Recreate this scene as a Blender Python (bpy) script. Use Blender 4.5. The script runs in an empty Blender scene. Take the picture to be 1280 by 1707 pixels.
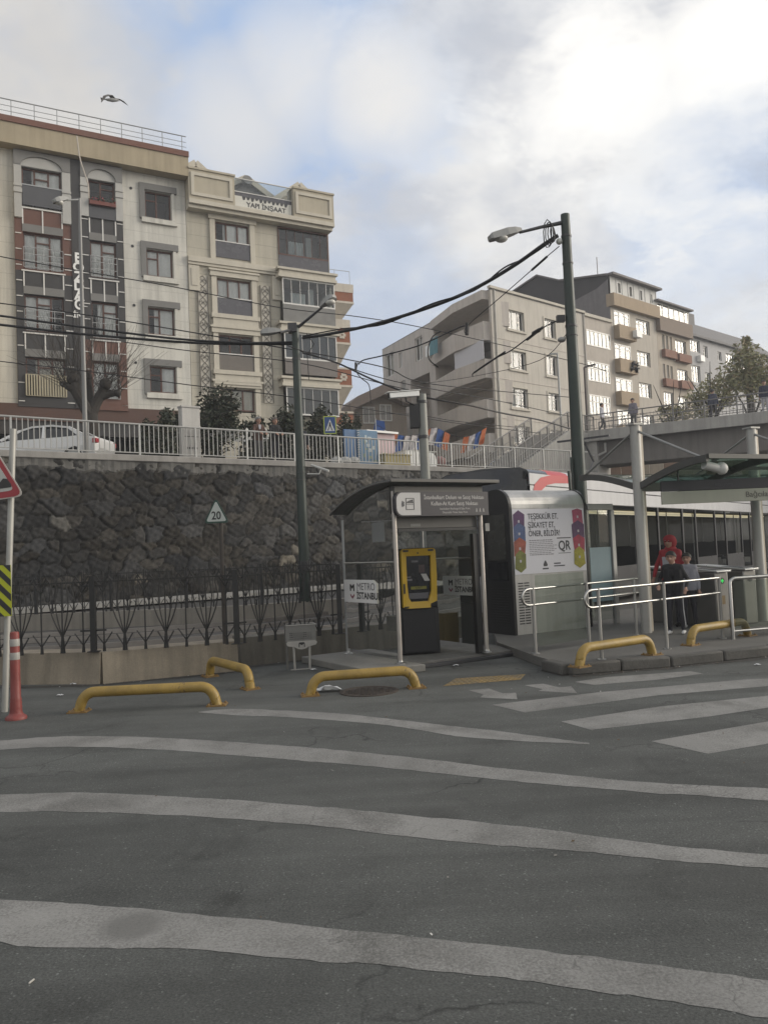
import bpy, math, random
import numpy as np
from mathutils import Vector, Matrix, Quaternion
rnd = random.Random(11)
scene = bpy.context.scene
COL = scene.collection
V = Vector
rad = math.radians
# ---------------------------------------------------------------- camera (a standing eye, level camera pitched 2.8 deg up and rolled 2.5 deg)
FPX, EYE, PITCH, ROLL = 1340.0, 1.7, math.atan(64.5/1340), 0.043
cam = bpy.data.objects.new('camera', bpy.data.cameras.new('camera'))
COL.objects.link(cam)
cam.data.sensor_fit = 'HORIZONTAL'; cam.data.sensor_width = 36.0
cam.data.lens = 36.0*FPX/1280.0
cam.data.clip_start = 0.1; cam.data.clip_end = 6000
CAMM = Matrix.Rotation(math.pi/2+PITCH, 4, 'X') @ Matrix.Rotation(-ROLL, 4, 'Z')
cam.matrix_world = Matrix.Translation((0,0,EYE)) @ CAMM
scene.camera = cam
_c3 = CAMM.to_3x3()
def ray(px, py): return _c3 @ V(((px-640)/FPX, (853.5-py)/FPX, -1.0))
def at(px, py, Y):
    d = ray(px, py); return V((0,0,EYE)) + d*(Y/d.y)
def gnd(px, py, z=0.0):
    d = ray(px, py); return V((0,0,EYE)) + d*((z-EYE)/d.z)
# ---------------------------------------------------------------- mesh builder
WM = {}
class MB:
    def __init__(s): s.v=[]; s.f=[]; s.mi=[]; s.m=0
    def mat(s, i): s.m=i; return s
    def add(s, vs, fs):
        o=len(s.v); s.v += [tuple(v) for v in vs]
        for f in fs: s.f.append([o+i for i in f]); s.mi.append(s.m)
        return s
    def poly(s, pts): return s.add(pts, [list(range(len(pts)))])
    def box(s, x0,x1,y0,y1,z0,z1):
        return s.add([(x0,y0,z0),(x1,y0,z0),(x1,y1,z0),(x0,y1,z0),(x0,y0,z1),(x1,y0,z1),(x1,y1,z1),(x0,y1,z1)],
                     [(0,3,2,1),(4,5,6,7),(0,1,5,4),(1,2,6,5),(2,3,7,6),(3,0,4,7)])
    def bar(s, p, q, w, h, up=(0,0,1)):
        p=V(p); q=V(q); d=(q-p).normalized(); u=V(up)
        if abs(d.dot(u))>.98: u=V((0,1,0))
        a=d.cross(u).normalized()*(w/2); b=a.cross(d).normalized()*(h/2)
        c=[p-a-b,p+a-b,p+a+b,p-a+b,q-a-b,q+a-b,q+a+b,q-a+b]
        return s.add(c,[(0,3,2,1),(4,5,6,7),(0,1,5,4),(1,2,6,5),(2,3,7,6),(3,0,4,7)])
    def tube(s, pts, r, n=8, caps=True):
        pts=[V(p) for p in pts]; m=len(pts)
        rs=r if isinstance(r,(list,tuple)) else [r]*m
        t0=(pts[1]-pts[0]).normalized(); u=V((0,0,1)) if abs(t0.z)<.9 else V((1,0,0))
        a=t0.cross(u).normalized(); vs=[]; prev=t0
        for i,p in enumerate(pts):
            if i==0: t=t0
            elif i==m-1: t=(pts[-1]-pts[-2]).normalized()
            else: t=((pts[i+1]-p).normalized()+(p-pts[i-1]).normalized()).normalized()
            q=prev.rotation_difference(t); a=q@a; a=(a-t*a.dot(t)).normalized(); b=t.cross(a); prev=t
            for k in range(n):
                an=2*math.pi*k/n; vs.append(p+(a*math.cos(an)+b*math.sin(an))*rs[i])
        fs=[]
        for i in range(m-1):
            for k in range(n):
                k2=(k+1)%n; fs.append((i*n+k,i*n+k2,(i+1)*n+k2,(i+1)*n+k))
        if caps: fs.append(list(range(n-1,-1,-1))); fs.append([(m-1)*n+k for k in range(n)])
        return s.add(vs,fs)
    def prism(s, pts, d):
        pts=[V(p) for p in pts]; d=V(d); n=len(pts)
        return s.add(pts+[p+d for p in pts],[list(range(n-1,-1,-1)),[n+i for i in range(n)]]+[(i,(i+1)%n,n+(i+1)%n,n+i) for i in range(n)])
    def lathe(s, prof, c=(0,0,0), n=16):
        vs=[]; c=V(c)
        for r,z in prof:
            for k in range(n):
                a=2*math.pi*k/n; vs.append(c+V((r*math.cos(a),r*math.sin(a),z)))
        m=len(prof); fs=[]
        for i in range(m-1):
            for k in range(n):
                k2=(k+1)%n; fs.append((i*n+k,i*n+k2,(i+1)*n+k2,(i+1)*n+k))
        fs.append(list(range(n-1,-1,-1))); fs.append([(m-1)*n+k for k in range(n)])
        return s.add(vs,fs)
    def ball(s, c, r, n=10, m=7):
        c=V(c); r=V(r) if not isinstance(r,(int,float)) else V((r,r,r)); vs=[c-V((0,0,r.z))]
        for i in range(1,m):
            ph=-math.pi/2+math.pi*i/m
            for k in range(n):
                a=2*math.pi*k/n; vs.append(c+V((r.x*math.cos(ph)*math.cos(a),r.y*math.cos(ph)*math.sin(a),r.z*math.sin(ph))))
        vs.append(c+V((0,0,r.z))); fs=[]
        for k in range(n): fs.append((0,1+(k+1)%n,1+k)); fs.append((len(vs)-1,1+(m-2)*n+k,1+(m-2)*n+(k+1)%n))
        for i in range(m-2):
            for k in range(n): fs.append((1+i*n+k,1+i*n+(k+1)%n,1+(i+1)*n+(k+1)%n,1+(i+1)*n+k))
        return s.add(vs,fs)
    def holed(s, x0,x1,z0,z1, y, holes, depth, m_wall=0, m_rev=0, m_back=None, back=None):
        """upright sheet in the local xz plane facing -y with rectangular openings, reveals going back"""
        xs=sorted({x0,x1,*[min(max(h[k],x0),x1) for h in holes for k in (0,1)]}); zs=sorted({z0,z1,*[min(max(h[k],z0),z1) for h in holes for k in (2,3)]})
        s.m=m_wall
        for i in range(len(xs)-1):
            for j in range(len(zs)-1):
                cx=(xs[i]+xs[i+1])/2; cz=(zs[j]+zs[j+1])/2
                if any(h[0]<cx<h[1] and h[2]<cz<h[3] for h in holes): continue
                s.add([(xs[i],y,zs[j]),(xs[i+1],y,zs[j]),(xs[i+1],y,zs[j+1]),(xs[i],y,zs[j+1])],[(0,1,2,3)])
        for a,b,c,d in holes:
            s.m=m_rev; Y=y+depth
            s.add([(a,y,c),(b,y,c),(b,Y,c),(a,Y,c)],[(0,1,2,3)]); s.add([(a,y,d),(a,Y,d),(b,Y,d),(b,y,d)],[(0,1,2,3)])
            s.add([(a,y,c),(a,Y,c),(a,Y,d),(a,y,d)],[(0,1,2,3)]); s.add([(b,y,c),(b,y,d),(b,Y,d),(b,Y,c)],[(0,1,2,3)])
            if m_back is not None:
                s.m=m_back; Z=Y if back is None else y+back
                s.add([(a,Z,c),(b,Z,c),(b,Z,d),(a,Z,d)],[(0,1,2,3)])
        s.m=0; return s
    def build(s, name, mats, parent=None, world=False, loc=None, smooth=True, bevel=0, ang=38):
        vs=s.v; 
        if not isinstance(mats,(list,tuple)): mats=[mats]
        M=None
        if world and parent is not None: M=WM[parent.name].inverted()
        if loc is not None and parent is None: M=Matrix.Translation(-V(loc))
        if M is not None: vs=[tuple(M@V(v)) for v in vs]
        me=bpy.data.meshes.new(name); me.from_pydata(vs,[],s.f)
        for m in mats: me.materials.append(m)
        me.polygons.foreach_set('material_index', s.mi)
        me.update()
        if smooth:
            me.polygons.foreach_set('use_smooth',[True]*len(me.polygons)); me.set_sharp_from_angle(angle=rad(ang))
        o=bpy.data.objects.new(name,me); COL.objects.link(o)
        if parent is not None: o.parent=parent; WM[o.name]=WM[parent.name]
        else:
            o.location=loc or (0,0,0); WM[o.name]=Matrix.Translation(o.location)
        if bevel:
            b=o.modifiers.new('bevel','BEVEL'); b.width=bevel; b.segments=2; b.limit_method='ANGLE'; b.angle_limit=rad(40)
        return o
def tag(o, label=None, cat=None, group=None, kind=None):
    if label: o['label']=label
    if cat: o['category']=cat
    if group: o['group']=group
    if kind: o['kind']=kind
    return o
def thing(name, label, cat, loc=(0,0,0), rotz=0.0, group=None):
    o=bpy.data.objects.new(name,None); COL.objects.link(o); o.empty_display_size=.2
    o.location=loc; o.rotation_euler=(0,0,rotz)
    WM[o.name]=Matrix.Translation(V(loc)) @ Matrix.Rotation(rotz,4,'Z')
    return tag(o,label,cat,group)
def structure(o): o['kind']='structure'; return o
def dup(root, loc, rotz=None, label=None, group=None):
    r=root.copy(); COL.objects.link(r); r.location=loc
    if rotz is not None: r.rotation_euler=(0,0,rotz)
    if label: r['label']=label
    if group: r['group']=group
    WM[r.name]=Matrix.Translation(V(loc)) @ Matrix.Rotation(r.rotation_euler.z,4,'Z')
    for ch in list(root.children):
        c=ch.copy(); COL.objects.link(c); c.parent=r; WM[c.name]=WM[r.name]
        for g in list(ch.children):
            d=g.copy(); COL.objects.link(d); d.parent=c; WM[d.name]=WM[r.name]
    return r
def text_mesh(name, body, size, mat, parent, M, align='CENTER', ext=.002, spacing=1.0, bold=0.0, sx=1.0):
    cu=bpy.data.curves.new(name,'FONT'); cu.body=body; cu.size=size; cu.align_x=align; cu.align_y='CENTER'; cu.extrude=ext
    cu.space_character=spacing; cu.offset=bold; cu.resolution_u=3
    tmp=bpy.data.objects.new('tmp',cu); COL.objects.link(tmp)
    dg=bpy.context.evaluated_depsgraph_get(); dg.update()
    me=bpy.data.meshes.new_from_object(tmp.evaluated_get(dg)); bpy.data.objects.remove(tmp); bpy.data.curves.remove(cu)
    me.transform(Matrix.Diagonal((sx,1,1,1))); me.transform(M); me.materials.clear(); me.materials.append(mat); me.name=name
    o=bpy.data.objects.new(name,me); COL.objects.link(o); o.parent=parent; WM[o.name]=WM[parent.name]
    return o
def upright(x,y,z): return Matrix.Translation((x,y,z)) @ Matrix.Rotation(math.pi/2,4,'X')   # text standing in the local xz plane facing -y
class Frame:
    def __init__(s, p, q, z):
        s.o=V((p[0],p[1],z)); d=V((q[0]-p[0],q[1]-p[1],0)); s.len=d.length; s.u=d.normalized(); s.th=math.atan2(d.y,d.x); s.n=V((-s.u.y,s.u.x,0))
    def loc(s, px, py, off=0.0):
        d=ray(px,py); c=V((0,0,EYE)); o=s.o+s.n*off; t=(o-c).dot(s.n)/d.dot(s.n); w=c+d*t-s.o
        return w.dot(s.u), w.z
    def rect(s, l,t,r,b, off=0.0):
        x0,z1=s.loc(l,t,off); x1,z0=s.loc(r,b,off); return (x0,x1,z0,z1)
    def world(s, x,y,z): return s.o+s.u*x+s.n*y+V((0,0,z))
# ---------------------------------------------------------------- materials
MATS={}
class NT:
    def __init__(s, m): s.t=m.node_tree; s.n=s.t.nodes; s.l=s.t.links
    def new(s, typ, **kw):
        n=s.n.new(typ)
        for k,v in kw.items():
            if k.startswith('i_'): n.inputs[k[2:].replace('_',' ')].default_value=v
            else: setattr(n,k,v)
        return n
    def link(s,a,b): s.l.new(a,b)
    def math(s, op, a, b=None, clamp=False):
        n=s.n.new('ShaderNodeMath'); n.operation=op; n.use_clamp=clamp
        for i,x in enumerate((a,b)):
            if x is None: continue
            if isinstance(x,(int,float)): n.inputs[i].default_value=x
            else: s.l.new(x,n.inputs[i])
        return n.outputs[0]
    def ramp(s, fac, stops, interp='LINEAR'):
        n=s.n.new('ShaderNodeValToRGB'); e=n.color_ramp.elements; n.color_ramp.interpolation=interp
        while len(e)<len(stops): e.new(.5)
        for x,(p,c) in zip(e,stops):
            x.position=p; x.color=(c,c,c,1) if isinstance(c,(int,float)) else (*c,1)
        s.l.new(fac,n.inputs[0]); return n.outputs[0]
    def mix(s, fac, a, b, blend='MIX'):
        n=s.n.new('ShaderNodeMix'); n.data_type='RGBA'; n.blend_type=blend
        for i,x in ((0,fac),(6,a),(7,b)):
            if isinstance(x,(int,float)): n.inputs[i].default_value=x if i==0 else (x,x,x,1)
            elif isinstance(x,(tuple,list)): n.inputs[i].default_value=(*x[:3],1)
            else: s.l.new(x,n.inputs[i])
        return n.outputs[2]
    def noise(s, vec, scale, detail=4, rough=.55, dist=0):
        n=s.n.new('ShaderNodeTexNoise'); n.inputs['Scale'].default_value=scale; n.inputs['Detail'].default_value=detail
        n.inputs['Roughness'].default_value=rough; n.inputs['Distortion'].default_value=dist
        if vec is not None: s.l.new(vec,n.inputs['Vector'])
        return n.outputs['Fac']
def mat(name, col, rough=.6, metal=0.0, var=.18, scale=2.0, bump=.0, bscale=40.0, spec=.5, streak=0.0, fine=.0, fscale=60.0, joint=0.0, jz=.6, jw=.02, jx=0.0, emit=0.0, joint_col=.35):
    if name in MATS: return MATS[name]
    m=bpy.data.materials.new(name); m.use_nodes=True; t=NT(m); b=t.n['Principled BSDF']
    tc=t.new('ShaderNodeTexCoord').outputs['Object']
    c=None
    nz=t.noise(tc,scale,5,.6)
    f=t.ramp(nz,[(.25,1-var),(.75,1+var)])
    c=t.mix(1.0,col,f,'MULTIPLY')
    if streak:
        mp=t.new('ShaderNodeMapping'); mp.inputs['Scale'].default_value=(3.0,3.0,.18); t.link(tc,mp.inputs[0])
        s2=t.noise(mp.outputs[0],1.3,5,.65); f2=t.ramp(s2,[(.42,1.0),(.75,1-streak)])
        c=t.mix(1.0,c,f2,'MULTIPLY')
    if fine:
        n2=t.noise(tc,fscale,3,.7); f3=t.ramp(n2,[(.3,1-fine),(.7,1+fine)]); c=t.mix(1.0,c,f3,'MULTIPLY')
    if joint:
        sp=t.new('ShaderNodeSeparateXYZ'); t.link(tc,sp.inputs[0])
        z=t.math('DIVIDE',sp.outputs[2],jz); fr=t.math('FRACT',z); g=t.math('LESS_THAN',fr,jw/jz)
        if jx:
            row=t.math('FLOOR',z); off=t.math('MULTIPLY',row,.5); x=t.math('ADD',t.math('DIVIDE',sp.outputs[0],jx),off)
            g=t.math('MAXIMUM',g,t.math('LESS_THAN',t.math('FRACT',x),jw/jx))
        c=t.mix(t.math('MULTIPLY',g,joint),c,tuple(x*joint_col for x in col))
    t.link(c,b.inputs['Base Color'])
    rr=t.ramp(nz,[(.2,max(0,rough-.08)),(.8,min(1,rough+.1))]); t.link(rr,b.inputs['Roughness'])
    b.inputs['Metallic'].default_value=metal; b.inputs['Specular IOR Level'].default_value=spec
    if bump:
        bp=t.new('ShaderNodeBump'); bp.inputs['Strength'].default_value=bump; bp.inputs['Distance'].default_value=.02
        t.link(t.noise(tc,bscale,4,.6),bp.inputs['Height']); t.link(bp.outputs[0],b.inputs['Normal'])
    if emit:
        b.inputs['Emission Color'].default_value=(*col,1); b.inputs['Emission Strength'].default_value=emit
    MATS[name]=m; return m
def glass(name, tint=(.9,.95,.93), ior=1.5, refl=1.0, rough=.02, dirt=.0, dirtcol=(.35,.35,.33), base=0.0):
    if name in MATS: return MATS[name]
    m=bpy.data.materials.new(name); m.use_nodes=True; t=NT(m); t.n.remove(t.n['Principled BSDF']); out=t.n['Material Output']
    tr=t.new('ShaderNodeBsdfTransparent'); tr.inputs[0].default_value=(*tint,1)
    gl=t.new('ShaderNodeBsdfGlossy'); gl.inputs['Roughness'].default_value=rough; gl.inputs[0].default_value=(.95,.95,.95,1)
    fr=t.new('ShaderNodeFresnel'); fr.inputs[0].default_value=ior
    tc=t.new('ShaderNodeTexCoord').outputs['Object']
    bp=t.new('ShaderNodeBump'); bp.inputs['Strength'].default_value=.05; bp.inputs['Distance'].default_value=.05
    t.link(t.noise(tc,1.4,2,.5),bp.inputs['Height']); t.link(bp.outputs[0],gl.inputs['Normal'])
    mx=t.new('ShaderNodeMixShader'); t.link(t.math('ADD',t.math('MULTIPLY',fr.outputs[0],refl,True),base,True),mx.inputs[0]); t.link(tr.outputs[0],mx.inputs[1]); t.link(gl.outputs[0],mx.inputs[2])
    last=mx.outputs[0]
    if dirt:
        df=t.new('ShaderNodeBsdfDiffuse'); df.inputs[0].default_value=(*dirtcol,1)
        m2=t.new('ShaderNodeMixShader'); t.link(t.ramp(t.noise(tc,1.7,5,.6),[(.3,dirt*.5),(.8,min(1,dirt*1.4))]),m2.inputs[0]); t.link(last,m2.inputs[1]); t.link(df.outputs[0],m2.inputs[2]); last=m2.outputs[0]
    t.link(last,out.inputs[0]); MATS[name]=m; return m
def folds(name, col, freq=9.0, amp=.25):
    """curtain cloth: colour only, folds come from geometry"""
    return mat(name,col,.85,var=.06,scale=3)
# palette
asphalt_dark=mat('dark asphalt',(.03,.03,.03),.9,var=.2,fine=.3,fscale=120)
steel=mat('stainless steel',(.36,.36,.35),.36,1.0,var=.1,scale=6)
dullsteel=mat('dull galvanised steel',(.33,.335,.33),.5,.6,var=.12,scale=5,streak=.15)
railgrey=mat('grey painted railing',(.31,.31,.30),.55,.1,var=.12,scale=4)
blackiron=mat('black wrought iron',(.018,.018,.018),.55,.2,var=.3,scale=8)
polegreen=mat('dark green pole paint',(.022,.034,.028),.45,.1,var=.25,scale=3,streak=.25)
darkgrey=mat('dark grey paint',(.035,.035,.038),.45,var=.12)
black=mat('black plastic',(.012,.012,.013),.4,var=.15)
rubber=mat('black cable rubber',(.010,.010,.011),.6,var=.1)
white=mat('white paint',(.72,.72,.70),.45,var=.06,scale=3)
offwhite=mat('off white board',(.55,.56,.52),.5,var=.07)
def chipped(name, col, chip=(.075,.05,.035), amt=.60):
    m=mat(name,col,.5,var=.18,scale=3,streak=.25,bump=.15,bscale=25); t=NT(m); b=t.n['Principled BSDF']; src=b.inputs['Base Color'].links[0].from_socket
    tc=t.new('ShaderNodeTexCoord').outputs['Object']; a=t.noise(tc,7,6,.7,.6); g=t.noise(tc,30,4,.7)
    k=t.ramp(t.math('ADD',t.math('MULTIPLY',a,.7),t.math('MULTIPLY',g,.3)),[(amt,0),(amt+.03,1)])
    d=t.ramp(t.noise(tc,2.6,6,.7,.8),[(.45,0),(.75,.6)]); c=t.mix(d,src,tuple(x*.45 for x in col)); c=t.mix(t.math('MULTIPLY',k,.8),c,chip); t.link(c,b.inputs['Base Color']); return m
yellow=chipped('worn yellow paint',(.30,.20,.045))
red=mat('red paint',(.36,.025,.03),.45,var=.12)
redplastic=chipped('faded red plastic',(.20,.042,.036),(.06,.04,.035),.62)
concrete=mat('weathered concrete',(.22,.215,.205),.9,var=.2,scale=1.2,streak=.3,bump=.25,bscale=18,fine=.1)
darkconcrete=mat('grimy concrete',(.115,.112,.105),.9,var=.25,scale=1.5,streak=.35,bump=.3,bscale=20,fine=.12)
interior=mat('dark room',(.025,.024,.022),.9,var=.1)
curtain=mat('white net curtain',(.86,.85,.82),.9,var=.08,scale=3)
curtain2=mat('cream curtain',(.62,.58,.50),.9,var=.1,scale=3)
pane=glass('window glass',(.93,.95,.95),1.55,1.1)
pane_bright=glass('window glass facing the light',(.8,.82,.8),1.75,1.1,base=.015,rough=.05)
shopglass=glass('shelter glass',(.80,.84,.81),1.45,1.0,dirt=.16,dirtcol=(.16,.17,.155))
darkglass=glass('tinted glass',(.10,.11,.12),1.5,1.0)
# ================================================================ sky and light
SUN_AZ, SUN_EL = rad(86), rad(18)          # azimuth clockwise from the view axis
sdir=V((math.sin(SUN_AZ)*math.cos(SUN_EL), math.cos(SUN_AZ)*math.cos(SUN_EL), math.sin(SUN_EL)))
w=bpy.data.worlds.new('World'); scene.world=w; w.use_nodes=True
t=NT(w); bg=t.n['Background']; bg.inputs['Strength'].default_value=0.1
sky=t.new('ShaderNodeTexSky'); sky.sky_type='NISHITA'; sky.sun_disc=False; sky.sun_elevation=SUN_EL; sky.sun_rotation=SUN_AZ
sky.air_density=1.0; sky.dust_density=2.0
gen=t.new('ShaderNodeTexCoord').outputs['Generated']
sp=t.new('ShaderNodeSeparateXYZ'); t.link(gen,sp.inputs[0])
zz=t.math('MAXIMUM',sp.outputs[2],0.0); den=t.math('ADD',zz,.28)
cx=t.math('DIVIDE',sp.outputs[0],den); cy=t.math('DIVIDE',sp.outputs[1],den)
cmb=t.new('ShaderNodeCombineXYZ'); t.link(cx,cmb.inputs[0]); t.link(cy,cmb.inputs[1]); cmb.inputs[2].default_value=3.7
n1=t.noise(cmb.outputs[0],1.15,7,.58,.35)
n2=t.noise(cmb.outputs[0],3.1,6,.6,.2)
nw=t.noise(cmb.outputs[0],7.5,6,.65,.5)
def lobe(d, lo, hi):
    n=t.new('ShaderNodeVectorMath'); n.operation='DOT_PRODUCT'; t.link(gen,n.inputs[0]); n.inputs[1].default_value=d.normalized()
    dd=t.math('ADD',n.outputs['Value'],t.math('ADD',t.math('MULTIPLY',t.math('SUBTRACT',n2,.5),(1-lo)*3.2),t.math('MULTIPLY',t.math('SUBTRACT',nw,.5),(1-lo)*1.6)))
    return t.ramp(dd,[(0,0),(lo,0),(hi,1),(1,1)],'EASE') if hi<1 else t.ramp(dd,[(0,0),(lo,0),(1,1)])
def D(px,py): return ray(px,py).normalized()
# mostly cloud with pale blue gaps; the light comes through at the upper right
def many(specs):
    out=None
    for px,py,deg,k in specs:
        lo=math.cos(rad(deg)); l=t.math('MULTIPLY',lobe(D(px,py),lo,1-(1-lo)*.12),k); out=l if out is None else t.math('MAXIMUM',out,l)
    return out
n4=t.noise(cmb.outputs[0],6.5,6,.62,.3)
gap=many([(470,60,14,1.0),(330,0,9,.9),(690,120,6,.55),(560,230,8,.5),(1215,330,9,.9),(1130,410,6,.45),(600,500,9,.45),(300,140,5,.3)])
gap=t.math('MULTIPLY',gap,t.ramp(t.math('ADD',t.math('MULTIPLY',n2,.6),t.math('MULTIPLY',n4,.4)),[(.54,1.0),(.74,.35)]))
tone=t.math('ADD',t.math('MULTIPLY',n1,.45),t.math('ADD',t.math('MULTIPLY',n2,.35),t.math('MULTIPLY',n4,.2)))
ccol=t.ramp(tone,[(.40,(5.3,5.65,6.35)),(.5,(6.1,6.25,6.65)),(.60,(8.1,7.95,7.7))])
cream=many([(60,150,10,.8),(190,130,6,.5),(395,205,4.5,.6)])
bright=many([(985,115,10,1.0),(900,50,9,.85),(740,30,8,.6),(1215,50,7,.9),(1140,210,9,.9),(830,250,8,.45),(1010,330,8,.5),(1270,460,9,.7),(1150,400,6,.55)])
bright=t.math('MULTIPLY',bright,t.ramp(tone,[(.40,.35),(.56,1.0)]))
core=many([(985,110,4.5,1.0),(1235,30,4,.9),(950,160,3.5,.6)])
puff=many([(622,152,2.6,1.0),(500,128,2.2,.75),(540,140,1.6,.5),(395,200,2.2,.6)])
gs=lobe(sdir,.86,1.0)
c=t.mix(gap,ccol,(4.0,5.3,7.6))
c=t.mix(t.math('MULTIPLY',cream,.8),c,(6.9,6.55,6.0))
c=t.mix(t.math('MULTIPLY',bright,.92),c,(10.0,9.85,9.5))
c=t.mix(t.math('MULTIPLY',puff,.95),c,(8.8,8.6,8.3))
c=t.mix(core,c,(11.5,11.2,10.6))
c=t.mix(gs,c,(17.0,14.8,11.2))
hor=t.ramp(zz,[(0.0,1.0),(.34,0.0)])
c=t.mix(t.math('MULTIPLY',hor,.5),c,(7.0,7.2,7.5))
back=t.ramp(t.math('MULTIPLY',sp.outputs[1],-1.0),[(0.05,0.0),(.75,1.0)])  # unseen sky behind the camera, brightened as fill for the facades
c=t.mix(t.math('MULTIPLY',back,.9),c,(9.9,9.75,9.4))
c=t.mix(.12,c,sky.outputs[0])
below=t.math('LESS_THAN',sp.outputs[2],-.02)
c=t.mix(below,c,(1.2,1.15,1.1))
t.link(c,bg.inputs['Color'])
sun=bpy.data.objects.new('sun',bpy.data.lights.new('sun','SUN')); COL.objects.link(sun)
sun.data.energy=2.4; sun.data.angle=rad(38); sun.data.color=(1,.93,.83)
sun.rotation_euler=sdir.to_track_quat('Z','Y').to_euler(); sun.location=(20,-10,40)
scene.view_settings.view_transform='Standard'; scene.view_settings.look='None'; scene.view_settings.exposure=.15; scene.view_settings.gamma=1

# ================================================================ ground
def asphalt_mat():
    m=bpy.data.materials.new('worn asphalt'); m.use_nodes=True; t=NT(m); b=t.n['Principled BSDF']
    tc=t.new('ShaderNodeTexCoord').outputs['Object']
    big=t.ramp(t.noise(tc,.35,5,.6,.3),[(.3,.82),(.7,1.16)])
    med=t.ramp(t.noise(tc,2.2,6,.65,.4),[(.3,.86),(.7,1.12)])
    fine=t.ramp(t.noise(tc,85,3,.75),[(.3,.55),(.7,1.5)])
    vo=t.new('ShaderNodeTexVoronoi'); vo.inputs['Scale'].default_value=110; t.link(tc,vo.inputs['Vector'])
    agg=t.ramp(vo.outputs['Color'],[(.0,.75),(.86,1.0),(.95,1.9)])
    c=t.mix(1,(.084,.0875,.083),big,'MULTIPLY'); c=t.mix(1,c,med,'MULTIPLY'); c=t.mix(1,c,fine,'MULTIPLY'); c=t.mix(1,c,agg,'MULTIPLY')
    st=t.ramp(t.noise(tc,.8,7,.7,1.5),[(.56,1.0),(.72,.62)]); c=t.mix(1,c,st,'MULTIPLY')
    pal=t.ramp(t.noise(tc,.22,3,.5,.8),[(.45,0),(.7,.5)]); c=t.mix(pal,c,(.112,.114,.107))
    mp2=t.new('ShaderNodeMapping'); mp2.inputs['Scale'].default_value=(.12,1.3,1); mp2.inputs['Rotation'].default_value=(0,0,.12); t.link(tc,mp2.inputs[0])
    trk=t.ramp(t.noise(mp2.outputs[0],1.1,4,.6),[(.42,.80),(.6,1.08)]); c=t.mix(1,c,trk,'MULTIPLY')
    # hairline cracks
    mp=t.new('ShaderNodeMapping'); mp.inputs['Scale'].default_value=(.55,.55,.55); t.link(tc,mp.inputs[0])
    wob=t.new('ShaderNodeMix'); wob.data_type='VECTOR'; wob.inputs[0].default_value=.25
    nc=t.new('ShaderNodeTexNoise'); nc.inputs['Scale'].default_value=2.5; nc.inputs['Detail'].default_value=6; t.link(tc,nc.inputs['Vector'])
    t.link(mp.outputs[0],wob.inputs[4]); t.link(nc.outputs['Color'],wob.inputs[5])
    vc=t.new('ShaderNodeTexVoronoi'); vc.feature='DISTANCE_TO_EDGE'; vc.inputs['Scale'].default_value=1.3; t.link(wob.outputs[1],vc.inputs['Vector'])
    crack=t.math('MULTIPLY',t.ramp(vc.outputs['Distance'],[(.0,1),(.009,0)]),t.ramp(t.noise(tc,.5,3),[(.48,0),(.60,.85)]))
    c=t.mix(crack,c,(.02,.02,.02))
    t.link(c,b.inputs['Base Color']); b.inputs['Roughness'].default_value=.86; b.inputs['Specular IOR Level'].default_value=.3
    bp=t.new('ShaderNodeBump'); bp.inputs['Strength'].default_value=.45; bp.inputs['Distance'].default_value=.006
    t.link(t.noise(tc,95,3,.7),bp.inputs['Height']); t.link(bp.outputs[0],b.inputs['Normal']); return m
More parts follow.
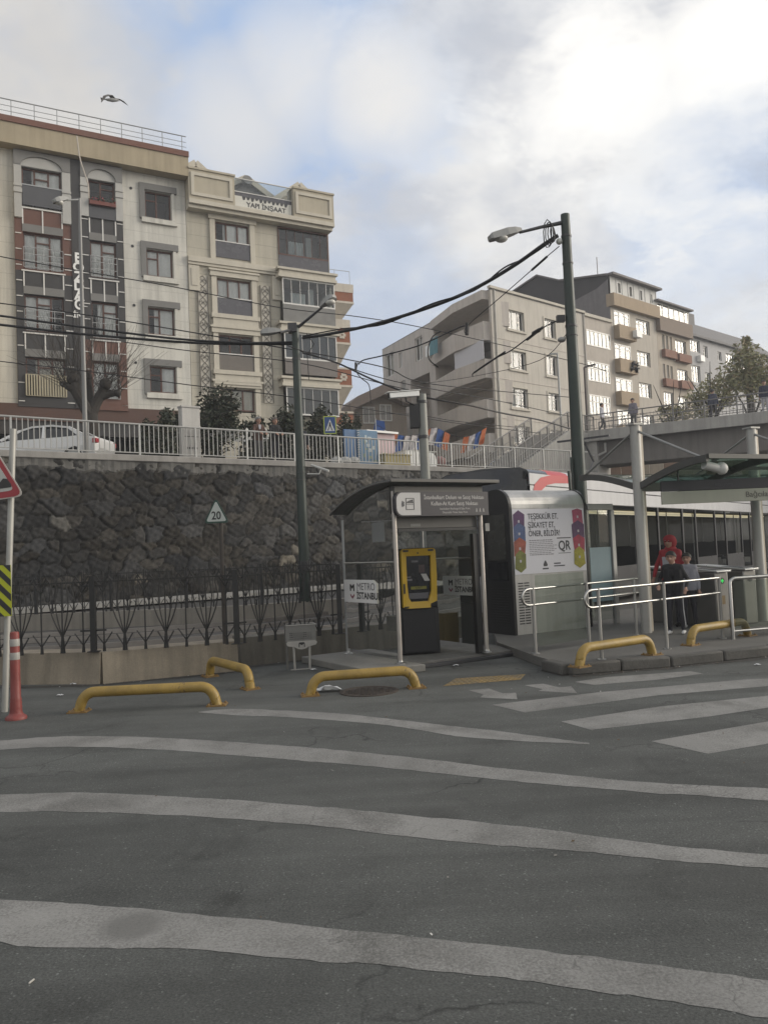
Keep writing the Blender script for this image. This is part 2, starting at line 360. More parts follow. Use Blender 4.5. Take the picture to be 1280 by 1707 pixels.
def paint_mat(name, col, wear=.5):
    m=bpy.data.materials.new(name); m.use_nodes=True; t=NT(m); b=t.n['Principled BSDF']
    tc=t.new('ShaderNodeTexCoord').outputs['Object']
    a=t.noise(tc,1.6,7,.7,.4); f=t.noise(tc,70,3,.75)
    s=t.math('ADD',t.math('MULTIPLY',a,.7),t.math('MULTIPLY',f,.5))
    k=t.ramp(s,[(wear-.05,1),(wear+.16,0)])
    c=t.mix(1,col,t.ramp(t.noise(tc,.9,6,.65,.5),[(.3,.72),(.7,1.12)]),'MULTIPLY')
    c=t.mix(1,c,t.ramp(f,[(.3,.82),(.7,1.15)]),'MULTIPLY')
    c=t.mix(t.math('MULTIPLY',k,.85),c,(.085,.084,.077)); t.link(c,b.inputs['Base Color']); b.inputs['Roughness'].default_value=.8
    # an old oval stain and fine cracks in the paint
    gx=gnd(222,1544); vd=t.new('ShaderNodeVectorMath'); vd.operation='DISTANCE'; gw=t.new('ShaderNodeMapping'); gw.inputs['Location'].default_value=(-gx.x,-gx.y,0); gw.inputs['Scale'].default_value=(1,1,1); t.link(tc,gw.inputs[0]); t.link(gw.outputs[0],vd.inputs[0]); vd.inputs[1].default_value=(0,0,0)
    dist=t.math('ADD',vd.outputs['Value'],t.math('MULTIPLY',t.math('SUBTRACT',t.noise(tc,9,5,.65),.5),.10))
    c=t.mix(t.math('MULTIPLY',t.ramp(dist,[(.10,1),(.175,0)]),.62),c,(.095,.094,.088))
    vk=t.new('ShaderNodeTexVoronoi'); vk.feature='DISTANCE_TO_EDGE'; vk.inputs['Scale'].default_value=5.0; wv=t.new('ShaderNodeMix'); wv.data_type='VECTOR'; wv.inputs[0].default_value=.2; nk=t.new('ShaderNodeTexNoise'); nk.inputs['Scale'].default_value=6; nk.inputs['Detail'].default_value=5; t.link(tc,nk.inputs['Vector']); t.link(tc,wv.inputs[4]); t.link(nk.outputs['Color'],wv.inputs[5]); t.link(wv.outputs[1],vk.inputs['Vector'])
    ck=t.math('MULTIPLY',t.ramp(vk.outputs['Distance'],[(0,1),(.025,0)]),t.ramp(t.noise(tc,1.3,4,.6),[(.5,0),(.62,.8)])); c=t.mix(ck,c,(.07,.069,.064)); t.link(c,b.inputs['Base Color'])
    bp=t.new('ShaderNodeBump'); bp.inputs['Strength'].default_value=.3; bp.inputs['Distance'].default_value=.004
    t.link(t.noise(tc,90,3,.7),bp.inputs['Height']); t.link(bp.outputs[0],b.inputs['Normal']); return m
asphalt=asphalt_mat()
structure(MB().poly([(-1500,-300,0),(1500,-300,0),(1500,2500,0),(-1500,2500,0)]).build('road',asphalt))
paint=paint_mat('worn white road paint',(.222,.219,.208),.485)
paint_y=paint_mat('worn yellow tactile paint',(.24,.165,.06),.5)
def smooth_poly(top, bot):
    def cr(pts, n=6):
        out=[]; P=[pts[0]]+pts+[pts[-1]]
        for i in range(1,len(P)-2):
            p0,p1,p2,p3=[V((*q,0)) for q in P[i-1:i+3]]
            for k in range(n):
                u=k/n; out.append(.5*((2*p1)+(p2-p0)*u+(2*p0-5*p1+4*p2-p3)*u*u+(3*p1-p0-3*p2+p3)*u**3))
        out.append(V((*P[-2],0))); return out
    return cr(top), cr(bot)
def stripe(top, bot, z=.002):
    a,b=smooth_poly(top,bot); n=min(len(a),len(b)); mb=MB()
    A=[gnd(p.x,p.y,z) for p in a]; B=[gnd(p.x,p.y,z) for p in b]
    def res(L,n):
        return [L[round(i*(len(L)-1)/(n-1))] for i in range(n)]
    def fine_(L):
        out=[]
        for p,q in zip(L,L[1:]):
            k=max(1,int((q-p).length/.05))
            for i in range(k): u=i/k; out.append(p.lerp(q,u))
        out.append(L[-1]); return out
    A=res(A,24); B=res(B,24); n=max(len(fine_(A)),len(fine_(B))); 
    def even(L,n):
        d=[0]
        for p,q in zip(L,L[1:]): d.append(d[-1]+(q-p).length)
        out=[];k=0
        for i in range(n):
            s_=d[-1]*i/(n-1)
            while k<len(L)-2 and d[k+1]<s_: k+=1
            out.append(L[k].lerp(L[k+1],min(1,(s_-d[k])/max(1e-6,d[k+1]-d[k]))))
        return out
    A=even(A,n); B=even(B,n); wa=wb=0
    for i in range(n):
        d=(A[i]-B[i]); d=d.normalized() if d.length>1e-4 else V((0,1,0))
        wa=wa*.8+rnd.gauss(0,.005); wb=wb*.8+rnd.gauss(0,.005)
        A[i]=A[i]+d*wa; B[i]=B[i]+d*wb
    for i in range(n-1): mb.poly([B[i],B[i+1],A[i+1],A[i]])
    o=mb.build('crosswalk_stripe',paint,smooth=False); structure(o)
stripe([(330,1187),(400,1182),(560,1190),(700,1205),(860,1223),(982,1239)],[(332,1188),(400,1193),(500,1197),(640,1209),(790,1231),(982,1241)])
stripe([(-80,1239),(0,1235),(100,1228),(240,1229),(430,1240),(640,1258),(900,1288),(1130,1308),(1360,1316)],[(-80,1256),(0,1250),(100,1245),(250,1249),(430,1262),(640,1280),(900,1307),(1100,1323),(1360,1340)])
stripe([(-120,1328),(0,1325),(160,1322),(400,1335),(640,1355),(900,1382),(1100,1408),(1400,1436)],[(-120,1352),(0,1354),(100,1352),(300,1360),(500,1375),(740,1401),(1000,1423),(1400,1458)])
stripe([(-90,1492),(0,1500),(250,1517),(500,1543),(760,1570),(1000,1597),(1420,1652)],[(-90,1552),(0,1572),(60,1580),(200,1580),(400,1588),(700,1617),(1000,1655),(1420,1718)])
def mark(name, pts, m=None, z=.002): structure(MB().poly([gnd(x,y,z) for x,y in pts]).build(name,m or paint,smooth=False))
for pts in ([(990,1142),(1100,1133),(1172,1123),(1150,1119),(1010,1129),(958,1137)],
            [(875,1188),(1100,1159),(1280,1144),(1400,1134),(1400,1126),(1240,1133),(1000,1154),(820,1175)],
            [(985,1217),(1180,1195),(1280,1180),(1420,1160),(1420,1144),(1280,1160),(1100,1178),(935,1203)],
            [(1180,1257),(1280,1240),(1420,1214),(1420,1176),(1280,1203),(1085,1236)]):
    mark('crosswalk_stripe',pts)
mark('painted_arrow',[(800,1163),(862,1166),(860,1155),(838,1156),(815,1148),(780,1150.5),(806,1158)])
mark('painted_arrow',[(897,1152),(962,1156),(952,1144.5),(932,1146),(905,1140),(874,1142.5),(905,1149)])
tp=MB()
qa,qb,qc,qd=[gnd(x,y,.003) for x,y in((738,1144),(868,1133),(876,1124),(760,1131))]
tp.poly([qa,qb,qc,qd])
for i in range(15):
    for j in range(4):
        u=(i+.5)/15; vv=(j+.5)/4; p=qa.lerp(qb,u).lerp(qd.lerp(qc,u),vv)
        tp.lathe([(.026,0),(.022,.007)],p,6)
structure(tp.build('tactile_paving',paint_y))
# pavement behind the kerb on the right
KZ=.13
pav=mat('grimy paving slabs',(.10,.097,.09),.88,var=.25,scale=1.3,bump=.3,bscale=22,fine=.18,joint=.6,jz=.4,jw=.012)
kerb_pts=[gnd(945,1124,0),gnd(1110,1110,0),gnd(1280,1092,0),gnd(1420,1074,0)]
inner=[gnd(905,1098,0)]
outer=kerb_pts+[V((14,14,0)),V((18,26,0)),V((3.0,17,0)),V((2.0,15.6,0)),V((1.75,13.2,0)),V((2.05,11.35,0))]
mb=MB(); mb.prism([V((p.x,p.y,0)) for p in outer],(0,0,KZ)); 
structure(mb.build('pavement',pav,smooth=False))
kb=MB()
kk=[V((2.1,11.0,0))]+kerb_pts
for a,b in zip(kk[:-1],kk[1:]):
    n=max(1,round((b-a).length/.9))
    for i in range(n):
        p=a.lerp(b,(i+.01)/n); q=a.lerp(b,(i+.99)/n); kb.bar(p+V((0,-.06,.062+.012*rnd.random())),q+V((0,-.06,.062+.012*rnd.random())),.17+.02*rnd.random(),.15)
structure(kb.build('kerb',mat('dirty worn kerb',(.075,.072,.066),.92,var=.3,scale=3,bump=.5,bscale=14,fine=.2),bevel=.025))
# tram bed, far lane and pale pavement at the wall foot
ballast=mat('dark tram bed',(.065,.062,.058),.95,var=.3,scale=1.2,bump=.5,bscale=14,fine=.3,fscale=30)
structure(MB().poly([(-40,11.6,.005),(-5.2,11.75,.005),(-2.3,12.3,.005),(-.6,13.6,.005),(2.5,16.2,.005),(30,40,.005),(20,44,.005),(1,22.4,.005),(-40,22.4,.005)]).build('track_bed',ballast,smooth=False))
rails=MB()
def arc_track(off):
    pts=[]
    for s_ in range(0,60):
        pts.append(None)
    return pts
def track_curve(off):
    # straight from the left, bending into the tram line
    P=[V((-40,13.6,0)),V((-20,13.9,0)),V((-10,14.15,0)),V((-5,14.7,0)),V((-1.5,15.9,0)),V((1.3,18.3,0)),V((3.5,21.0,0)),V((8,27,0)),V((20,43,0))]
    out=[]
    for i in range(len(P)-1):
        d=(P[min(i+1,len(P)-1)]-P[max(i-1,0)]).normalized(); out.append(P[i]+V((-d.y,d.x,0))*off+V((0,0,.06)))
    return out
for off in (0,1.44,3.3,4.74):
    rails.m=0
    pts=track_curve(off)
    for a,b in zip(pts[:-1],pts[1:]): rails.bar(a,b,.07,.10)
structure(rails.build('tram_rail',mat('worn rail steel',(.28,.26,.24),.4,.7,var=.2),smooth=False))
structure(MB().box(-45,.6,21.55,22.0,0,.001).build('gutter',darkconcrete,smooth=False)) if False else None
fl=MB(); fl.prism([(-45,21.0,0),(-4.0,21.05,0),(-1.0,22.4,0),(2.5,26.2,0),(2.5,26.7,0),(-1.2,22.8,0),(-4.0,21.45,0),(-45,21.4,0)],(0,0,.42))
structure(fl.build('platform_edge',mat('grubby beige concrete',(.20,.185,.16),.9,var=.2,scale=1.4,streak=.35,bump=.2),smooth=False))
structure(MB().poly([(-45,21.4,.30),(-4.0,21.45,.30),(-1.2,22.8,.30),(2.5,26.7,.30),(3,36,.30),(-12,24.5,.30),(-45,0,.30)][:6]+[(-45,23.6,.30)]).build('lane',mat('dark lane asphalt',(.055,.054,.052),.9,var=.2,fine=.2),smooth=False))

# ================================================================ retaining wall
WF=Frame((-11.19,24.23),(1.6,33.99),0.0)     # wall line, local x along it, outward is -y
WTOP=5.0
def wall_u(px): return WF.loc(px,800)[0]
UL,UR=-14.0,wall_u(1010)
rng=np.random.default_rng(5)
def stones():
    du=.045; nu=int((UR-UL)/du); nz=int(4.75/du)
    us=np.linspace(UL,UR,nu); zs=np.linspace(.3,WTOP,nz)
    sx,sz=.60,.38
    gx=int((UR-UL)/sx)+4; gz=int(5/sz)+4
    jx=rng.random((gx,gz)); jz=rng.random((gx,gz)); colr=rng.random((gx,gz)); dep=rng.random((gx,gz)); kind=rng.random((gx,gz))
    U,Z=np.meshgrid(us,zs,indexing='ij')
    # wobble the coordinates so joints are not straight
    Uw=U+.06*np.sin(Z*5.1+U*1.7)+.04*np.sin(U*9.3+Z*3.1); Zw=Z+.05*np.sin(U*4.3+1.3)+.035*np.sin(U*11+Z*6)
    a=(Uw-UL)/sx+1.5; b=Zw/sz+1.5
    ia=np.floor(a).astype(int); ib=np.floor(b).astype(int)
    F1=np.full(U.shape,9.); F2=np.full(U.shape,9.); ci=np.zeros(U.shape,int); cj=np.zeros(U.shape,int)
    for di in (-2,-1,0,1,2):
        for dj in (-2,-1,0,1,2):
            i=np.clip(ia+di,0,gx-1); j=np.clip(ib+dj,0,gz-1)
            px=i+.12+.76*jx[i,j]+.5*(j%2)-.25; pz=j+.16+.68*jz[i,j]
            wgt=.72+.56*kind[i,j]
            d=np.sqrt(((a-px)*1.0)**2+((b-pz)*1.12)**2)*wgt
            new=d<F1
            F2=np.where(new,F1,np.minimum(F2,d)); ci=np.where(new,i,ci); cj=np.where(new,j,cj); F1=np.where(new,d,F1)
    e=np.clip((F2-F1)/.13,0,1); e=e*e*(3-2*e); ec=np.clip((F2-F1)/.07,0,1)[...,None]
    h=e*(.04+.08*dep[ci,cj])+.02*(rng.random(U.shape)-.5)*e+.025*np.sin(U*23+Z*7)*np.sin(Z*19-U*5)*e
    tone=.022+.032*colr[ci,cj]**1.6
    hue=kind[ci,cj]
    col=np.stack([tone*(1.03+.18*(hue-.4)),tone*(1.0+.05*(hue-.4)),tone*(.95-.15*(hue-.4))],-1)
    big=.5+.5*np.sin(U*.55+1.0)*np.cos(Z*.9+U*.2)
    pale=((colr[ci,cj]>.95)&(dep[ci,cj]>.6))
    col=np.where(pale[...,None],col*1.5+np.array([.02,.018,.012]),col)
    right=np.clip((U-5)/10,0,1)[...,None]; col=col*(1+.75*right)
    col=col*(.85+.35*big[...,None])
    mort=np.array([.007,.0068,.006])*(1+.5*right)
    col=col*ec+mort*(1-ec)
    me=bpy.data.meshes.new('stone_face')
    vs=np.stack([U,-h,Z],-1).reshape(-1,3)
    idx=np.arange(nu*nz).reshape(nu,nz)
    q=np.stack([idx[:-1,:-1],idx[1:,:-1],idx[1:,1:],idx[:-1,1:]],-1).reshape(-1,4)
    me.from_pydata(vs.tolist(),[],q.tolist()); me.update()
    at_=me.color_attributes.new('stone','FLOAT_COLOR','POINT')
    at_.data.foreach_set('color',np.concatenate([col.reshape(-1,3),np.ones((nu*nz,1))],1).ravel())
    me.polygons.foreach_set('use_smooth',[True]*len(me.polygons))
    m=bpy.data.materials.new('dark rubble stone'); m.use_nodes=True; t=NT(m); bs=t.n['Principled BSDF']
    an=t.new('ShaderNodeAttribute',attribute_name='stone'); tc=t.new('ShaderNodeTexCoord').outputs['Object']
    c=t.mix(1,an.outputs['Color'],t.ramp(t.noise(tc,6,6,.7),[(.3,.6),(.7,1.45)]),'MULTIPLY')
    spk=t.ramp(t.noise(tc,7,6,.75,1.2),[(.60,0),(.70,1)]); c=t.mix(t.math('MULTIPLY',spk,.40),c,(.16,.155,.14))
    t.link(c,bs.inputs['Base Color']); bs.inputs['Roughness'].default_value=.9; bs.inputs['Specular IOR Level'].default_value=.25
    bp=t.new('ShaderNodeBump'); bp.inputs['Strength'].default_value=.45; bp.inputs['Distance'].default_value=.03
    t.link(t.noise(tc,9,6,.7),bp.inputs['Height']); t.link(bp.outputs[0],bs.inputs['Normal'])
    me.materials.append(m); return me
rw=thing('retaining_wall','tall retaining wall of dark rough rubble stone below the upper street','wall',WF.o,WF.th)
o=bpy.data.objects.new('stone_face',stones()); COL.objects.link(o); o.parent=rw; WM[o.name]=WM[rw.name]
cp=MB(); 
# rough rendered band and coping kerb
nseg=420; pr_=None
def rb_(u): return (4.64+.05*math.sin(u*1.9)+.035*math.sin(u*5.3+1)+.03*math.sin(u*13.1+2)+.02*math.sin(u*31), .09+.02*math.sin(u*2.7)+.015*math.sin(u*9.1)+.012*math.sin(u*23))
for i in range(nseg+1):
    u=UL+(UR-UL)*i/nseg; zb,d1=rb_(u); cur=[(u,.05,zb-.02),(u,-d1*.55,zb),(u,-d1,zb+.07),(u,-d1*.9,zb+.2),(u,-d1*1.05,5.0)]
    if pr_:
        for k in range(4): cp.poly([pr_[k],cur[k],cur[k+1],pr_[k+1]])
    pr_=cur
cp.build('rendered_band',darkconcrete,rw)
cp=MB(); cp.box(UL,UR,-.16,.34,5.0,5.22); cp.build('coping',mat('pale coping concrete',(.26,.25,.235),.9,var=.18,scale=1.4,streak=.25,bump=.2),rw,bevel=.03)
cp=MB(); cp.box(UL,UR,.02,.3,-.2,4.72); cp.build('backing',darkconcrete,rw,smooth=False)
# pale pavement at the wall foot
q=[WF.world(UL,-1.7,.36),WF.world(wall_u(640),-1.7,.36),WF.world(wall_u(640),.05,.36),WF.world(UL,.05,.36)]
structure(MB().prism(q,(0,0,.12)).build('wall_foot_pavement',mat('pale pavement',(.27,.265,.25),.9,var=.15,scale=1.5),smooth=False))
# ground of the upper town behind the wall
a=WF.world(UL-60,.3,5.0); b=WF.world(UR+12,.3,5.0)
structure(MB().poly([a,b,b+V((120,60,0)),V((400,900,5)),V((-600,900,5)),V((-300,60,5))]).build('upper_street',mat('upper street asphalt',(.08,.079,.075),.9,var=.2,fine=.2),smooth=False))
# ================================================================ railing on the wall
rl=thing('wall_railing','long grey painted bar railing along the top of the stone wall','railing',WF.world(UL,.09,5.22),WF.th)
L=wall_u(985)-UL; top=MB(); top.tube([(0,0,1.06),(L,0,1.06)],.034,8); top.build('top_rail',railgrey,rl)
lo=MB(); lo.bar((0,0,.10),(L,0,.10),.05,.03); lo.build('bottom_rail',railgrey,rl,smooth=False)
npost=int(L/2.0)
for i in range(npost+1):
    p=MB(); p.box(i*2-.03,i*2+.03,-.03,.03,-.03,1.05); p.build('post',dullsteel,rl,smooth=False)
    b=MB()
    if i<npost:
        for k in range(1,12):
            x=i*2+k*2/12
            b.box(x-.013,x+.013,-.013,.013,.11,1.04)
        b.build('bar_panel',railgrey,rl,smooth=False)

# dirt and painted contact shade along the foot of the walls and kerb, and loose debris
grime_shade=mat('dark street grime',(.034,.032,.029),.95,var=.4,scale=4,fine=.35,fscale=40)
def grime_shade_strip(a,b,w,side):
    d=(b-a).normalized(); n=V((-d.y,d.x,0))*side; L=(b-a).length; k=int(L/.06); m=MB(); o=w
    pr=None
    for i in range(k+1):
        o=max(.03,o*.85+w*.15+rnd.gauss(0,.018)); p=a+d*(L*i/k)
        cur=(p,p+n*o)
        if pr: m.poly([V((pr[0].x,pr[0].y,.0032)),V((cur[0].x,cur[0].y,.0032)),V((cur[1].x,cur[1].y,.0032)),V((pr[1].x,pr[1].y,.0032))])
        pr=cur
    structure(m.build('street_grime_shade',grime_shade,smooth=False))
grime_shade_strip(gnd(-60,1148),gnd(170,1141),.13,-1); grime_shade_strip(gnd(170,1141),gnd(398,1119),.13,-1); grime_shade_strip(gnd(403,1112),gnd(560,1095),.16,-1)
grime_shade_strip(V((2.1,10.92,0)),kerb_pts[0]+V((0,-.14,0)),.10,-1)
for a,b in zip(kerb_pts[:-1],kerb_pts[1:]): grime_shade_strip(a+V((0,-.14,0)),b+V((0,-.14,0)),.12,-1)
m=MB(); rs=random.Random(21)
for k in range(420):
    if k<300:
        a,b=rs.choice([(gnd(-40,1148),gnd(170,1141)),(gnd(170,1141),gnd(398,1119)),(gnd(403,1112),gnd(560,1095)),(kerb_pts[0],kerb_pts[1]),(kerb_pts[1],kerb_pts[2])]); p=a.lerp(b,rs.random())+V((0,-.03-.18*rs.random()**2-(.14 if a in kerb_pts else 0),0))
    else: p=V((rs.uniform(-4.5,4),rs.uniform(3.5,10.8),0))
    s_=rs.uniform(.004,.016); ang=rs.uniform(0,6.3); u=V((math.cos(ang),math.sin(ang),.15))*s_; v_=V((-math.sin(ang),math.cos(ang),.3))*s_*.6; p.z=.010; m.m=rs.choice((0,0,0,1,1,2)); m.poly([p-u,p-v_,p+u,p+v_])
o=m.build('street_debris',[mat('dry leaf bit',(.085,.06,.035),.9),mat('grit',(.14,.135,.125),.9),mat('paper bit',(.4,.4,.38),.9)],smooth=False); tag(o,'small dry leaves and grit scattered along the kerb and walls','debris',None,'stuff')
# thin haze volume added to lift the blacks like lens glare
hz=MB(); hz.box(-70,75,-6,130,-1.0,34.0); ho=hz.build('haze',MATS['grit'],smooth=False); ho['kind']='stuff'
hm=bpy.data.materials.new('thin haze'); hm.use_nodes=True; ht=NT(hm); ht.n.remove(ht.n['Principled BSDF']); pv=ht.new('ShaderNodeVolumePrincipled'); pv.inputs['Density'].default_value=.0012; pv.inputs['Color'].default_value=(.93,.95,1,1); pv.inputs['Anisotropy'].default_value=.2
ht.link(pv.outputs[0],ht.n['Material Output'].inputs['Volume']); ho.data.materials[0]=hm
# ================================================================ building helpers
brownframe=mat('brown window frame',(.085,.036,.024),.45,var=.1)
whiteframe=mat('white window frame',(.58,.57,.54),.4,var=.05)
def window(parent, r, y=.13, cols=(1,), split=None, fm=brownframe, gm=pane, cur=None, fw=.07, curz=0.0, gap=(0,1), name='window'):
    """frame mesh under the building, panes and curtain as its own children; cols = relative widths, split = {col: height fraction of a transom}"""
    x0,x1,z0,z1=r; f=MB(); g=MB(); tot=sum(cols); x=x0
    f.box(x0,x1,y,y+.07,z0,z0+fw); f.box(x0,x1,y,y+.07,z1-fw,z1); f.box(x0,x0+fw,y+.001,y+.069,z0+fw,z1-fw); f.box(x1-fw,x1,y+.001,y+.069,z0+fw,z1-fw)
    acc=x0
    for i,c in enumerate(cols):
        nx=acc+(x1-x0)*c/tot
        if i<len(cols)-1: f.box(nx-fw*.5,nx+fw*.5,y+.002,y+.068,z0+fw,z1-fw)
        if split and i in split:
            zt=z1-(z1-z0)*split[i]; f.box(acc+fw*.4,nx-fw*.4,y+.003,y+.067,zt-fw*.4,zt+fw*.4)
        acc=nx
    w_=f.build(name,fm,parent,smooth=False)
    g.poly([(x0+fw*.5,y+.035,z0+fw*.5),(x1-fw*.5,y+.035,z0+fw*.5),(x1-fw*.5,y+.035,z1-fw*.5),(x0+fw*.5,y+.035,z1-fw*.5)])
    g.build('pane',gm,w_,smooth=False)
    if cur:
        
        if gap==(0,1): gap=rnd.choice(((0,1),(0,1),(0,.72),(.26,1)))
        c=MB(); a=x0+(x1-x0)*gap[0]; b=x0+(x1-x0)*gap[1]; n=max(8,int((b-a)/.07)); vs=[]; fs=[]
        ph=rnd.random()*6
        for i in range(n+1):
            xx=a+(b-a)*i/n; yy=y+.115+.03*math.sin(i*1.35+ph)+.015*math.sin(i*.5+ph*2)
            zb=z0+(z1-z0)*curz
            vs += [(xx,yy,zb),(xx,yy,z1-.02)]
        for i in range(n): fs.append((2*i,2*i+2,2*i+3,2*i+1))
        c.add(vs,fs); c.build('curtain',cur,w_)
    return w_
def shell(fr, x0,x1,z0,z1, depth, mb, m=0, roof=True, y=0.0):
    """side, back and top faces of a block behind its facade sheet"""
    mb.m=m
    mb.add([(x0,y,z0),(x0,depth,z0),(x0,depth,z1),(x0,y,z1)],[(3,2,1,0)]); mb.add([(x1,y,z0),(x1,depth,z0),(x1,depth,z1),(x1,y,z1)],[(0,1,2,3)])
    mb.add([(x0,depth,z0),(x1,depth,z0),(x1,depth,z1),(x0,depth,z1)],[(3,2,1,0)])
    if roof: mb.add([(x0,y,z1),(x1,y,z1),(x1,depth,z1),(x0,depth,z1)],[(0,1,2,3)])
def balcony_rail(name, parent, x0,x1,z0,z1,y, m, step=.13, hbars=(0,1), w=.012):
    b=MB()
    for h in hbars: 
        z=z0+(z1-z0)*h; b.box(x0,x1,y-.015,y+.015,z-.015,z+.015)
    n=int((x1-x0)/step)
    for i in range(n+1):
        x=x0+(x1-x0)*i/n; b.box(x-w,x+w,y-w,y+w,z0,z1)
    return b.build(name,m,parent,smooth=False)
# ================================================================ building with terracotta and charcoal bays
FA=Frame((-16.86,36.0),(-9.42,40.08),5.0)
A=thing('apartment_building','pale apartment block with charcoal and terracotta window bays and a white vertical name','building',FA.o,FA.th)
lightwall=mat('pale facade panel',(.56,.545,.495),.8,var=.12,scale=.5,streak=.30,bump=.08,fine=.05,joint=.55,jz=.72,jw=.022,joint_col=.5)
terracotta=mat('terracotta cladding',(.12,.056,.040),.6,var=.12,scale=1.5)
charcoal=mat('charcoal cladding',(.036,.034,.034),.5,var=.15,scale=1.5)
slate=mat('slate grey lintel',(.165,.162,.155),.7,var=.12)
greyarch=mat('grey stone arch',(.19,.187,.18),.8,var=.1,scale=2)
palestone=mat('pale grey pilaster',(.40,.395,.375),.8,var=.08)
tanband=mat('tan parapet render',(.36,.305,.215),.85,var=.1,scale=.8,streak=.2)
brownband=mat('brown roof edge',(.15,.07,.05),.7,var=.15)
trim=mat('silver joint strip',(.62,.61,.58),.4,var=.05)
aw={k:FA.rect(*v) for k,v in dict(W1=(35,278.7,103,353.7),W2=(37.5,387,104.5,456),W3=(40,490.7,106,557.5),W4=(43,595.5,110.5,663.7),
    R1=(147.5,300,192.5,350),R2=(148,401,193.7,467.5),R3=(150.7,502.5,195,567.5),R4=(155,602.5,200,667.5),
    N1=(240,316,285,367.5),N2=(243.7,413.7,288.7,463.7),N3=(247,511,292,560),N4=(250.7,609.5,295.7,656)).items()}
def xa(px,py): return FA.loc(px,py)[0]
def za(px,py): return FA.loc(px,py)[1]
# snap the columns so each is plumb
for col in ('W','R','N'):
    ks=[k for k in aw if k[0]==col]; m0=sum(aw[k][0] for k in ks)/4; m1=sum(aw[k][1] for k in ks)/4
    for k in ks: aw[k]=(m0,m1,aw[k][2],aw[k][3])
AX0,AX1=-9.0,FA.len; ATOP=za(0,245); APL=za(0,672); 
bx0,bx1=xa(26,480),xa(116,300); sx0,sx1=bx1,xa(137,480); rx0,rx1=sx1,xa(207,480)
mw=MB(); holes=[aw[k] for k in ('N1','N2','N3','N4')]
extra=[(x-4.4*k,x2-4.4*k,z0,z1) for k in (1,) for (x,x2,z0,z1) in [(aw[q][0]-3.1,aw[q][0]-1.6,aw[q][2],aw[q][3]) for q in ('W1','W2','W3','W4')]]
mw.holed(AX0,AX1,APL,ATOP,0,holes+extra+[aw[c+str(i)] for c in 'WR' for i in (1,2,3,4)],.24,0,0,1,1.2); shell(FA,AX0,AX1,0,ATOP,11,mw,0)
wallA=mw.build('wall',[lightwall,interior],A,smooth=False)
pl=MB(); pl.box(AX0,AX1,-.10,.2,APL-.75,APL+.02); pl.build('plinth_band',mat('brown plinth',(.085,.045,.034),.65,var=.15),A,smooth=False)
gf=MB(); gf.holed(AX0,AX1,0,APL-.75,-.02,[(AX0+.8+3*i,AX0+3.2+3*i,.1,2.7) for i in range(5)],.4,0,0,1,1.0); gf.build('ground_floor',[charcoal,interior],A,smooth=False)
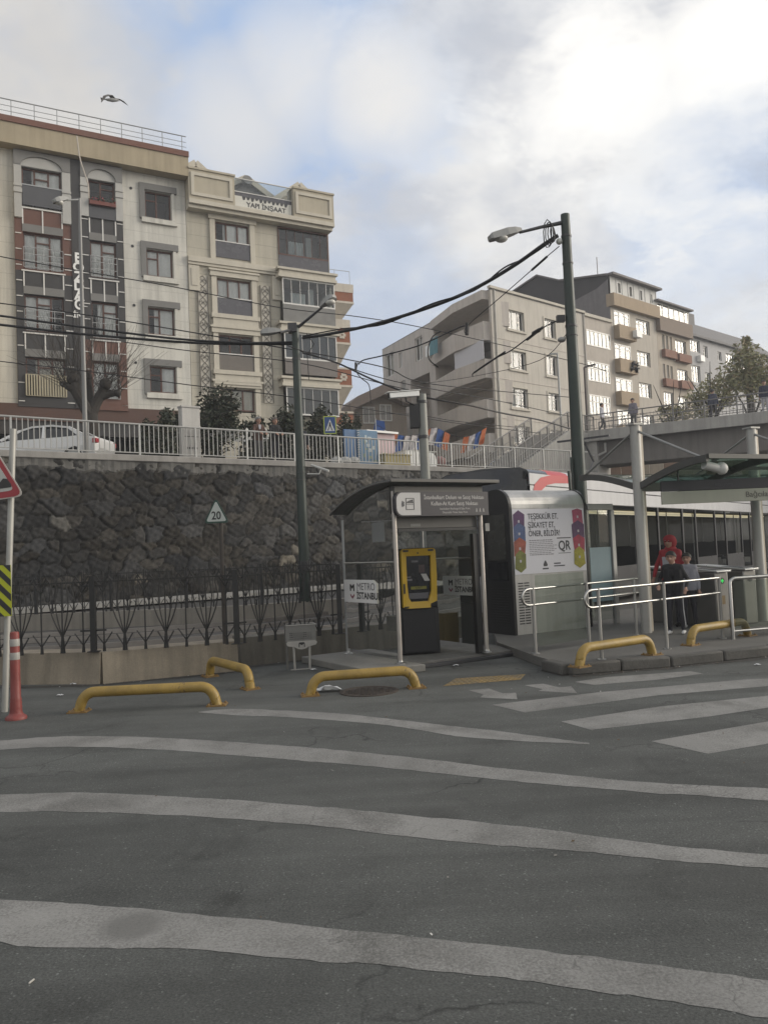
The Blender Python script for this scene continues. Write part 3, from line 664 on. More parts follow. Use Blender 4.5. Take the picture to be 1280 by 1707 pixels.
# bays
def zmid(k): return aw[k][3]
def clad(name, x0,x1,z0,z1, holes, m, y=-.14):
    b=MB(); b.holed(x0,x1,z0,z1,y,holes,.16,0,0); b.add([(x0,y,z0),(x0,0,z0),(x0,0,z1),(x0,y,z1)],[(3,2,1,0)]); b.add([(x1,y,z0),(x1,0,z0),(x1,0,z1),(x1,y,z1)],[(0,1,2,3)])
    b.add([(x0,y,z0),(x1,y,z0),(x1,0,z0),(x0,0,z0)],[(3,2,1,0)])
    return b.build(name,[m,interior],A,smooth=False)
def bay(K, x0,x1, cols):
    w=[aw[K+str(i)] for i in (1,2,3,4)]
    tops=[ATOP-.02]+[w[i][2]-.10 for i in range(3)]; bots=[w[i][2]-.10 for i in range(3)]+[APL-.12]
    for i in range(4):
        clad('cladding_panel',x0,x1,bots[i],tops[i],[w[i]],cols[i])
        if i:   # slate lintel strip and silver joints
            l=MB(); l.box(w[i][0]-.03,w[i][1]+.03,-.165,-.13,w[i][3]+.02,w[i][3]+.38); l.build('lintel',slate,A,smooth=False)
            zt=tops[i]
            def strip(*b_): q_=MB(); q_.box(*b_); q_.build('joint_strip',trim,A,smooth=False)
            for f in (0,.5,1):
                x=w[i][0]+(w[i][1]-w[i][0])*f; strip(x-.028,x+.028,-.175,-.135,w[i][3]+.36 if f!=.5 else w[i][3]+.02,zt-.02)
            for side in (0,1):
                for k in range(4):
                    z=bots[i]+.25+(zt-bots[i])*k/4
                    a,b=(x0,w[i][0]-.05) if side==0 else (w[i][1]+.05,x1)
                    strip(a+.02,b-.02,-.175,-.135,z-.02,z+.02)
            strip(w[i][0]-.1,w[i][1]+.1,-.20,-.135,bots[i-1]-.03,bots[i-1]+.03)
    # arched head over the top window with pilasters
    x_0,x_1,z_0,z_1=w[0]; g=MB(); n=12; cx=(x_0+x_1)/2; hw=(x_1-x_0)/2+.05; vs=[]
    arch=[(cx+hw*math.cos(math.pi*(1-i/n)), z_1+.04+.50*math.sin(math.pi*i/n)) for i in range(n+1)]
    for i in range(n):
        (xa_,za_),(xb_,zb_)=arch[i],arch[i+1]
        g.m=0; g.add([(xa_,-.26,za_),(xb_,-.26,zb_),(xb_,-.26,ATOP-.05),(xa_,-.26,ATOP-.05),(xa_,-.14,za_),(xb_,-.14,zb_)],[(0,1,2,3),(0,4,5,1)])
        g.m=1; g.add([(xa_,-.17,za_),(xb_,-.17,zb_),(xb_,-.17,z_1+.03),(xa_,-.17,z_1+.03)],[(3,2,1,0)])
    g.m=0; g.add([(x0,-.26,z_1+.04),(cx-hw,-.26,z_1+.04),(cx-hw,-.26,ATOP-.05),(x0,-.26,ATOP-.05)],[(0,1,2,3)]); g.add([(cx+hw,-.26,z_1+.04),(x1,-.26,z_1+.04),(x1,-.26,ATOP-.05),(cx+hw,-.26,ATOP-.05)],[(0,1,2,3)])
    g.add([(x1,-.26,z_1+.04),(x1,-.14,z_1+.04),(x1,-.14,ATOP-.05),(x1,-.26,ATOP-.05)],[(0,1,2,3)])
    g.build('window_arch',[greyarch,palestone],A,smooth=False)
    for a,b in ((x0,x_0-.03),(x_1+.03,x1)):
        p=MB(); p.box(a,b,-.24,-.13,w[0][2]-.6,z_1+.02); p.box(a-.02,b+.02,-.29,-.13,w[0][2]+.55,w[0][2]+.75); p.box(a-.02,b+.02,-.28,-.13,w[0][2]+.85,w[0][2]+.95)
        p.build('pilaster',palestone,A,smooth=False)
bay('W',bx0,bx1,[greyarch,terracotta,charcoal,charcoal]); bay('R',rx0,rx1,[greyarch,charcoal,charcoal,terracotta])
st=MB(); st.box(sx0,sx1,-.19,0,APL-.1,ATOP-.02); st.build('name_strip',charcoal,A,smooth=False)
lp=MB(); lp.box(rx0,rx1,-.175,-.13,APL-.14,aw['R4'][2]-.13); lp.build('spandrel',terracotta,A,smooth=False)
letz0,letz1=za(128,432),za(131,520); scx=(sx0+sx1)/2+.05
for i,ch in enumerate('BOZDAĞ'):
    z=letz0+(letz1-letz0)*i/5.6
    text_mesh('letter',ch,.62,mat('white letters',(.75,.75,.73),.5,var=.03),A,upright(scx,-.20,z),ext=.02,bold=.02)
text_mesh('letter','İN',.34,MATS['white letters'],A,upright(scx-.08,-.20,za(131,526)-.05),ext=.02,bold=.01)
# windows
for i,k in enumerate(('W1','W2','W3','W4')):
    r=aw[k]; window(A,r,.0,(1.05,1.15,1.05),{1:.24},cur=curtain if i!=3 else curtain2)
for i,k in enumerate(('R1','R2','R3','R4')):
    window(A,aw[k],.0,(1,1.15),{1:.27},cur=curtain if i else None)
for i,k in enumerate(('N1','N2','N3','N4')):
    r=aw[k]; window(A,r,.13,(.8,1),{0:.33},cur=(None,curtain,curtain,curtain)[i],gap=(0,1) if i<3 else (.5,1))
    s=MB(); s.box(r[0]-.28,r[0]-.02,-.10,.02,r[2]-.12,r[3]+.34); s.box(r[0]-.02,r[1]+.28,-.10,.02,r[3]+.02,r[3]+.34); s.build('window_surround',slate,A,smooth=False)
    s=MB(); s.box(r[1]+.02,r[1]+.16,-.07,.02,r[2]-.1,r[3]+.02); s.prism([(r[0]-.2,-.14,r[2]-.30),(r[1]+.26,-.14,r[2]-.30),(r[1]+.12,-.14,r[2]-.05),(r[0]-.2,-.14,r[2]-.05)],(0,.15,0)); s.build('sill',lightwall,A,smooth=False)
for r in extra: window(A,r,.13,(1,1),cur=curtain)
def rb(k): return aw[k]
x0,x1,z0,z1=rb('W1'); g=MB(); g.box(x0,x1,-.22,-.20,z0+.02,z0+.95); o=g.build('balcony_glass',mat('smoked balustrade glass',(.07,.07,.075),.15,var=.1),A,smooth=False); g=MB(); g.box(x0-.05,x1+.05,-.24,-.18,z0+.95,z0+1.0); g.build('balcony_rail',steel,A,smooth=False)
for k in ('W2','W3'): x0,x1,z0,z1=rb(k); balcony_rail('balcony_rail',A,x0,x1,z0+.05,z0+.98,-.24,dullsteel,.42,(0,.33,.66,1))
x0,x1,z0,z1=rb('W4'); balcony_rail('balcony_rail',A,x0,x1,z0+.0,z0+.98,-.24,mat('bamboo rail',(.38,.34,.24),.6),.11,(0,1),.03)
x0,x1,z0,z1=rb('R1'); g=MB(); g.box(x0-.05,x1+.05,-.22,-.19,z0-.62,z0-.05); g.build('balcony_glass',MATS['smoked balustrade glass'],A,smooth=False)
fb=MB(); fb.box(x0,x1,-.40,-.22,z0-.02,z0+.16); fx=fb.build('flower_box',mat('red brown planter',(.15,.05,.04),.7),A,smooth=False)
fm=MB()
for i in range(90):
    p=V((x0+(x1-x0)*rnd.random(),-.31+.16*(rnd.random()-.5),z0+.15+.28*rnd.random()**1.5)); a=V((rnd.uniform(-1,1),rnd.uniform(-1,1),rnd.uniform(-1,1))).normalized()*.06; b=a.orthogonal().normalized()*.05; fm.m=rnd.choice((0,0,1)); fm.poly([p-a,p-b,p+a,p+b])
fm.build('flowers',[mat('geranium leaf',(.045,.055,.03),.7),mat('geranium bloom',(.28,.04,.05),.7)],fx,smooth=False)
for k in ('R2','R3','R4'): x0,x1,z0,z1=rb(k); balcony_rail('balcony_rail',A,x0,x1,z0+.02,z0+1.0,-.26,dullsteel,.20,(0,.35,.7,1))
# parapet and roof rail
pb=MB(); pb.box(AX0,AX1+.05,-.62,.3,ATOP,ATOP+.98); pb.build('parapet',tanband,A,smooth=False)
pb=MB(); pb.box(AX0,AX1+.07,-.68,.3,ATOP+.98,ATOP+1.26); pb.build('roof_edge',brownband,A,smooth=False)
ZR=ATOP+1.26
rr=MB(); rr.tube([(AX0,-.45,ZR+.85),(AX1,-.45,ZR+.85)],.025,6); rr.tube([(AX0,-.45,ZR+.55),(AX1,-.45,ZR+.55)],.014,5); rr.tube([(AX0,-.45,ZR+.3),(AX1,-.45,ZR+.3)],.014,5)
for i in range(18):
    x=AX1-.2-i*.98; rr.tube([(x,-.45,ZR),(x,-.45,ZR+.85)],.02,5)
rr.build('roof_rail',dullsteel,A)
for px,py,wd in ((200,244,1.1),(87,226,.9)):
    x=xa(px,py); g=MB(); z=ZR-.2; g.add([(x-wd,2,z),(x+wd,2,z),(x,2,z+1.3),(x-wd,4,z),(x+wd,4,z),(x,4,z+1.3)],[(0,1,2),(5,4,3),(0,2,5,3),(1,4,5,2)]); g.build('roof_gable',brownband,A,smooth=False)
vt=MB()
for z in (za(212,312),za(215,409),za(219,508),za(223,604)): vt.tube([(rx1+.45,-.02,z),(rx1+.45,.02,z)],.07,10)
vt.build('vent_hole',black,A)
# down cable slung from the roof of A
# ================================================================ beige building with ornament strips
B=thing('apartment_building','beige apartment block with ornamental strips, mouldings and glazed corner balconies','building',FA.o,FA.th)
beige=mat('beige facade panel',(.44,.41,.34),.82,var=.11,scale=.5,streak=.22,fine=.05,joint=.6,jz=.66,jw=.022,joint_col=.4)
cream=mat('cream stone moulding',(.50,.465,.39),.8,var=.07,scale=1.5,streak=.12)
def RB(*a): return FA.rect(*a)
BX0=FA.len+.02; BX1=FA.loc(549,440)[0]; bx_bal=FA.loc(462,420)[0]
BT=FA.loc(307,337)[1]; 
bw=[RB(356,367.5,415,435),RB(361,462.5,418.7,527.5),RB(365.5,557,424.5,619.5),RB(368,647,426,689)]
m0=sum(r[0] for r in bw)/4; m1=sum(r[1] for r in bw)/4; bw=[(m0,m1,r[2],r[3]) for r in bw]
bg_=[RB(461.7,377,547,459.5),RB(465.5,465.5,552.5,547.5),RB(468.7,555.5,556,631),RB(472.5,646,559.5,697)]
g0=sum(r[0] for r in bg_)/4; bg_=[(g0,BX1-.06,r[2],r[3]) for r in bg_]
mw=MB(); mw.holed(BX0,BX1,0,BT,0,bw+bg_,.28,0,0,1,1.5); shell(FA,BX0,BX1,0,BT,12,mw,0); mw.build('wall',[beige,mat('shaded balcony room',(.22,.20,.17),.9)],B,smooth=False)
greypanel=mat('smoky grey balustrade panel',(.085,.083,.092),.25,var=.1)
for i,r in enumerate(bw):
    x0,x1,z0,z1=r; h=(z1-z0)*(.44 if i<3 else .1)
    window(B,(x0,x1,z0+h*.7,z1),.08,(1,1,1),cur=(curtain,curtain,None,curtain2)[i],gap=(0,1))
    if i<3:
        p=MB(); p.box(x0-.02,x1+.02,-.05,-.02,z0,z0+h); p.build('balcony_panel',greypanel if i<2 else mat('brown grey panel',(.13,.115,.10),.5),B,smooth=False); p=MB(); p.box(x0-.08,x1+.08,-.07,0,z0+h,z0+h+.05); p.build('handrail',trim,B,smooth=False)
    s=MB(); w_=.30
    s.box(x0-w_,x0-.03,-.10,0,z0-.25,z1+.06); s.box(x1+.03,x1+w_,-.10,0,z0-.25,z1+.06); s.box(x0-w_-.08,x1+w_+.08,-.16,0,z1+.06,z1+.32); s.box(x0-w_-.15,x1+w_+.15,-.22,0,z1+.32,z1+.42)
    s.build('window_surround',cream,B,smooth=False)
    if i in (1,2):
        s=MB(); s.box(x0-.38,x1+.38,-.24,0,z0-.28,z0-.06); s.box(x0-.30,x1+.30,-.18,0,z0-.62,z0-.28); s.box(x0-.34,x1+.34,-.21,0,z0-.80,z0-.62); s.build('sill',cream,B,smooth=False)
# glazed corner balconies
for i,r in enumerate(bg_):
    x0,x1,z0,z1=r; H=z1-z0; zp=z0+H*(.34,.40,.36,.0)[i]; pr=(.05,.42,.42,.42)[i]; xr=x1+(0,.10,.10,.10)[i]
    fmm=(brownframe,trim,trim,trim)[i]
    if i<3:
        p=MB(); p.box(x0,xr,-pr,-pr+.05,z0,zp); p.box(xr-.05,xr,-pr+.05,1.2,z0,zp); p.build('balcony_panel',(greypanel,mat('grey balcony panel',(.16,.158,.15),.5),mat('taupe balcony panel',(.14,.125,.115),.55))[i],B,smooth=False)
    f=MB()
    for zz in (zp,z1-.08):
        f.box(x0,xr,-pr-.01,-pr+.06,zz,zz+.08); f.box(xr-.06,xr+.01,-pr+.06,1.2,zz,zz+.08)
    n=6
    for k in range(n+1):
        x=x0+(xr-x0)*k/n; f.box(x-.012 if k else x0,x+.012 if k else x0+.06,-pr,-pr+.03,zp+.08,z1-.08)
    f.box(xr-.05,xr,-pr,-pr+.05,zp+.08,z1-.08)
    fo=f.build('balcony_glazing',fmm,B,smooth=False)
    g=MB(); g.poly([(x0,-pr+.02,zp+.08),(xr-.03,-pr+.02,zp+.08),(xr-.03,-pr+.02,z1-.08),(x0,-pr+.02,z1-.08)]); g.poly([(xr-.03,-pr+.02,zp+.08),(xr-.03,1.2,zp+.08),(xr-.03,1.2,z1-.08),(xr-.03,-pr+.02,z1-.08)])
    g.build('pane',glass('balcony glass',(.72,.78,.80),1.6,1.3),fo,smooth=False)
    if i in (0,1):
        for a,b,hh in ((.25,.55,.62),(.6,.72,.85)):
            c=MB(); xx0=x0+(x1-x0)*a; xx1=x0+(x1-x0)*b; nn=24; vs=[];fs=[]
            for q in range(nn+1): vs += [(xx0+(xx1-xx0)*q/nn,.3+.05*math.sin(q*1.4),zp),(xx0+(xx1-xx0)*q/nn,.3+.05*math.sin(q*1.4),zp+(z1-zp)*hh)]
            for q in range(nn): fs.append((2*q,2*q+2,2*q+3,2*q+1))
            c.add(vs,fs); c.build('curtain',curtain,fo)
    else:
        c=MB(); c.box(x0+.05,xr-.08,-pr+.10,-pr+.12,zp+.02,z1-.1); c.build('roller_blind',mat('grey roller blind',(.17,.175,.185),.8,var=.05) if i==2 else mat('taupe roller blind',(.20,.18,.16),.8,var=.05),fo,smooth=False)
    if i:
        s=MB(); s.box(x0-.25,xr+.12,-pr-.14,1.2,z1,z1+.16); s.box(x0-.18,xr+.06,-pr-.08,1.2,z1+.16,z1+.40); s.box(x0-.30,xr+.16,-pr-.18,1.2,z1+.40,z1+.52); s.build('balcony_cornice',cream,B,smooth=False)
# cornice over the second storey, pilaster panels, ornament strips
zc=FA.loc(310,426)[1]; c_=MB(); c_.box(BX0,g0-.05,-.14,0,zc-.42,zc-.28); c_.box(BX0,g0-.05,-.20,0,zc-.28,zc); c_.build('cornice',cream,B,smooth=False)
def cxs(px,py): return FA.loc(px,py)[0]
orn=mat('dark ornament metal',(.10,.09,.08),.5,.3)
for (pa,pb,top,bot) in ((331,346,459,660),(435.5,453,476,672)):
    x0=cxs(pa,560); x1=x0+.55; z1=FA.loc(pa,top)[1]; z0=FA.loc(pb,bot)[1]
    p=MB(); p.box(x0,x1,-.05,0,z0,z1); st_=p.build('ornament_strip',mat('pale ornament ground',(.47,.44,.38),.8),B,smooth=False)
    b=MB(); xm=(x0+x1)/2; n=int((z1-z0)/.55)
    b.box(x0,x0+.03,-.09,-.05,z0,z1); b.box(x1-.03,x1,-.09,-.05,z0,z1)
    for k in range(n):
        za_=z0+k*(z1-z0)/n; h=(z1-z0)/n
        for sgn in (-1,1):
            pts=[(xm+sgn*.20*math.sin(math.pi*t_),-.075,za_+h*t_) for t_ in (0,.2,.4,.6,.8,1)]; b.tube(pts,.013,4)
            b.tube([(xm+sgn*.2,-.075,za_+h*.5),(xm+sgn*.06,-.075,za_+h*.72),(xm+sgn*.03,-.075,za_+h*.5),(xm+sgn*.14,-.075,za_+h*.28)],.012,4)
        b.poly([(xm-.05,-.085,za_+h*.5),(xm,-.085,za_+h*.42),(xm+.05,-.085,za_+h*.5),(xm,-.085,za_+h*.6)])
    b.build('scrollwork',orn,st_,smooth=False)
for pa in (312,450):
    x0=cxs(pa,440)+.05; p=MB(); p.box(x0,x0+.55,-.10,0,zc-1.75,zc-.45); p.box(x0+.12,x0+.43,-.13,-.10,zc-1.5,zc-.62); p.build('panel_moulding',cream,B,smooth=False)
# parapet with panels, glazed centre and sign
PT=FA.loc(307,288)[1]; x_l=FA.loc(385,330)[0]; x_r=FA.loc(482,345)[0]
for a,b in ((BX0,x_l),(x_r,BX1+.10)):
    p=MB(); p.box(a,b,-.62,.2,BT,PT); p.box(a-.02,b+.04,-.68,.2,PT,PT+.10); p.build('parapet',beige if False else mat('beige render',(.41,.37,.29),.85,var=.08,streak=.15),B,smooth=False)
    f=MB(); 
    for q in ((a+.12,b-.12,BT+.18,BT+.34),(a+.12,b-.12,PT-.32,PT-.16),(a+.12,a+.28,BT+.34,PT-.32),(b-.28,b-.12,BT+.34,PT-.32)): f.box(q[0],q[1],-.68,-.615,q[2],q[3])
    f.build('panel_moulding',cream,B,smooth=False)
p=MB(); p.box(BX0,BX1+.10,-.66,.2,BT-.22,BT); p.box(BX0,BX1+.04,-.5,.2,BT-.40,BT-.22); p.build('eaves_moulding',cream,B,smooth=False)
p=MB(); p.box(x_l,x_r,-.36,.1,BT,PT-.62); p.build('parapet_panel',greypanel,B,smooth=False)
p=MB(); p.box(x_l,x_r,-.35,-.33,PT-.60,PT+.08); p.build('balustrade_glass',glass('clear balustrade',(.80,.83,.84),1.45,1.0),B,smooth=False); p=MB(); p.box(x_l,x_r,-.38,-.30,PT-.64,PT-.60); p.box(x_l,x_r,-.37,-.31,PT+.08,PT+.12); p.build('handrail',trim,B,smooth=False)
p=MB(); p.box(x_l+.05,x_r-.05,-.44,-.40,BT+.04,BT+.66); sg=p.build('name_board',mat('cream sign board',(.56,.55,.50),.7,var=.05),B,smooth=False)
text_mesh('lettering','YAPI İNŞAAT',.36,darkgrey,sg,upright((x_l+x_r)/2+.15,-.445,BT+.26),ext=.006,bold=.006)
k_=MB(); zz=BT+.66
for i in range(11):
    x=x_l+.45+(x_r-x_l-.7)*i/11; d=.10+.10*rnd.random(); k_.add([(x,-.447,zz),(x+.22,-.447,zz),(x+.14,-.447,zz-d),(x+.05,-.447,zz-d)],[(0,3,2,1)])
k_.build('lettering',darkgrey,sg,smooth=False)
def gable(px, py, wd, h, m, inner, yd=.9, name='roof_gable'):
    x,z=FA.loc(px,py,yd); g=MB(); g.m=0
    g.prism([(x-wd,yd,z-h),(x+wd,yd,z-h),(x,yd,z)],(0,6,0)); 
    if inner is not None: g.m=1; g.prism([(x-wd*.38,yd-.02,z-h*.85),(x+wd*.38,yd-.02,z-h*.85),(x,yd-.02,z-h*.38)],(0,.03,0))
    g.m=2; 
    for sg_ in (-1,1): g.bar((x,yd-.12,z+.05),(x+sg_*(wd+.12),yd-.12,z-h-.02),.3,.16,up=(0,1,0))
    g.build(name,[m,interior,cream],B,smooth=False)
gable(325,274,1.55,1.15,MATS['beige render'],1); gable(497,310,1.5,1.15,MATS['beige render'],1); gable(409,299,2.6,1.5,slate,None,1.6)
x,z=FA.loc(362,289,.9); ch=MB(); ch.box(x-.42,x+.42,1.2,2.0,z-1.2,z-.2); ch.box(x-.5,x+.5,1.1,2.1,z-.28,z-.18)
for a,b in ((-.35,1.25),(.35,1.25),(-.35,1.9),(.35,1.9)): ch.box(x+a-.06,x+a+.06,b-.06,b+.06,z-.2,z+.02)
ch.add([(x-.55,1.05,z+.02),(x+.55,1.05,z+.02),(x+.55,2.15,z+.02),(x-.55,2.15,z+.02),(x,1.6,z+.32)],[(0,1,4),(1,2,4),(2,3,4),(3,0,4),(3,2,1,0)]); ch.build('chimney',mat('pale chimney stone',(.42,.40,.36),.85),B,smooth=False)
x,z=FA.loc(410,304,1.4); d_=MB(); d_.tube([(x,1.3,z),(x,1.1,z+.05)],.28,12); d_.build('satellite_dish',slate,B)
# ================================================================ neighbour at the far left and the sliver building behind the beige one
Lb=thing('apartment_building','yellow rendered building at the left edge with brown balconies','building',FA.world(-.55,-1.6,0),FA.th)
m_=MB(); m_.box(-8,0,0,10,0,15.4); m_.build('wall',mat('yellow ochre render',(.40,.33,.19),.85,var=.1,streak=.2),Lb,smooth=False)
for i in range(4):
    b=MB(); b.box(-1.6,.02,-.5,0,4.4+2.8*i,5.1+2.8*i); b.build('balcony',brownband if i%2 else tanband,Lb,smooth=False)
    window(Lb,(-1.5,-.1,5.2+2.8*i,6.6+2.8*i),-.08,(1,1))
FE=Frame((-1.2,53.0),(-1.2+3.2*.86,53.0+3.2*.5),5.0)
pe=at(583,480,53.5)
E_=thing('apartment_building','tall cream building with brown balcony bands behind the beige block','building',(-7.0,50.0,5.0),rad(26))
Wi=lambda px,py,Y: WM[E_.name].inverted()@at(px,py,Y)
creamwall=mat('cream rendered wall',(.52,.48,.42),.85,var=.08,streak=.15)
xR=Wi(571,560,51.5).x; ztop=Wi(575,480,51.5).z
m_=MB(); m_.holed(0,xR,0,ztop,0,[(xR-1.3,xR-.4,z,z+1.4) for z in (3.0,5.8,8.6,11.4)],.3,0,0,1,1); shell(None,0,xR,0,ztop,10,m_,0); m_.build('wall',[creamwall,interior],E_,smooth=False)
for i,(pyt,pyb) in enumerate(((488,503),(548,572),(617,643),(690,708))):
    zt=Wi(575,pyt,51.5).z; zb=Wi(575,pyb,51.5).z; ex=.75 if i==0 else .42
    b=MB(); b.m=0; b.box(xR-2.6,xR+ex,-1.0,.6,zb,zt); b.m=1; b.box(xR-2.62,xR+ex+.03,-1.03,.6,zb-.14,zb); b.box(xR-2.62,xR+ex+.03,-1.03,.6,zt,zt+(.55 if i<2 else .12)); 
    b.m=1; b.add([(xR-2.6,-1.0,zb-.14),(xR+ex,-1.0,zb-.14),(xR+ex,.6,zb-.14),(xR-2.6,.6,zb-.14),(xR-2.6,-.1,zb-1.3),(xR,-.1,zb-1.3),(xR,.6,zb-1.3),(xR-2.6,.6,zb-1.3)],[(0,4,5,1),(1,5,6,2),(7,6,5,4)])
    if i: 
        b.m=1
        for an in range(6):
            a=an*math.pi/3; b.box(xR-.15+.16*math.cos(a)-.09,xR-.15+.16*math.cos(a)+.09,-1.05,-.99,(zb+zt)/2+.16*math.sin(a)-.09,(zb+zt)/2+.16*math.sin(a)+.09)
    b.build('balcony',[mat('brick brown band',(.24,.10,.06),.8,var=.12),creamwall],E_,smooth=False)
zt=Wi(575,478,51.5).z
balcony_rail('roof_rail',E_,xR-2.6,xR+.6,zt+.1,zt+1.05,-.9,dullsteel,.8,(1,))
ac=MB(); ac.box(xR-.9,xR-.1,-.35,0,3.4,4.0); ac.build('air_conditioner',white,E_,bevel=.03)
# small house with a pitched roof
H_=thing('house','small taupe house with a sloping eave beside the corner block','house',(-3.4,60.0,5.0),rad(20))
Wh=lambda px,py,Y: WM[H_.name].inverted()@at(px,py,Y)
pts=[(577,676),(590,664),(640,640),(690,655)]
pp=[Wh(x,y,61) for x,y in pts]
taupe=mat('taupe render',(.27,.235,.20),.88,var=.1,streak=.2)
m_=MB(); m_.prism([(p.x,.6,p.z-.5) for p in pp]+[(pp[-1].x,.6,0),(pp[0].x,.6,0)],(0,8,0)); m_.build('wall',taupe,H_,smooth=False)
r_=MB()
for a,b in zip(pp[:-1],pp[1:]): r_.prism([(a.x,-.5,a.z),(b.x,-.5,b.z),(b.x,-.5,b.z-.8),(a.x,-.5,a.z-.8)],(0,9,0))
r_.build('roof',mat('taupe roof edge',(.24,.20,.175),.85,var=.12),H_,smooth=False)
for px,py in ((618,678),(650,672)):
    q=Wh(px,py,61); window(H_,(q.x-.5,q.x+.5,q.z-1.2,q.z+.1),.5,(1,1),fm=whiteframe)
# ================================================================ corner block
FC=Frame((8.17,56.0),(19.51,65.85),5.0); FL=Frame((0.46,71.98),(8.17,56.0),5.0)
Cb=thing('apartment_building','taupe four storey corner block with deep recessed balconies on its left face','building',FC.o,FC.th)
greige=mat('greige render',(.47,.44,.39),.88,var=.1,scale=.5,streak=.22,fine=.05)
greige2=mat('greige render of the balcony side',(.48,.44,.40),.88,var=.1,scale=.5,streak=.22,fine=.05)
CT=FC.loc(817,482)[1]; XC=FC.loc(974,540)[0]
def snap(ws):
    a=sum(r[0] for r in ws)/len(ws); b=sum(r[1] for r in ws)/len(ws); return [(a,b,r[2],r[3]) for r in ws]
c1=snap([FC.rect(*a) for a in ((846,515,874.5,552.5),(848,582.5,878,617.5),(851,645,880,681),(855,709,882,740))])
c2=snap([FC.rect(*a) for a in ((908,530,927.5,565),(910.5,591,931,627.5),(912.5,654,932.5,686),(914,716,934,746))])
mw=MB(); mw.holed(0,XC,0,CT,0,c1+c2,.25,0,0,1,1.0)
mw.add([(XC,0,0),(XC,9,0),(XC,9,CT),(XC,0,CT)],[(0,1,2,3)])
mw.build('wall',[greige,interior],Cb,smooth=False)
for i,r in enumerate(c1+c2):
    window(Cb,r,.14,(1,1,.8) if i<4 else (1,.9),{0:.3,1:.3} if i in (2,3,6) else None,fm=whiteframe,gm=pane,cur=curtain,gap=(0,.66))
    s=MB(); x0,x1,z0,z1=r; s.box(x0-.13,x0,-.05,0,z0-.1,z1+.12); s.box(x1,x1+.13,-.05,0,z0-.1,z1+.12); s.box(x0,x1,-.05,0,z1,z1+.12); s.box(x0-.18,x1+.18,-.12,0,z0-.22,z0-.1); s.build('window_surround',mat('pale window surround',(.47,.44,.38),.85,var=.08,streak=.15),Cb,smooth=False)
b=MB()
for z in (c1[0][2]-.9,c1[1][2]-.9,c1[2][2]-.9): b.box(.02,XC,-.03,0,z-.03,z+.03)
b.build('string_course',greige2,Cb,smooth=False)
rf=MB(); e0=FC.world(0,0,CT); rfp=[FL.world(0,0,CT),FL.world(FL.len,0,CT),FC.world(XC,0,CT),FC.world(XC,9,CT),FL.world(0,9,CT)]
rf.prism(rfp,(0,0,.08)); rf.build('roof',concrete,Cb,world=True,smooth=False)
rf=MB(); rf.box(-.15,XC,-.14,.15,CT+.08,CT+.26); rf.build('roof_edge',mat('pale window surround',(.47,.44,.38)),Cb,smooth=False)
for xx in (.35,XC-.15): dp=MB(); dp.tube([(xx,-.07,0),(xx,-.07,CT)],.06,6); dp.build('downpipe',mat('pale downpipe',(.48,.46,.42),.6),Cb)
# left face (local frame of its own, built in world space)
L=lambda px,py: FL.loc(px,py)
def lw(mb): 
    mb.v=[tuple(FL.world(*p)) for p in mb.v]; return mb
bxl,bxr=L(727,640)[0],L(818,580)[0]
sxl,sxr=L(684,640)[0],L(717,640)[0]
lev=[(L(735,543)[1],L(735,576)[1]),(L(735,602)[1],L(735,630)[1]),(L(735,658)[1],L(735,688)[1]),(L(735,712)[1],L(735,745)[1])]
hol=[(bxl,bxr,b_-.2,t_) for t_,b_ in lev]
hol=[(bxl,bxr,max(b_,0),t_) for (t_,b_) in [(L(730,545)[1],L(730,583)[1]),(L(730,606)[1],L(730,640)[1]),(L(730,666)[1],L(730,700)[1]),(L(730,720)[1],L(730,752)[1])]]
sth=[(sxl,sxr,0.2,L(690,632)[1])]
wl=[FL.rect(691,565,705,597.5),FL.rect(642.5,592,657,624),FL.rect(664.5,589,671,611),FL.rect(646,655,655,688),FL.rect(668,636,677,668)]
FLT=CT
mw=MB(); mw.holed(0,FL.len,0,FLT,0,sth+wl,.25,0,0,1,1.2)
mw.f=[f for f in mw.f]
mw=MB(); mw.holed(0,FL.len,0,FLT,0,wl,.25,0,0,1,1.0); big=mw
mw=MB(); mw.holed(0,FL.len,0,FLT,0,wl+sth+hol,1.7,0,0,0,1.7)
o=lw(mw).build('wall',[greige2,interior],Cb,world=True,smooth=False)
mwb=MB(); mwb.add([(0,0,0),(0,9,0),(0,9,FLT),(0,0,FLT)],[(3,2,1,0)]); lw(mwb).build('wall',greige2,Cb,world=True,smooth=False)
for i,r in enumerate(wl):
    f=MB(); x0,x1,z0,z1=r
    f.box(x0,x1,.1,.18,z0,z0+.09); f.box(x0,x1,.1,.18,z1-.09,z1); f.box(x0,x0+.09,.1,.18,z0,z1); f.box(x1-.09,x1,.1,.18,z0,z1); f.box((x0+x1)/2-.05,(x0+x1)/2+.05,.1,.18,z0,z1)
    wo=lw(f).build('window',whiteframe,Cb,world=True,smooth=False)
    g=MB(); g.poly([(x0,.2,z0),(x1,.2,z0),(x1,.2,z1),(x0,.2,z1)]); lw(g).build('pane',pane,wo,world=True,smooth=False)
    g=MB(); g.box(x0,x0+(x1-x0)*.6,.5,.52,z0,z1); lw(g).build('curtain',curtain2 if i else curtain,wo,world=True,smooth=False)
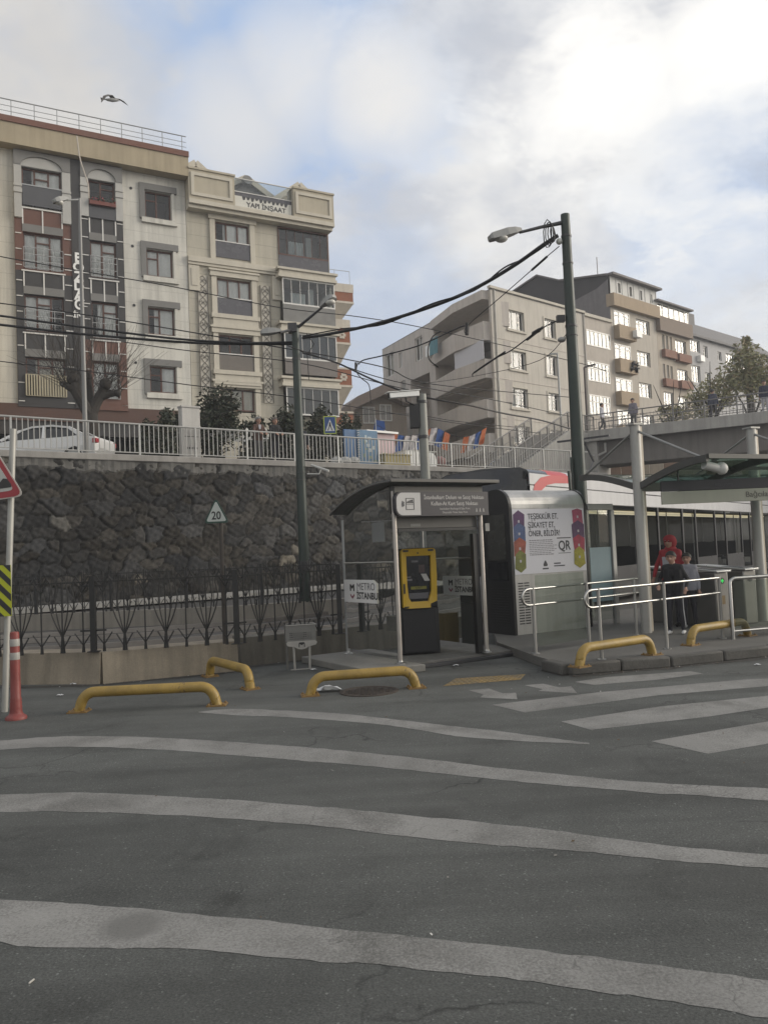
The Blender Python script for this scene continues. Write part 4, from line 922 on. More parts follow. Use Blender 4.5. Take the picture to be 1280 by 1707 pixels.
for i,(a,b,zb,zt) in enumerate(hol):
    p=MB(); p.prism([(a-.1,0,zb-1.15),(b+.0,0,zb-1.15),(b,-.55,zb-1.15),(a+(b-a)*.55,-.85,zb-1.15),(a-.1,-.25,zb-1.15)],(0,0,1.35))
    lw(p).build('balcony',greige2,Cb,world=True,smooth=False)
    d=MB(); d.box(a+2.6,a+4.0,1.6,1.68,zb+.9,zt-.5); lw(d).build('window',whiteframe,Cb,world=True,smooth=False); d=MB(); d.box(a+.6,a+1.6,1.60,1.68,zb,zt-.5); dd=lw(d).build('balcony_door',whiteframe,Cb,world=True,smooth=False)
    g=MB(); g.poly([(a+.7,1.59,zb+.2),(a+1.5,1.59,zb+.2),(a+1.5,1.59,zt-.6),(a+.7,1.59,zt-.6)]); g.poly([(a+2.7,1.59,zb+1.0),(a+3.9,1.59,zb+1.0),(a+3.9,1.59,zt-.6),(a+2.7,1.59,zt-.6)]); lw(g).build('pane',pane,dd,world=True,smooth=False)
a,b,zb,zt=hol[0]; p=MB(); p.prism([(a-.1,0,zt),(b,0,zt),(b,-.55,zt),(a+(b-a)*.55,-.85,zt),(a-.1,-.25,zt)],(0,0,max(.3,FLT-zt))); lw(p).build('roof_fascia',greige2,Cb,world=True,smooth=False)
a,b,zb,zt=hol[1]; p=MB(); p.box(a+(b-a)*.50,b,-.62,-.58,zb+.2,zt-.02); lw(p).build('privacy_screen',mat('grey white screen',(.50,.50,.53),.7,var=.03),Cb,world=True,smooth=False)
ac=MB(); q=L(722,583); ac.box(q[0]-.5,q[0]+.4,-.45,0,q[1]-.5,q[1]+.35); lw(ac).build('air_conditioner',white,Cb,world=True,smooth=False)
for (pxa,pxb,pya,pyb,mm,nm) in ((733,749,568,588,mat('teal cloth',(.10,.22,.26),.9),'laundry'),):
    q=L(pxa,pya); q2=L(pxb,pyb); g=MB(); n=14
    vs=[]; 
    for k in range(n+1):
        x=q[0]+(q2[0]-q[0])*k/n; vs+=[(x,-.98+.08*math.sin(k*1.7),q2[1]),(x,-.93+.03*math.sin(k*1.7),q[1])]
    g.add(vs,[(2*k,2*k+2,2*k+3,2*k+1) for k in range(n)]); lw(g).build('laundry',mm,Cb,world=True)
# ================================================================ the row up the hill on the right
def simple_row(label, px0, px1, top, wins, wallm, zt=None, depth=10, extra=None, bandm=None):
    x0=FC.loc(px0,700)[0] if isinstance(px0,(int,float)) else px0[0]
    x1=FC.loc(px1,700)[0] if isinstance(px1,(int,float)) else px1[0]
    return x0,x1
X0=FC.len*0+XC; Xd1=FC.loc(1020,560)[0]; Xd2=FC.loc(1095,560)[0]; Xd3=FC.loc(1148.5,560)[0]; Xd4=Xd3+18
def block(label, x0,x1,ztop,holes,wallm,depth):
    t_=thing('apartment_building',label,'building',FC.world(x0,0,0),FC.th)
    def R(*a): 
        r=FC.rect(*a); return (max(r[0]-x0,.05),min(r[1]-x0,x1-x0-.05),r[2],r[3])
    hs=[R(*a) for a in holes]
    m=MB(); m.holed(0,x1-x0,0,ztop,0,hs,.3,0,0,1,1.0); shell(None,0,x1-x0,0,ztop,depth,m,0); m.build('wall',[wallm,interior],t_,smooth=False)
    return t_,hs,R
d0,hs,R=block('narrow greige building with full width glazed balconies beside the corner block',X0+.02,Xd1-.02,CT-.1,[(976,548,1017.5,583.5),(977,600,1017,640.5),(981,656.5,1018,695)],mat('greige balcony wall',(.42,.38,.335),.88,var=.1,streak=.2),9)
for i,r in enumerate(hs): window(d0,r,-.04,(1,1,1,1,1,1),{k:.35 for k in range(6)} if i else None,fm=whiteframe,gm=pane_bright,cur=curtain,gap=(0,.9),fw=.09)
p=MB(); p.box(-.1,Xd1-X0-.05,-.15,.3,CT-.1,CT+.15); p.build('roof_edge',mat('pale window surround',(.47,.44,.38)),d0,smooth=False)
# gabled block
zt1=FC.loc(1021,492)[1]; 
tanwall=mat('tan grey render',(.42,.385,.335),.88,var=.1,scale=.5,streak=.2)
d1,hs,R=block('five storey tan block with a black gabled side wall and a white attic',Xd1,Xd2-.02,zt1,[(1021.5,516,1049.5,549),(1023,571.5,1051.5,604),(1025,628.5,1054,657),(1027,682,1057,712),(1059.5,530,1083.5,559.5),(1061.6,583.5,1084.7,612.6),(1065,636.5,1087,664.5),(1067,690,1090,715)],tanwall,11.7)
w1=Xd2-Xd1
for i,r in enumerate(hs):
    window(d1,r,-.05 if i<4 else .14,(1,1.1,1) if i<4 else (1,1,.9),{0:.3,2:.3} if i<4 else {0:.3,1:.3},fm=whiteframe,gm=pane_bright,cur=curtain,gap=(0,.3) if i<4 else (0,.66),fw=.1)
    if i<4:
        b=MB(); b.box(r[0]-.05,r[1]+.1,-.55,0,r[2]-1.15,r[2]-.02); b.build('balcony',mat('brown tan render',(.32,.25,.175),.85,var=.1,streak=.15),d1,smooth=False)
ac=MB(); r=hs[0]; ac.box(r[1]-.5,r[1]+.35,-.95,-.55,r[2]-.9,r[2]-.3); ac.build('air_conditioner',white,d1,bevel=.02)
b=MB(); r=hs[1]; 
for k in range(60):
    p=V((r[1]-.3+rnd.uniform(-.7,.5),-.6+rnd.uniform(-.1,.1),r[2]-.45+rnd.uniform(-.5,.4))); a=V((rnd.uniform(-1,1),rnd.uniform(-1,1),rnd.uniform(-1,1))).normalized()*.2; b.poly([p-a,p+a.orthogonal()*.5,p+a,p-a.orthogonal()*.5])
b.build('laundry',darkgrey,d1,smooth=False)
za1=FC.loc(1018,458)[1]
b=MB(); b.box(-.1,w1,-.45,.3,zt1-1.0,zt1+.05); b.build('attic_band',MATS['brown tan render'],d1,smooth=False)
ah=[R(*a) for a in ((1028,472,1033,489),(1047,478,1052,495),(1064,484,1069,501),(1081,490,1086,506))]
m=MB(); m.holed(0,w1,zt1+.05,za1-.15,-.1,[(a,c,max(e,zt1+.25),f_) for a,c,e,f_ in ah],.2,0,0,1,.6)
for k in range(9): x=w1*k/8; m.box(x-.05,x+.05,-.14,-.1,zt1+.05,za1-.15)
m.build('attic',[mat('white attic panel',(.50,.50,.48),.7,var=.06),interior],d1,smooth=False)
# gable roof and black side wall
g=MB(); zb=zt1-6; ridge=(7.2,za1+1.9); back=11.7
prof=[(0,za1-.1),(ridge[0]-2.4,za1+.75),(ridge[0],ridge[1]),(back,za1+.8)]
g.m=0; g.prism([(-.03,y_,z_) for y_,z_ in prof]+[(-.03,back,zt1-1.2),(-.03,4.5,zt1-1.0),(-.03,1.5,zt1-.2),(-.03,.6,zt1+.3)],(w1,0,0))
g.build('gable_wall',mat('black bitumen cladding',(.035,.033,.034),.8,var=.3,scale=1.5),d1,smooth=False)
g=MB(); g.box(-.06,.3,0.02,back,zt1-7,zt1-1.0); g.prism([(-.06,.05,zt1-1.02),(-.06,back,zt1-1.1),(-.06,1.2,zt1+.8),(-.06,.05,za1-.4)],(.02,0,0)); g.build('side_wall',mat('grey cement side',(.15,.14,.14),.9,var=.15,streak=.2),d1,smooth=False)
g=MB()
for a_,b_ in zip(prof[:-1],prof[1:]): g.prism([(-.25,a_[0],a_[1]),(-.25,b_[0],b_[1]),(-.25,b_[0],b_[1]+.15),(-.25,a_[0],a_[1]+.15)],(w1+.5,0,0))
g.box(-.25,w1+.3,-.6,.05,za1-.16,za1+.02); g.build('roof',mat('brown grey roof sheet',(.11,.10,.10),.7,var=.15),d1,smooth=False)
g=MB(); g.tube([(3,3,za1+.5),(3,3,za1+3)],.04,5); g.build('antenna',black,d1)
# brown banded block
zt2=FC.loc(1096,529)[1]
d2,hs,R=block('narrow brown banded block with arched slit windows and a glazed attic',Xd2,Xd3-.02,zt2,[(1103,557,1108.5,582),(1109.5,559,1114.5,583),(1116,561,1120.6,584.7),(1125,565,1144.5,594),(1104.7,606,1109.5,630),(1111,608,1116,631),(1117,610,1122,632.6),(1128.6,614,1147,638),(1106,652,1124,682),(1130,660,1148,688)],mat('warm tan render',(.38,.335,.28),.88,var=.1,streak=.2),10)
for i,r in enumerate(hs):
    window(d2,r,.12,(1,) if i in (0,1,2,4,5,6) else (1,1,1),fm=whiteframe,gm=pane_bright,cur=curtain if i in (3,8,9) else None,fw=.08)
    if i in (3,7): b=MB(); b.box(r[0]-.15,r[1]+.1,-.45,0,r[2]-.75,r[2]-.02); b.build('balcony',mat('red brown band',(.20,.105,.075),.85,var=.1),d2,smooth=False)
for r,q in ((hs[0],hs[2]),(hs[4],hs[6])): b=MB(); b.box(r[0]-.2,q[1]+.2,-.35,0,q[2]-.8,q[2]-.1); b.build('balcony',mat('red brown band',(.2,.1,.07)),d2,smooth=False)
b=MB(); b.box(-.05,Xd3-Xd2,-.4,.3,zt2-1.25,zt2+.05); b.build('attic_band',mat('dark taupe band',(.20,.16,.13),.85,var=.1),d2,smooth=False)
za2=FC.loc(1097,503)[1]; r=(0.1,Xd3-Xd2-.1,zt2+.1,za2-.1)
m=MB(); m.box(0,Xd3-Xd2-.02,.8,9,zt2,za2-.1); m.build('attic',MATS['white attic panel'],d2,smooth=False); window(d2,r,-.1,(1,1.2,1,1,1,.8),fm=whiteframe,gm=pane_bright,cur=curtain,gap=(.4,1),fw=.1,name='attic_glazing')
b=MB(); b.box(-.3,Xd3-Xd2+.2,-.5,9,za2-.1,za2+.05); b.build('roof',MATS['brown grey roof sheet'],d2,smooth=False)
# grey block
zt3=FC.loc(1150,561)[1]-.0
d3,hs,R=block('long pale grey building with a plain grey roof at the far right end',Xd3,Xd4,zt3,[(1149.5,564,1167,588.7),(1171.6,575.5,1180,596.7),(1195.5,585.5,1203,602),(1209.6,588,1225.5,610),(1150.6,607,1168.4,639),(1175,620,1184,642),(1236,604,1246,622),(1255,610,1268,632)],mat('pale grey render',(.40,.395,.395),.88,var=.06,streak=.12),10)
for i,r in enumerate(hs): window(d3,r,.12,(1,1,1) if i in (0,3,4) else (1,1),{0:.3},fm=whiteframe,gm=pane_bright,cur=curtain if i in (1,2) else None,fw=.08)
zr=FC.loc(1150,535)[1]; g=MB(); LL=Xd4-Xd3; g.prism([(0,-.4,zt3),(0,-.4,zt3+.2),(0,2.2,zr+1.0),(0,8,zr+1.0),(0,10.4,zt3)],(LL,0,0)); g.build('roof',mat('grey roof sheet',(.165,.16,.16),.8,var=.08),d3,smooth=False)
g=MB(); q=FC.loc(1187,548); g.box(q[0]-Xd3-.7,q[0]-Xd3+.5,2.0,3.2,zr,zr+1.9); g.build('chimney',MATS['grey roof sheet'],d3,smooth=False)
ac=MB(); r=hs[0]; ac.box(r[1]-.7,r[1]+.1,-.4,0,r[2]-.9,r[2]-.3); ac.build('air_conditioner',white,d3,bevel=.02)
# ================================================================ low wall and ornamental fence
lwmat=mat('stained tan concrete',(.25,.215,.165),.9,var=.22,scale=1.5,streak=.4,bump=.25,bscale=14,fine=.12)
lwgrey=mat('stained grey low wall',(.13,.12,.10),.9,var=.25,scale=1.5,streak=.4,bump=.25,bscale=14,fine=.12)
FP=[V((-8.13,10.85,0)),V((-6.15,11.03,0)),V((-4.17,11.21,0)),V((-2.19,11.44,0)),V((-.75,12.25,0))]
def lowwall(label, pts, m, joints):
    """cast wall with a slightly battered face; pts = ground points of the face"""
    c=sum(pts,V())/len(pts); t_=thing('low_wall',label,'wall',pts[0])
    for a,b in zip(pts[:-1],pts[1:]):
        d=(b-a).normalized(); n=V((-d.y,d.x,0)); mb=MB(); k=8
        q=[]
        for i in range(k+1):
            p=a.lerp(b,i/k); w1=.012*math.sin(i*2.1); q.append([p+n*w1, p+n*(.05+w1)+V((0,0,.44)), p+n*.42+V((0,0,.45)), p+n*.45])
        for i in range(k):
            for j in range(4): mb.poly([q[i][j],q[i+1][j],q[i+1][(j+1)%4],q[i][(j+1)%4]])
        mb.poly(q[0][::-1]); mb.poly(q[-1]); mb.build('wall_section',m,t_,world=True,bevel=.015)
    return t_
P_=[gnd(x,y,0) for x,y in((-330,1152),(166,1141),(174,1141),(398,1119))]
P_[0]=P_[1]+(P_[1]-P_[2]).normalized()*4.2; P_[0].y-=.15
lowwall('tan concrete low wall below the ornamental fence with a dark stained joint',[P_[0],P_[1]],lwmat,1)
lowwall('middle tan concrete low wall below the ornamental fence ending at the corner barrier',[P_[1]+V((.05,0,0)),P_[3]],lwmat,1)
q0=gnd(403,1112,0); q1=gnd(585,1092,0)
lowwall('darker grey low wall behind the litter bin',[q0,q1],lwgrey,1)
sd=MB(); c=gnd(170,1140,0); sd.box(c.x-.06,c.x+.06,c.y-.012,c.y-.004,.02,.43)
FZ=.45
fence=thing('ornamental_fence','black wrought iron fence with tulip shaped bars on the low tan wall','fence',FP[0]+V((0,.2,FZ)))
def tulip(mb, b, d, h, s=1.0):
    z=V((0,0,1)); 
    mb.tube([b,b+z*h*.86],.011,5)
    mb.prism([b+d*-.035,b+d*.035,b+d*.014+z*.26,b-d*.014+z*.26],V((-d.y,d.x,0))*.02)
    for sg in (-1,1):
        mb.tube([b+z*.08+d*sg*.02,b+z*.24+d*sg*.11*s],.010,4)
        for r,top in ((.175,.03),(.09,.02)):
            pts=[b+z*.22]; 
            for k in range(1,11):
                u=k/10; 
                x=r*math.sin(min(1,u*1.55)*math.pi/2)*(1 if u<.62 else 1-(u-.62)*1.1) if u<.86 else r*.74+ (u-.86)*(.55 if r>.1 else -.12)
                pts.append(b+z*(.22+.88*h/1.2*u)+d*sg*x*s)
            mb.tube(pts,.0095,4)
def ybar(mb, b, d, h, s=1.0):
    z=V((0,0,1)); mb.tube([b,b+z*h*.98],.011,5); mb.prism([b+d*-.022,b+d*.022,b+d*.012+z*.12,b-d*.012+z*.12],V((-d.y,d.x,0))*.02)
    for sg in (-1,1):
        mb.tube([b+z*.10,b+z*.27+d*sg*.115*s],.009,4); mb.tube([b+z*.72*h,b+z*.86*h+d*sg*.09*s],.009,4); mb.tube([b+z*.80*h,b+z*.93*h+d*sg*.09*s],.008,4)
for i,(a,b) in enumerate(zip(FP[:-1],FP[1:])):
    a=a+V((0,.2,FZ)); b=b+V((0,.2,FZ)); d=(b-a).normalized(); n=V((-d.y,d.x,0))
    p=MB(); p.box(a.x-.036,a.x+.036,a.y-.036,a.y+.036,FZ,FZ+1.07); p.box(a.x-.075,a.x+.075,a.y-.06,a.y+.06,FZ,FZ+.012); p.build('post',blackiron,fence,world=True,smooth=False)
    m=MB(); Ln=(b-a).length; k=7; s=Ln/(k*.283)
    for j in range(k):
        q=a.lerp(b,(j+.5)/k)
        (ybar if j%2==0 else tulip)(m,q,d,1.16,s)
    for z in (.30,.93): m.bar(a+V((0,0,z)),a.lerp(b,.09)+V((0,0,z)),.02,.025); m.bar(b+V((0,0,z)),b.lerp(a,.09)+V((0,0,z)),.02,.025)
    m.bar(a+V((0,0,.985)),b+V((0,0,.985)),.012,.02); 
    m.build('fence_panel',blackiron,fence,world=True,smooth=False)
a=FP[-1]+V((0,.2,FZ)); p=MB(); p.box(a.x-.036,a.x+.036,a.y-.036,a.y+.036,FZ,FZ+1.07); p.box(a.x-.075,a.x+.075,a.y-.06,a.y+.06,FZ,FZ+.012); p.build('post',blackiron,fence,world=True,smooth=False)
# far fence beyond the tracks
ff=thing('ornamental_fence','dark tulip barred fence on the platform edge beyond the tracks','fence',(-13.2,21.2,.42))
for i in range(6):
    a=V((-13.2+1.98*i,21.2,.42)); b=a+V((1.98,0,0)); d=V((1,0,0))
    p=MB(); p.box(a.x-.036,a.x+.036,a.y-.036,a.y+.036,.42,.42+1.07); p.build('post',blackiron,ff,world=True,smooth=False)
    m=MB()
    for j in range(7): (ybar if j%2==0 else tulip)(m,a.lerp(b,(j+.5)/7),d,1.16)
    m.bar(a+V((0,0,.985)),b+V((0,0,.985)),.012,.02); m.build('fence_panel',blackiron,ff,world=True,smooth=False)
# ================================================================ yellow tube barriers
def barrier(label, p, q, z, h=.22, r=.060, group='yellow tube barriers along the kerb', plate=True):
    p=V((p[0],p[1],0)); q=V((q[0],q[1],0)); d=(q-p).normalized(); L=(q-p).length; th=math.atan2(d.y,d.x)
    t_=thing('tube_barrier',label,'barrier',(p.x,p.y,z),th,group)
    pts=[(0,0,0),(0,0,.06)]; R=.17; 
    for k in range(0,9):
        a=math.pi*.5*k/8; pts.append((R-R*math.cos(a)+.02,0,h-R+R*math.sin(a)))
    for k in range(0,9):
        a=math.pi*.5*(1-k/8); pts.append((L-R+R*math.cos(a)-.02,0,h-R+R*math.sin(a)))
    pts+= [(L,0,.06),(L,0,0)]
    b=MB(); b.tube(pts,r,16,False); b.build('tube',yellow,t_)
    for x in (0,L):
        f=MB(); f.box(x-.11,x+.11,-.10,.10,0,.014)
        for sx in (-.085,.085):
            for sy in (-.075,.075): f.lathe([(.014,0),(.014,.012),(.006,.02)],(x+sx,sy,.014),6)
        f.build('base_plate',mat('rusty yellow plate',(.17,.10,.03),.7,var=.3,scale=9),t_,smooth=False)
    return t_
def g2(x,y,z=0): p=gnd(x,y,z); return (p.x,p.y)
barrier('long yellow tube barrier nearest the red bollard',g2(132,1187),g2(362,1176),0)
barrier('short yellow tube barrier set at an angle in front of the tan low wall',g2(350,1128),g2(417,1149),0,.24)
barrier('scuffed yellow tube barrier around the manhole in front of the ticket shelter',g2(517,1160),g2(694,1147),0)
barrier('yellow tube barrier on the kerb beside the crosswalk',g2(966,1112,KZ),g2(1087,1092,KZ),KZ,.23)
barrier('yellow tube barrier on the kerb in front of the turnstiles',g2(1151,1076,KZ),g2(1246,1060,KZ),KZ,.23)
# manhole
c=gnd(615,1153,0); mh=MB(); mh.lathe([(.36,.0),(.36,.010),(.31,.012),(.30,.004),(.0,.004)],(0,0,0),28)
for i in range(-3,4):
    for j in range(-3,4):
        if i*i+j*j<12: mh.box(i*.075-.022,i*.075+.022,j*.075-.022,j*.075+.022,.004,.012)
tag(mh.build('manhole_cover',mat('rusty cast iron',(.055,.045,.038),.8,.3,var=.35,scale=8),smooth=False),'rusty round manhole cover inside the scuffed yellow barrier','manhole').location=c
# crumpled paper and scraps
def paper(label, px, py, s, name='paper_scrap'):
    c=gnd(px,py,0); m=MB(); n=7; vs=[]
    for i in range(n):
        for j in range(n):
            x=(i/(n-1)-.5)*s*2; y=(j/(n-1)-.5)*s; vs.append((x*(1-.2*rnd.random()),y*(1-.3*rnd.random()),.012+s*.45*rnd.random()*math.exp(-((x/s)**2))))
    m.add(vs,[(i*n+j,(i+1)*n+j,(i+1)*n+j+1,i*n+j+1) for i in range(n-1) for j in range(n-1)])
    o=m.build(name,mat('crumpled paper',(.62,.63,.64),.8,var=.05)); o.location=c; tag(o,label,'litter')
paper('crumpled white bag behind the scuffed yellow barrier',548,1153,.16,'paper_bag')
for i,(x,y,lb) in enumerate(((122,1142,'white paper scrap at the foot of the tan low wall'),(100,1161,'small white scrap on the asphalt left of the long barrier'),(760,1111,'white scrap on the step of the ticket shelter'),(1262,1110,'white scrap beside the far crosswalk bar'),(523,1118,'tiny white scrap beside the litter bin'))): paper(lb,x,y,.045)
cg=MB(); p=gnd(48,1640,.004); cg.tube([p,p+V((.008,.03,.0))],.004,8); tag(cg.build('cigarette_butt',mat('dirty butt white',(.35,.34,.31),.8),loc=tuple(p)),'white cigarette butt lying in a crack of the nearest asphalt','litter')
# ================================================================ red bollard
p=gnd(27,1199,0); bo=thing('bollard','red plastic flexible bollard with two grey reflective bands','bollard',p)
m=MB(); m.lathe([(.115,0),(.115,.02),(.105,.035),(.08,.05),(.07,.07)],(0,0,0),20); m.build('base',redplastic,bo)
m=MB(); m.lathe([(.072,.05),(.062,.12),(.066,.14),(.060,.16),(.064,.18),(.058,.20),(.062,.22),(.055,.24),(.052,.50),(.050,.94),(.046,.965),(.03,.97)],(0,0,0),20); m.build('post',redplastic,bo)
for z in (.66,.81): m=MB(); m.lathe([(.052,z),(.0535,z+.01),(.0535,z+.07),(.052,z+.08)],(0,0,0),20); m.build('reflective_band',mat('grey reflective tape',(.30,.29,.27),.4,var=.1),bo)
# ================================================================ warning sign at left edge
bp=gnd(8,1187,0); tp_=at(22,715,bp.y+.05)
ws=thing('warning_sign','red bordered triangular bump warning sign on a leaning galvanised pole','sign',bp)
m=MB(); m.tube([bp,bp.lerp(tp_,.5),tp_],.036,12); m.build('pole',mat('galvanised pole',(.36,.355,.33),.5,.4,var=.15,scale=4,streak=.2),ws,world=True)
ax=V((.985,.17,0)).normalized(); nn=V((.17,-.985,0)); 
def tri(c,w,h,r=.04,y=0):
    # upright rounded triangle about c, apex up, in the plane ax/z
    P=[V((-w/2,0,0)),V((w/2,0,0)),V((0,0,h))]; out=[]
    for i in range(3):
        p0,p1,p2=P[i-1],P[i],P[(i+1)%3]; a=(p0-p1).normalized(); b=(p2-p1).normalized()
        for k in range(5):
            u=k/4; q=(p1+a*r*(1-u)**2*2.2+b*r*u**2*2.2); out.append(q)
    return [c+ax*q.x+V((0,0,q.z)) for q in out]
ca=at(-6,834,bp.y-.05)+nn*.03
tilt=Matrix.Rotation(rad(7),4,nn)
def place(pts): 
    o=ca; return [o+tilt.to_3x3()@(q-o) for q in pts]
tw,th_=.56,.80
W_,H_2=.62,.80
m=MB(); m.prism(place(tri(ca,W_*1.05,H_2*1.02,.045)),-nn*.012); sp_=m.build('sign_plate',mat('pale sign edge',(.42,.40,.37),.5,var=.1),ws,world=True,smooth=False)
m=MB(); m.prism(place(tri(ca+nn*.006+V((0,0,.012)),W_*.99,H_2*.955,.045)),-nn*.004); m.build('border',mat('dull sign red',(.24,.022,.03),.45,var=.12,streak=.15),sp_,world=True,smooth=False)
m=MB(); m.prism(place(tri(ca+nn*.010+V((0,0,.085)),W_*.72,H_2*.68,.03)),-nn*.004); m.build('sign_face',mat('sign white',(.34,.35,.335),.5,var=.08),sp_,world=True,smooth=False)
prof=[(-.20,.125),(.20,.125),(.20,.16),(.165,.23),(.12,.24),(.08,.20),(.045,.165),(.0,.16),(-.045,.165),(-.08,.20),(-.12,.24),(-.165,.23),(-.20,.16)]
m=MB(); m.prism(place([ca+nn*.0145+ax*x+V((0,0,z)) for x,z in prof]),-nn*.003); m.build('bump_symbol',black,sp_,world=True,smooth=False)
# hazard marker below
cm=at(2,985,bp.y-.05)+nn*.04
hm=thing('hazard_marker','yellow and black diagonal striped hazard marker on the warning sign pole','sign',V((cm.x,cm.y,cm.z)))
m=MB(); hw,hh=.12,.30
m.prism([cm+ax*x+V((0,0,z)) for x,z in((-hw,-hh),(hw,-hh),(hw,hh),(-hw,hh))],-nn*.012); m.build('marker_plate',mat('fluorescent yellow',(.33,.36,.01),.5,var=.08),hm,world=True,smooth=False)
m=MB()
for k in range(-3,6):
    z0=-hh+k*.17; poly=[(-hw,z0+.26),(hw,z0),(hw,z0+.085),(-hw,z0+.345)]
    # clip to plate
    pts=[]
    def clip(poly,zlim,keep):
        out=[]
        for i in range(len(poly)):
            a,b=poly[i],poly[(i+1)%len(poly)]; ia=keep(a[1]); ib=keep(b[1])
            if ia: out.append(a)
            if ia!=ib: u=(zlim-a[1])/(b[1]-a[1]); out.append((a[0]+(b[0]-a[0])*u,zlim))
        return out
    q=clip(poly,hh,lambda z:z<=hh); q=clip(q,-hh,lambda z:z>=-hh) if q else q
    if len(q)>2: m.prism([cm+nn*.003+ax*x+V((0,0,z)) for x,z in q],nn*-.002)
m.build('black_stripe',black,hm,world=True,smooth=False)
# ================================================================ 20 sign
bp=V((-2.39,11.75,.45)); s20=thing('speed_sign','green bordered white triangular sign reading 20 on a brown pole','sign',bp)
m=MB(); m.tube([bp,bp+V((0,0,1.95))],.030,10); m.build('pole',mat('brown rusty pole',(.055,.048,.042),.7,.2,var=.3,scale=5),s20,world=True)
ax=V((1,0.02,0)).normalized(); nn=V((.02,-1,0)); c20=at(361,872,11.70)
place=lambda pts: pts
m=MB(); m.prism(tri(c20,.37,.375,.03),-nn*.008); sp_=m.build('sign_plate',mat('dark sign green',(.012,.045,.032),.5,var=.1),s20,world=True,smooth=False)
m=MB(); m.prism(tri(c20+nn*.004+V((0,0,.024)),.30,.305,.02),-nn*.003); m.build('sign_face',mat('greenish sign white',(.36,.39,.37),.5,var=.06),sp_,world=True,smooth=False)
Mi=WM[s20.name].inverted()
pc=Mi@(c20+nn*.0065+V((0,0,.105)))
text_mesh('lettering','20',.165,black,sp_,upright(*pc),ext=.001,bold=.003,sx=.85)
# ================================================================ litter bin
bc=gnd(503,1115,0); lb=thing('litter_bin','grey perforated litter bin on two legs with a metro emblem plate','litter bin',bc,rad(12))
steelgrey=mat('dull bin steel',(.15,.148,.14),.5,.35,var=.18,scale=6); palest=mat('pale bin plate',(.30,.29,.27),.5,.2,var=.12,scale=8,streak=.15)
def bx_frame(x,y,z): return (x,y,z)
m=MB(); T=.235; Bm=.205; zt,zb=.66,.42
m.holed(-.20,.20,zb,zt,-.13,[(-.17+.028*i,-.155+.028*i,zb+.03+.028*j,zb+.045+.028*j) for i in range(12) for j in range(4)],.006,0,0)
m.box(-.23,-.20,-.13,.13,zb,zt); m.box(.20,.215,-.13,.13,zb,zt); m.box(-.20,.20,.12,.13,zb,zt); m.box(-.20,.20,-.12,.12,zb,zb+.01)
m.build('basket',steelgrey,lb,smooth=False)
m=MB(); m.tube([(-.215,-.135,zt),(.215,-.135,zt),(.215,.135,zt),(-.215,.135,zt),(-.215,-.135,zt)],.009,6); m.build('rim',palest,lb)
m=MB()
m.prism([(-.23,-.14,.40),(-.21,-.14,.36),(-.11,-.14,.34),(-.05,-.14,.31),(0,-.14,.30),(.05,-.14,.31),(.11,-.14,.34),(.21,-.14,.36),(.23,-.14,.40),(.20,-.14,.425),(-.20,-.14,.425)],(0,.012,0)); epl=m.build('emblem_plate',palest,lb,smooth=False)
m=MB(); 
for sg in (-1,1): m.prism([(sg*.045,-.143,.335),(sg*.033,-.143,.335),(sg*.033,-.143,.385),(sg*.0,-.143,.362),(sg*.0,-.143,.405),(sg*.034,-.143,.405),(sg*.045,-.143,.39)],(0,.004,0))
m.build('emblem',black,epl,smooth=False)
for sx,y in ((-.11,-.10),(.11,-.10)):
    m=MB(); m.tube([(sx,y,0),(sx*1.08,y,.38)],.018,10); m.build('leg',palest,lb)
m=MB(); m.bar((-.17,-.10,.008),(.16,-.10,.008),.03,.012); m.build('foot_bar',palest,lb,smooth=False)
m=MB(); m.tube([(-.20,.10,0),(-.20,.10,.40)],.018,8); m.build('leg',steelgrey,lb)
# ================================================================ ticket shelter
KF=(V((0.14,11.39,0)),math.atan2(.82,1.32))
slabmat=mat('shelter plinth concrete',(.17,.165,.15),.85,var=.2,scale=2,bump=.25,bscale=20,streak=.2,fine=.1)
sb=thing('shelter_plinth','low concrete plinth step under the ticket shelter','step',KF[0],KF[1])
m=MB(); m.prism([(-.62,-.12,0),(.22,-.30,0),(.22,1.9,0),(-.62,1.9,0)],(0,0,.10)); m.build('plinth_slab',slabmat,sb,bevel=.012)
m=MB(); m.box(.225,2.3,.02,2.0,0,.085); m.build('plinth_slab',darkconcrete,sb,bevel=.012)
m=MB(); m.box(.225,2.3,-.06,.018,0,.05); m.build('step_edge',darkgrey,sb,bevel=.008)
K=thing('ticket_shelter','glass ticket shelter with a curved roof, steel posts and a dark header sign','shelter',KF[0]+V((0,0,.10)),KF[1])
W_,Dp=1.55,1.55; ZF,ZBk=2.46,2.16
postm=mat('warm steel post',(.42,.39,.36),.4,.75,var=.12,scale=4)
for x,y,z in ((0,0,ZF-.02),(W_,0,ZF-.02),(.03,Dp,ZBk-.05),(W_-.03,Dp,ZBk-.05)):
    m=MB(); m.tube([(x,y,0),(x,y,z)],.034,14); pp_=m.build('post',postm if y==0 else dullsteel,K)
    m=MB(); m.lathe([(.075,0),(.075,.012),(.04,.03),(.036,.05)],(x,y,0),16); m.build('post_base',steel,pp_)
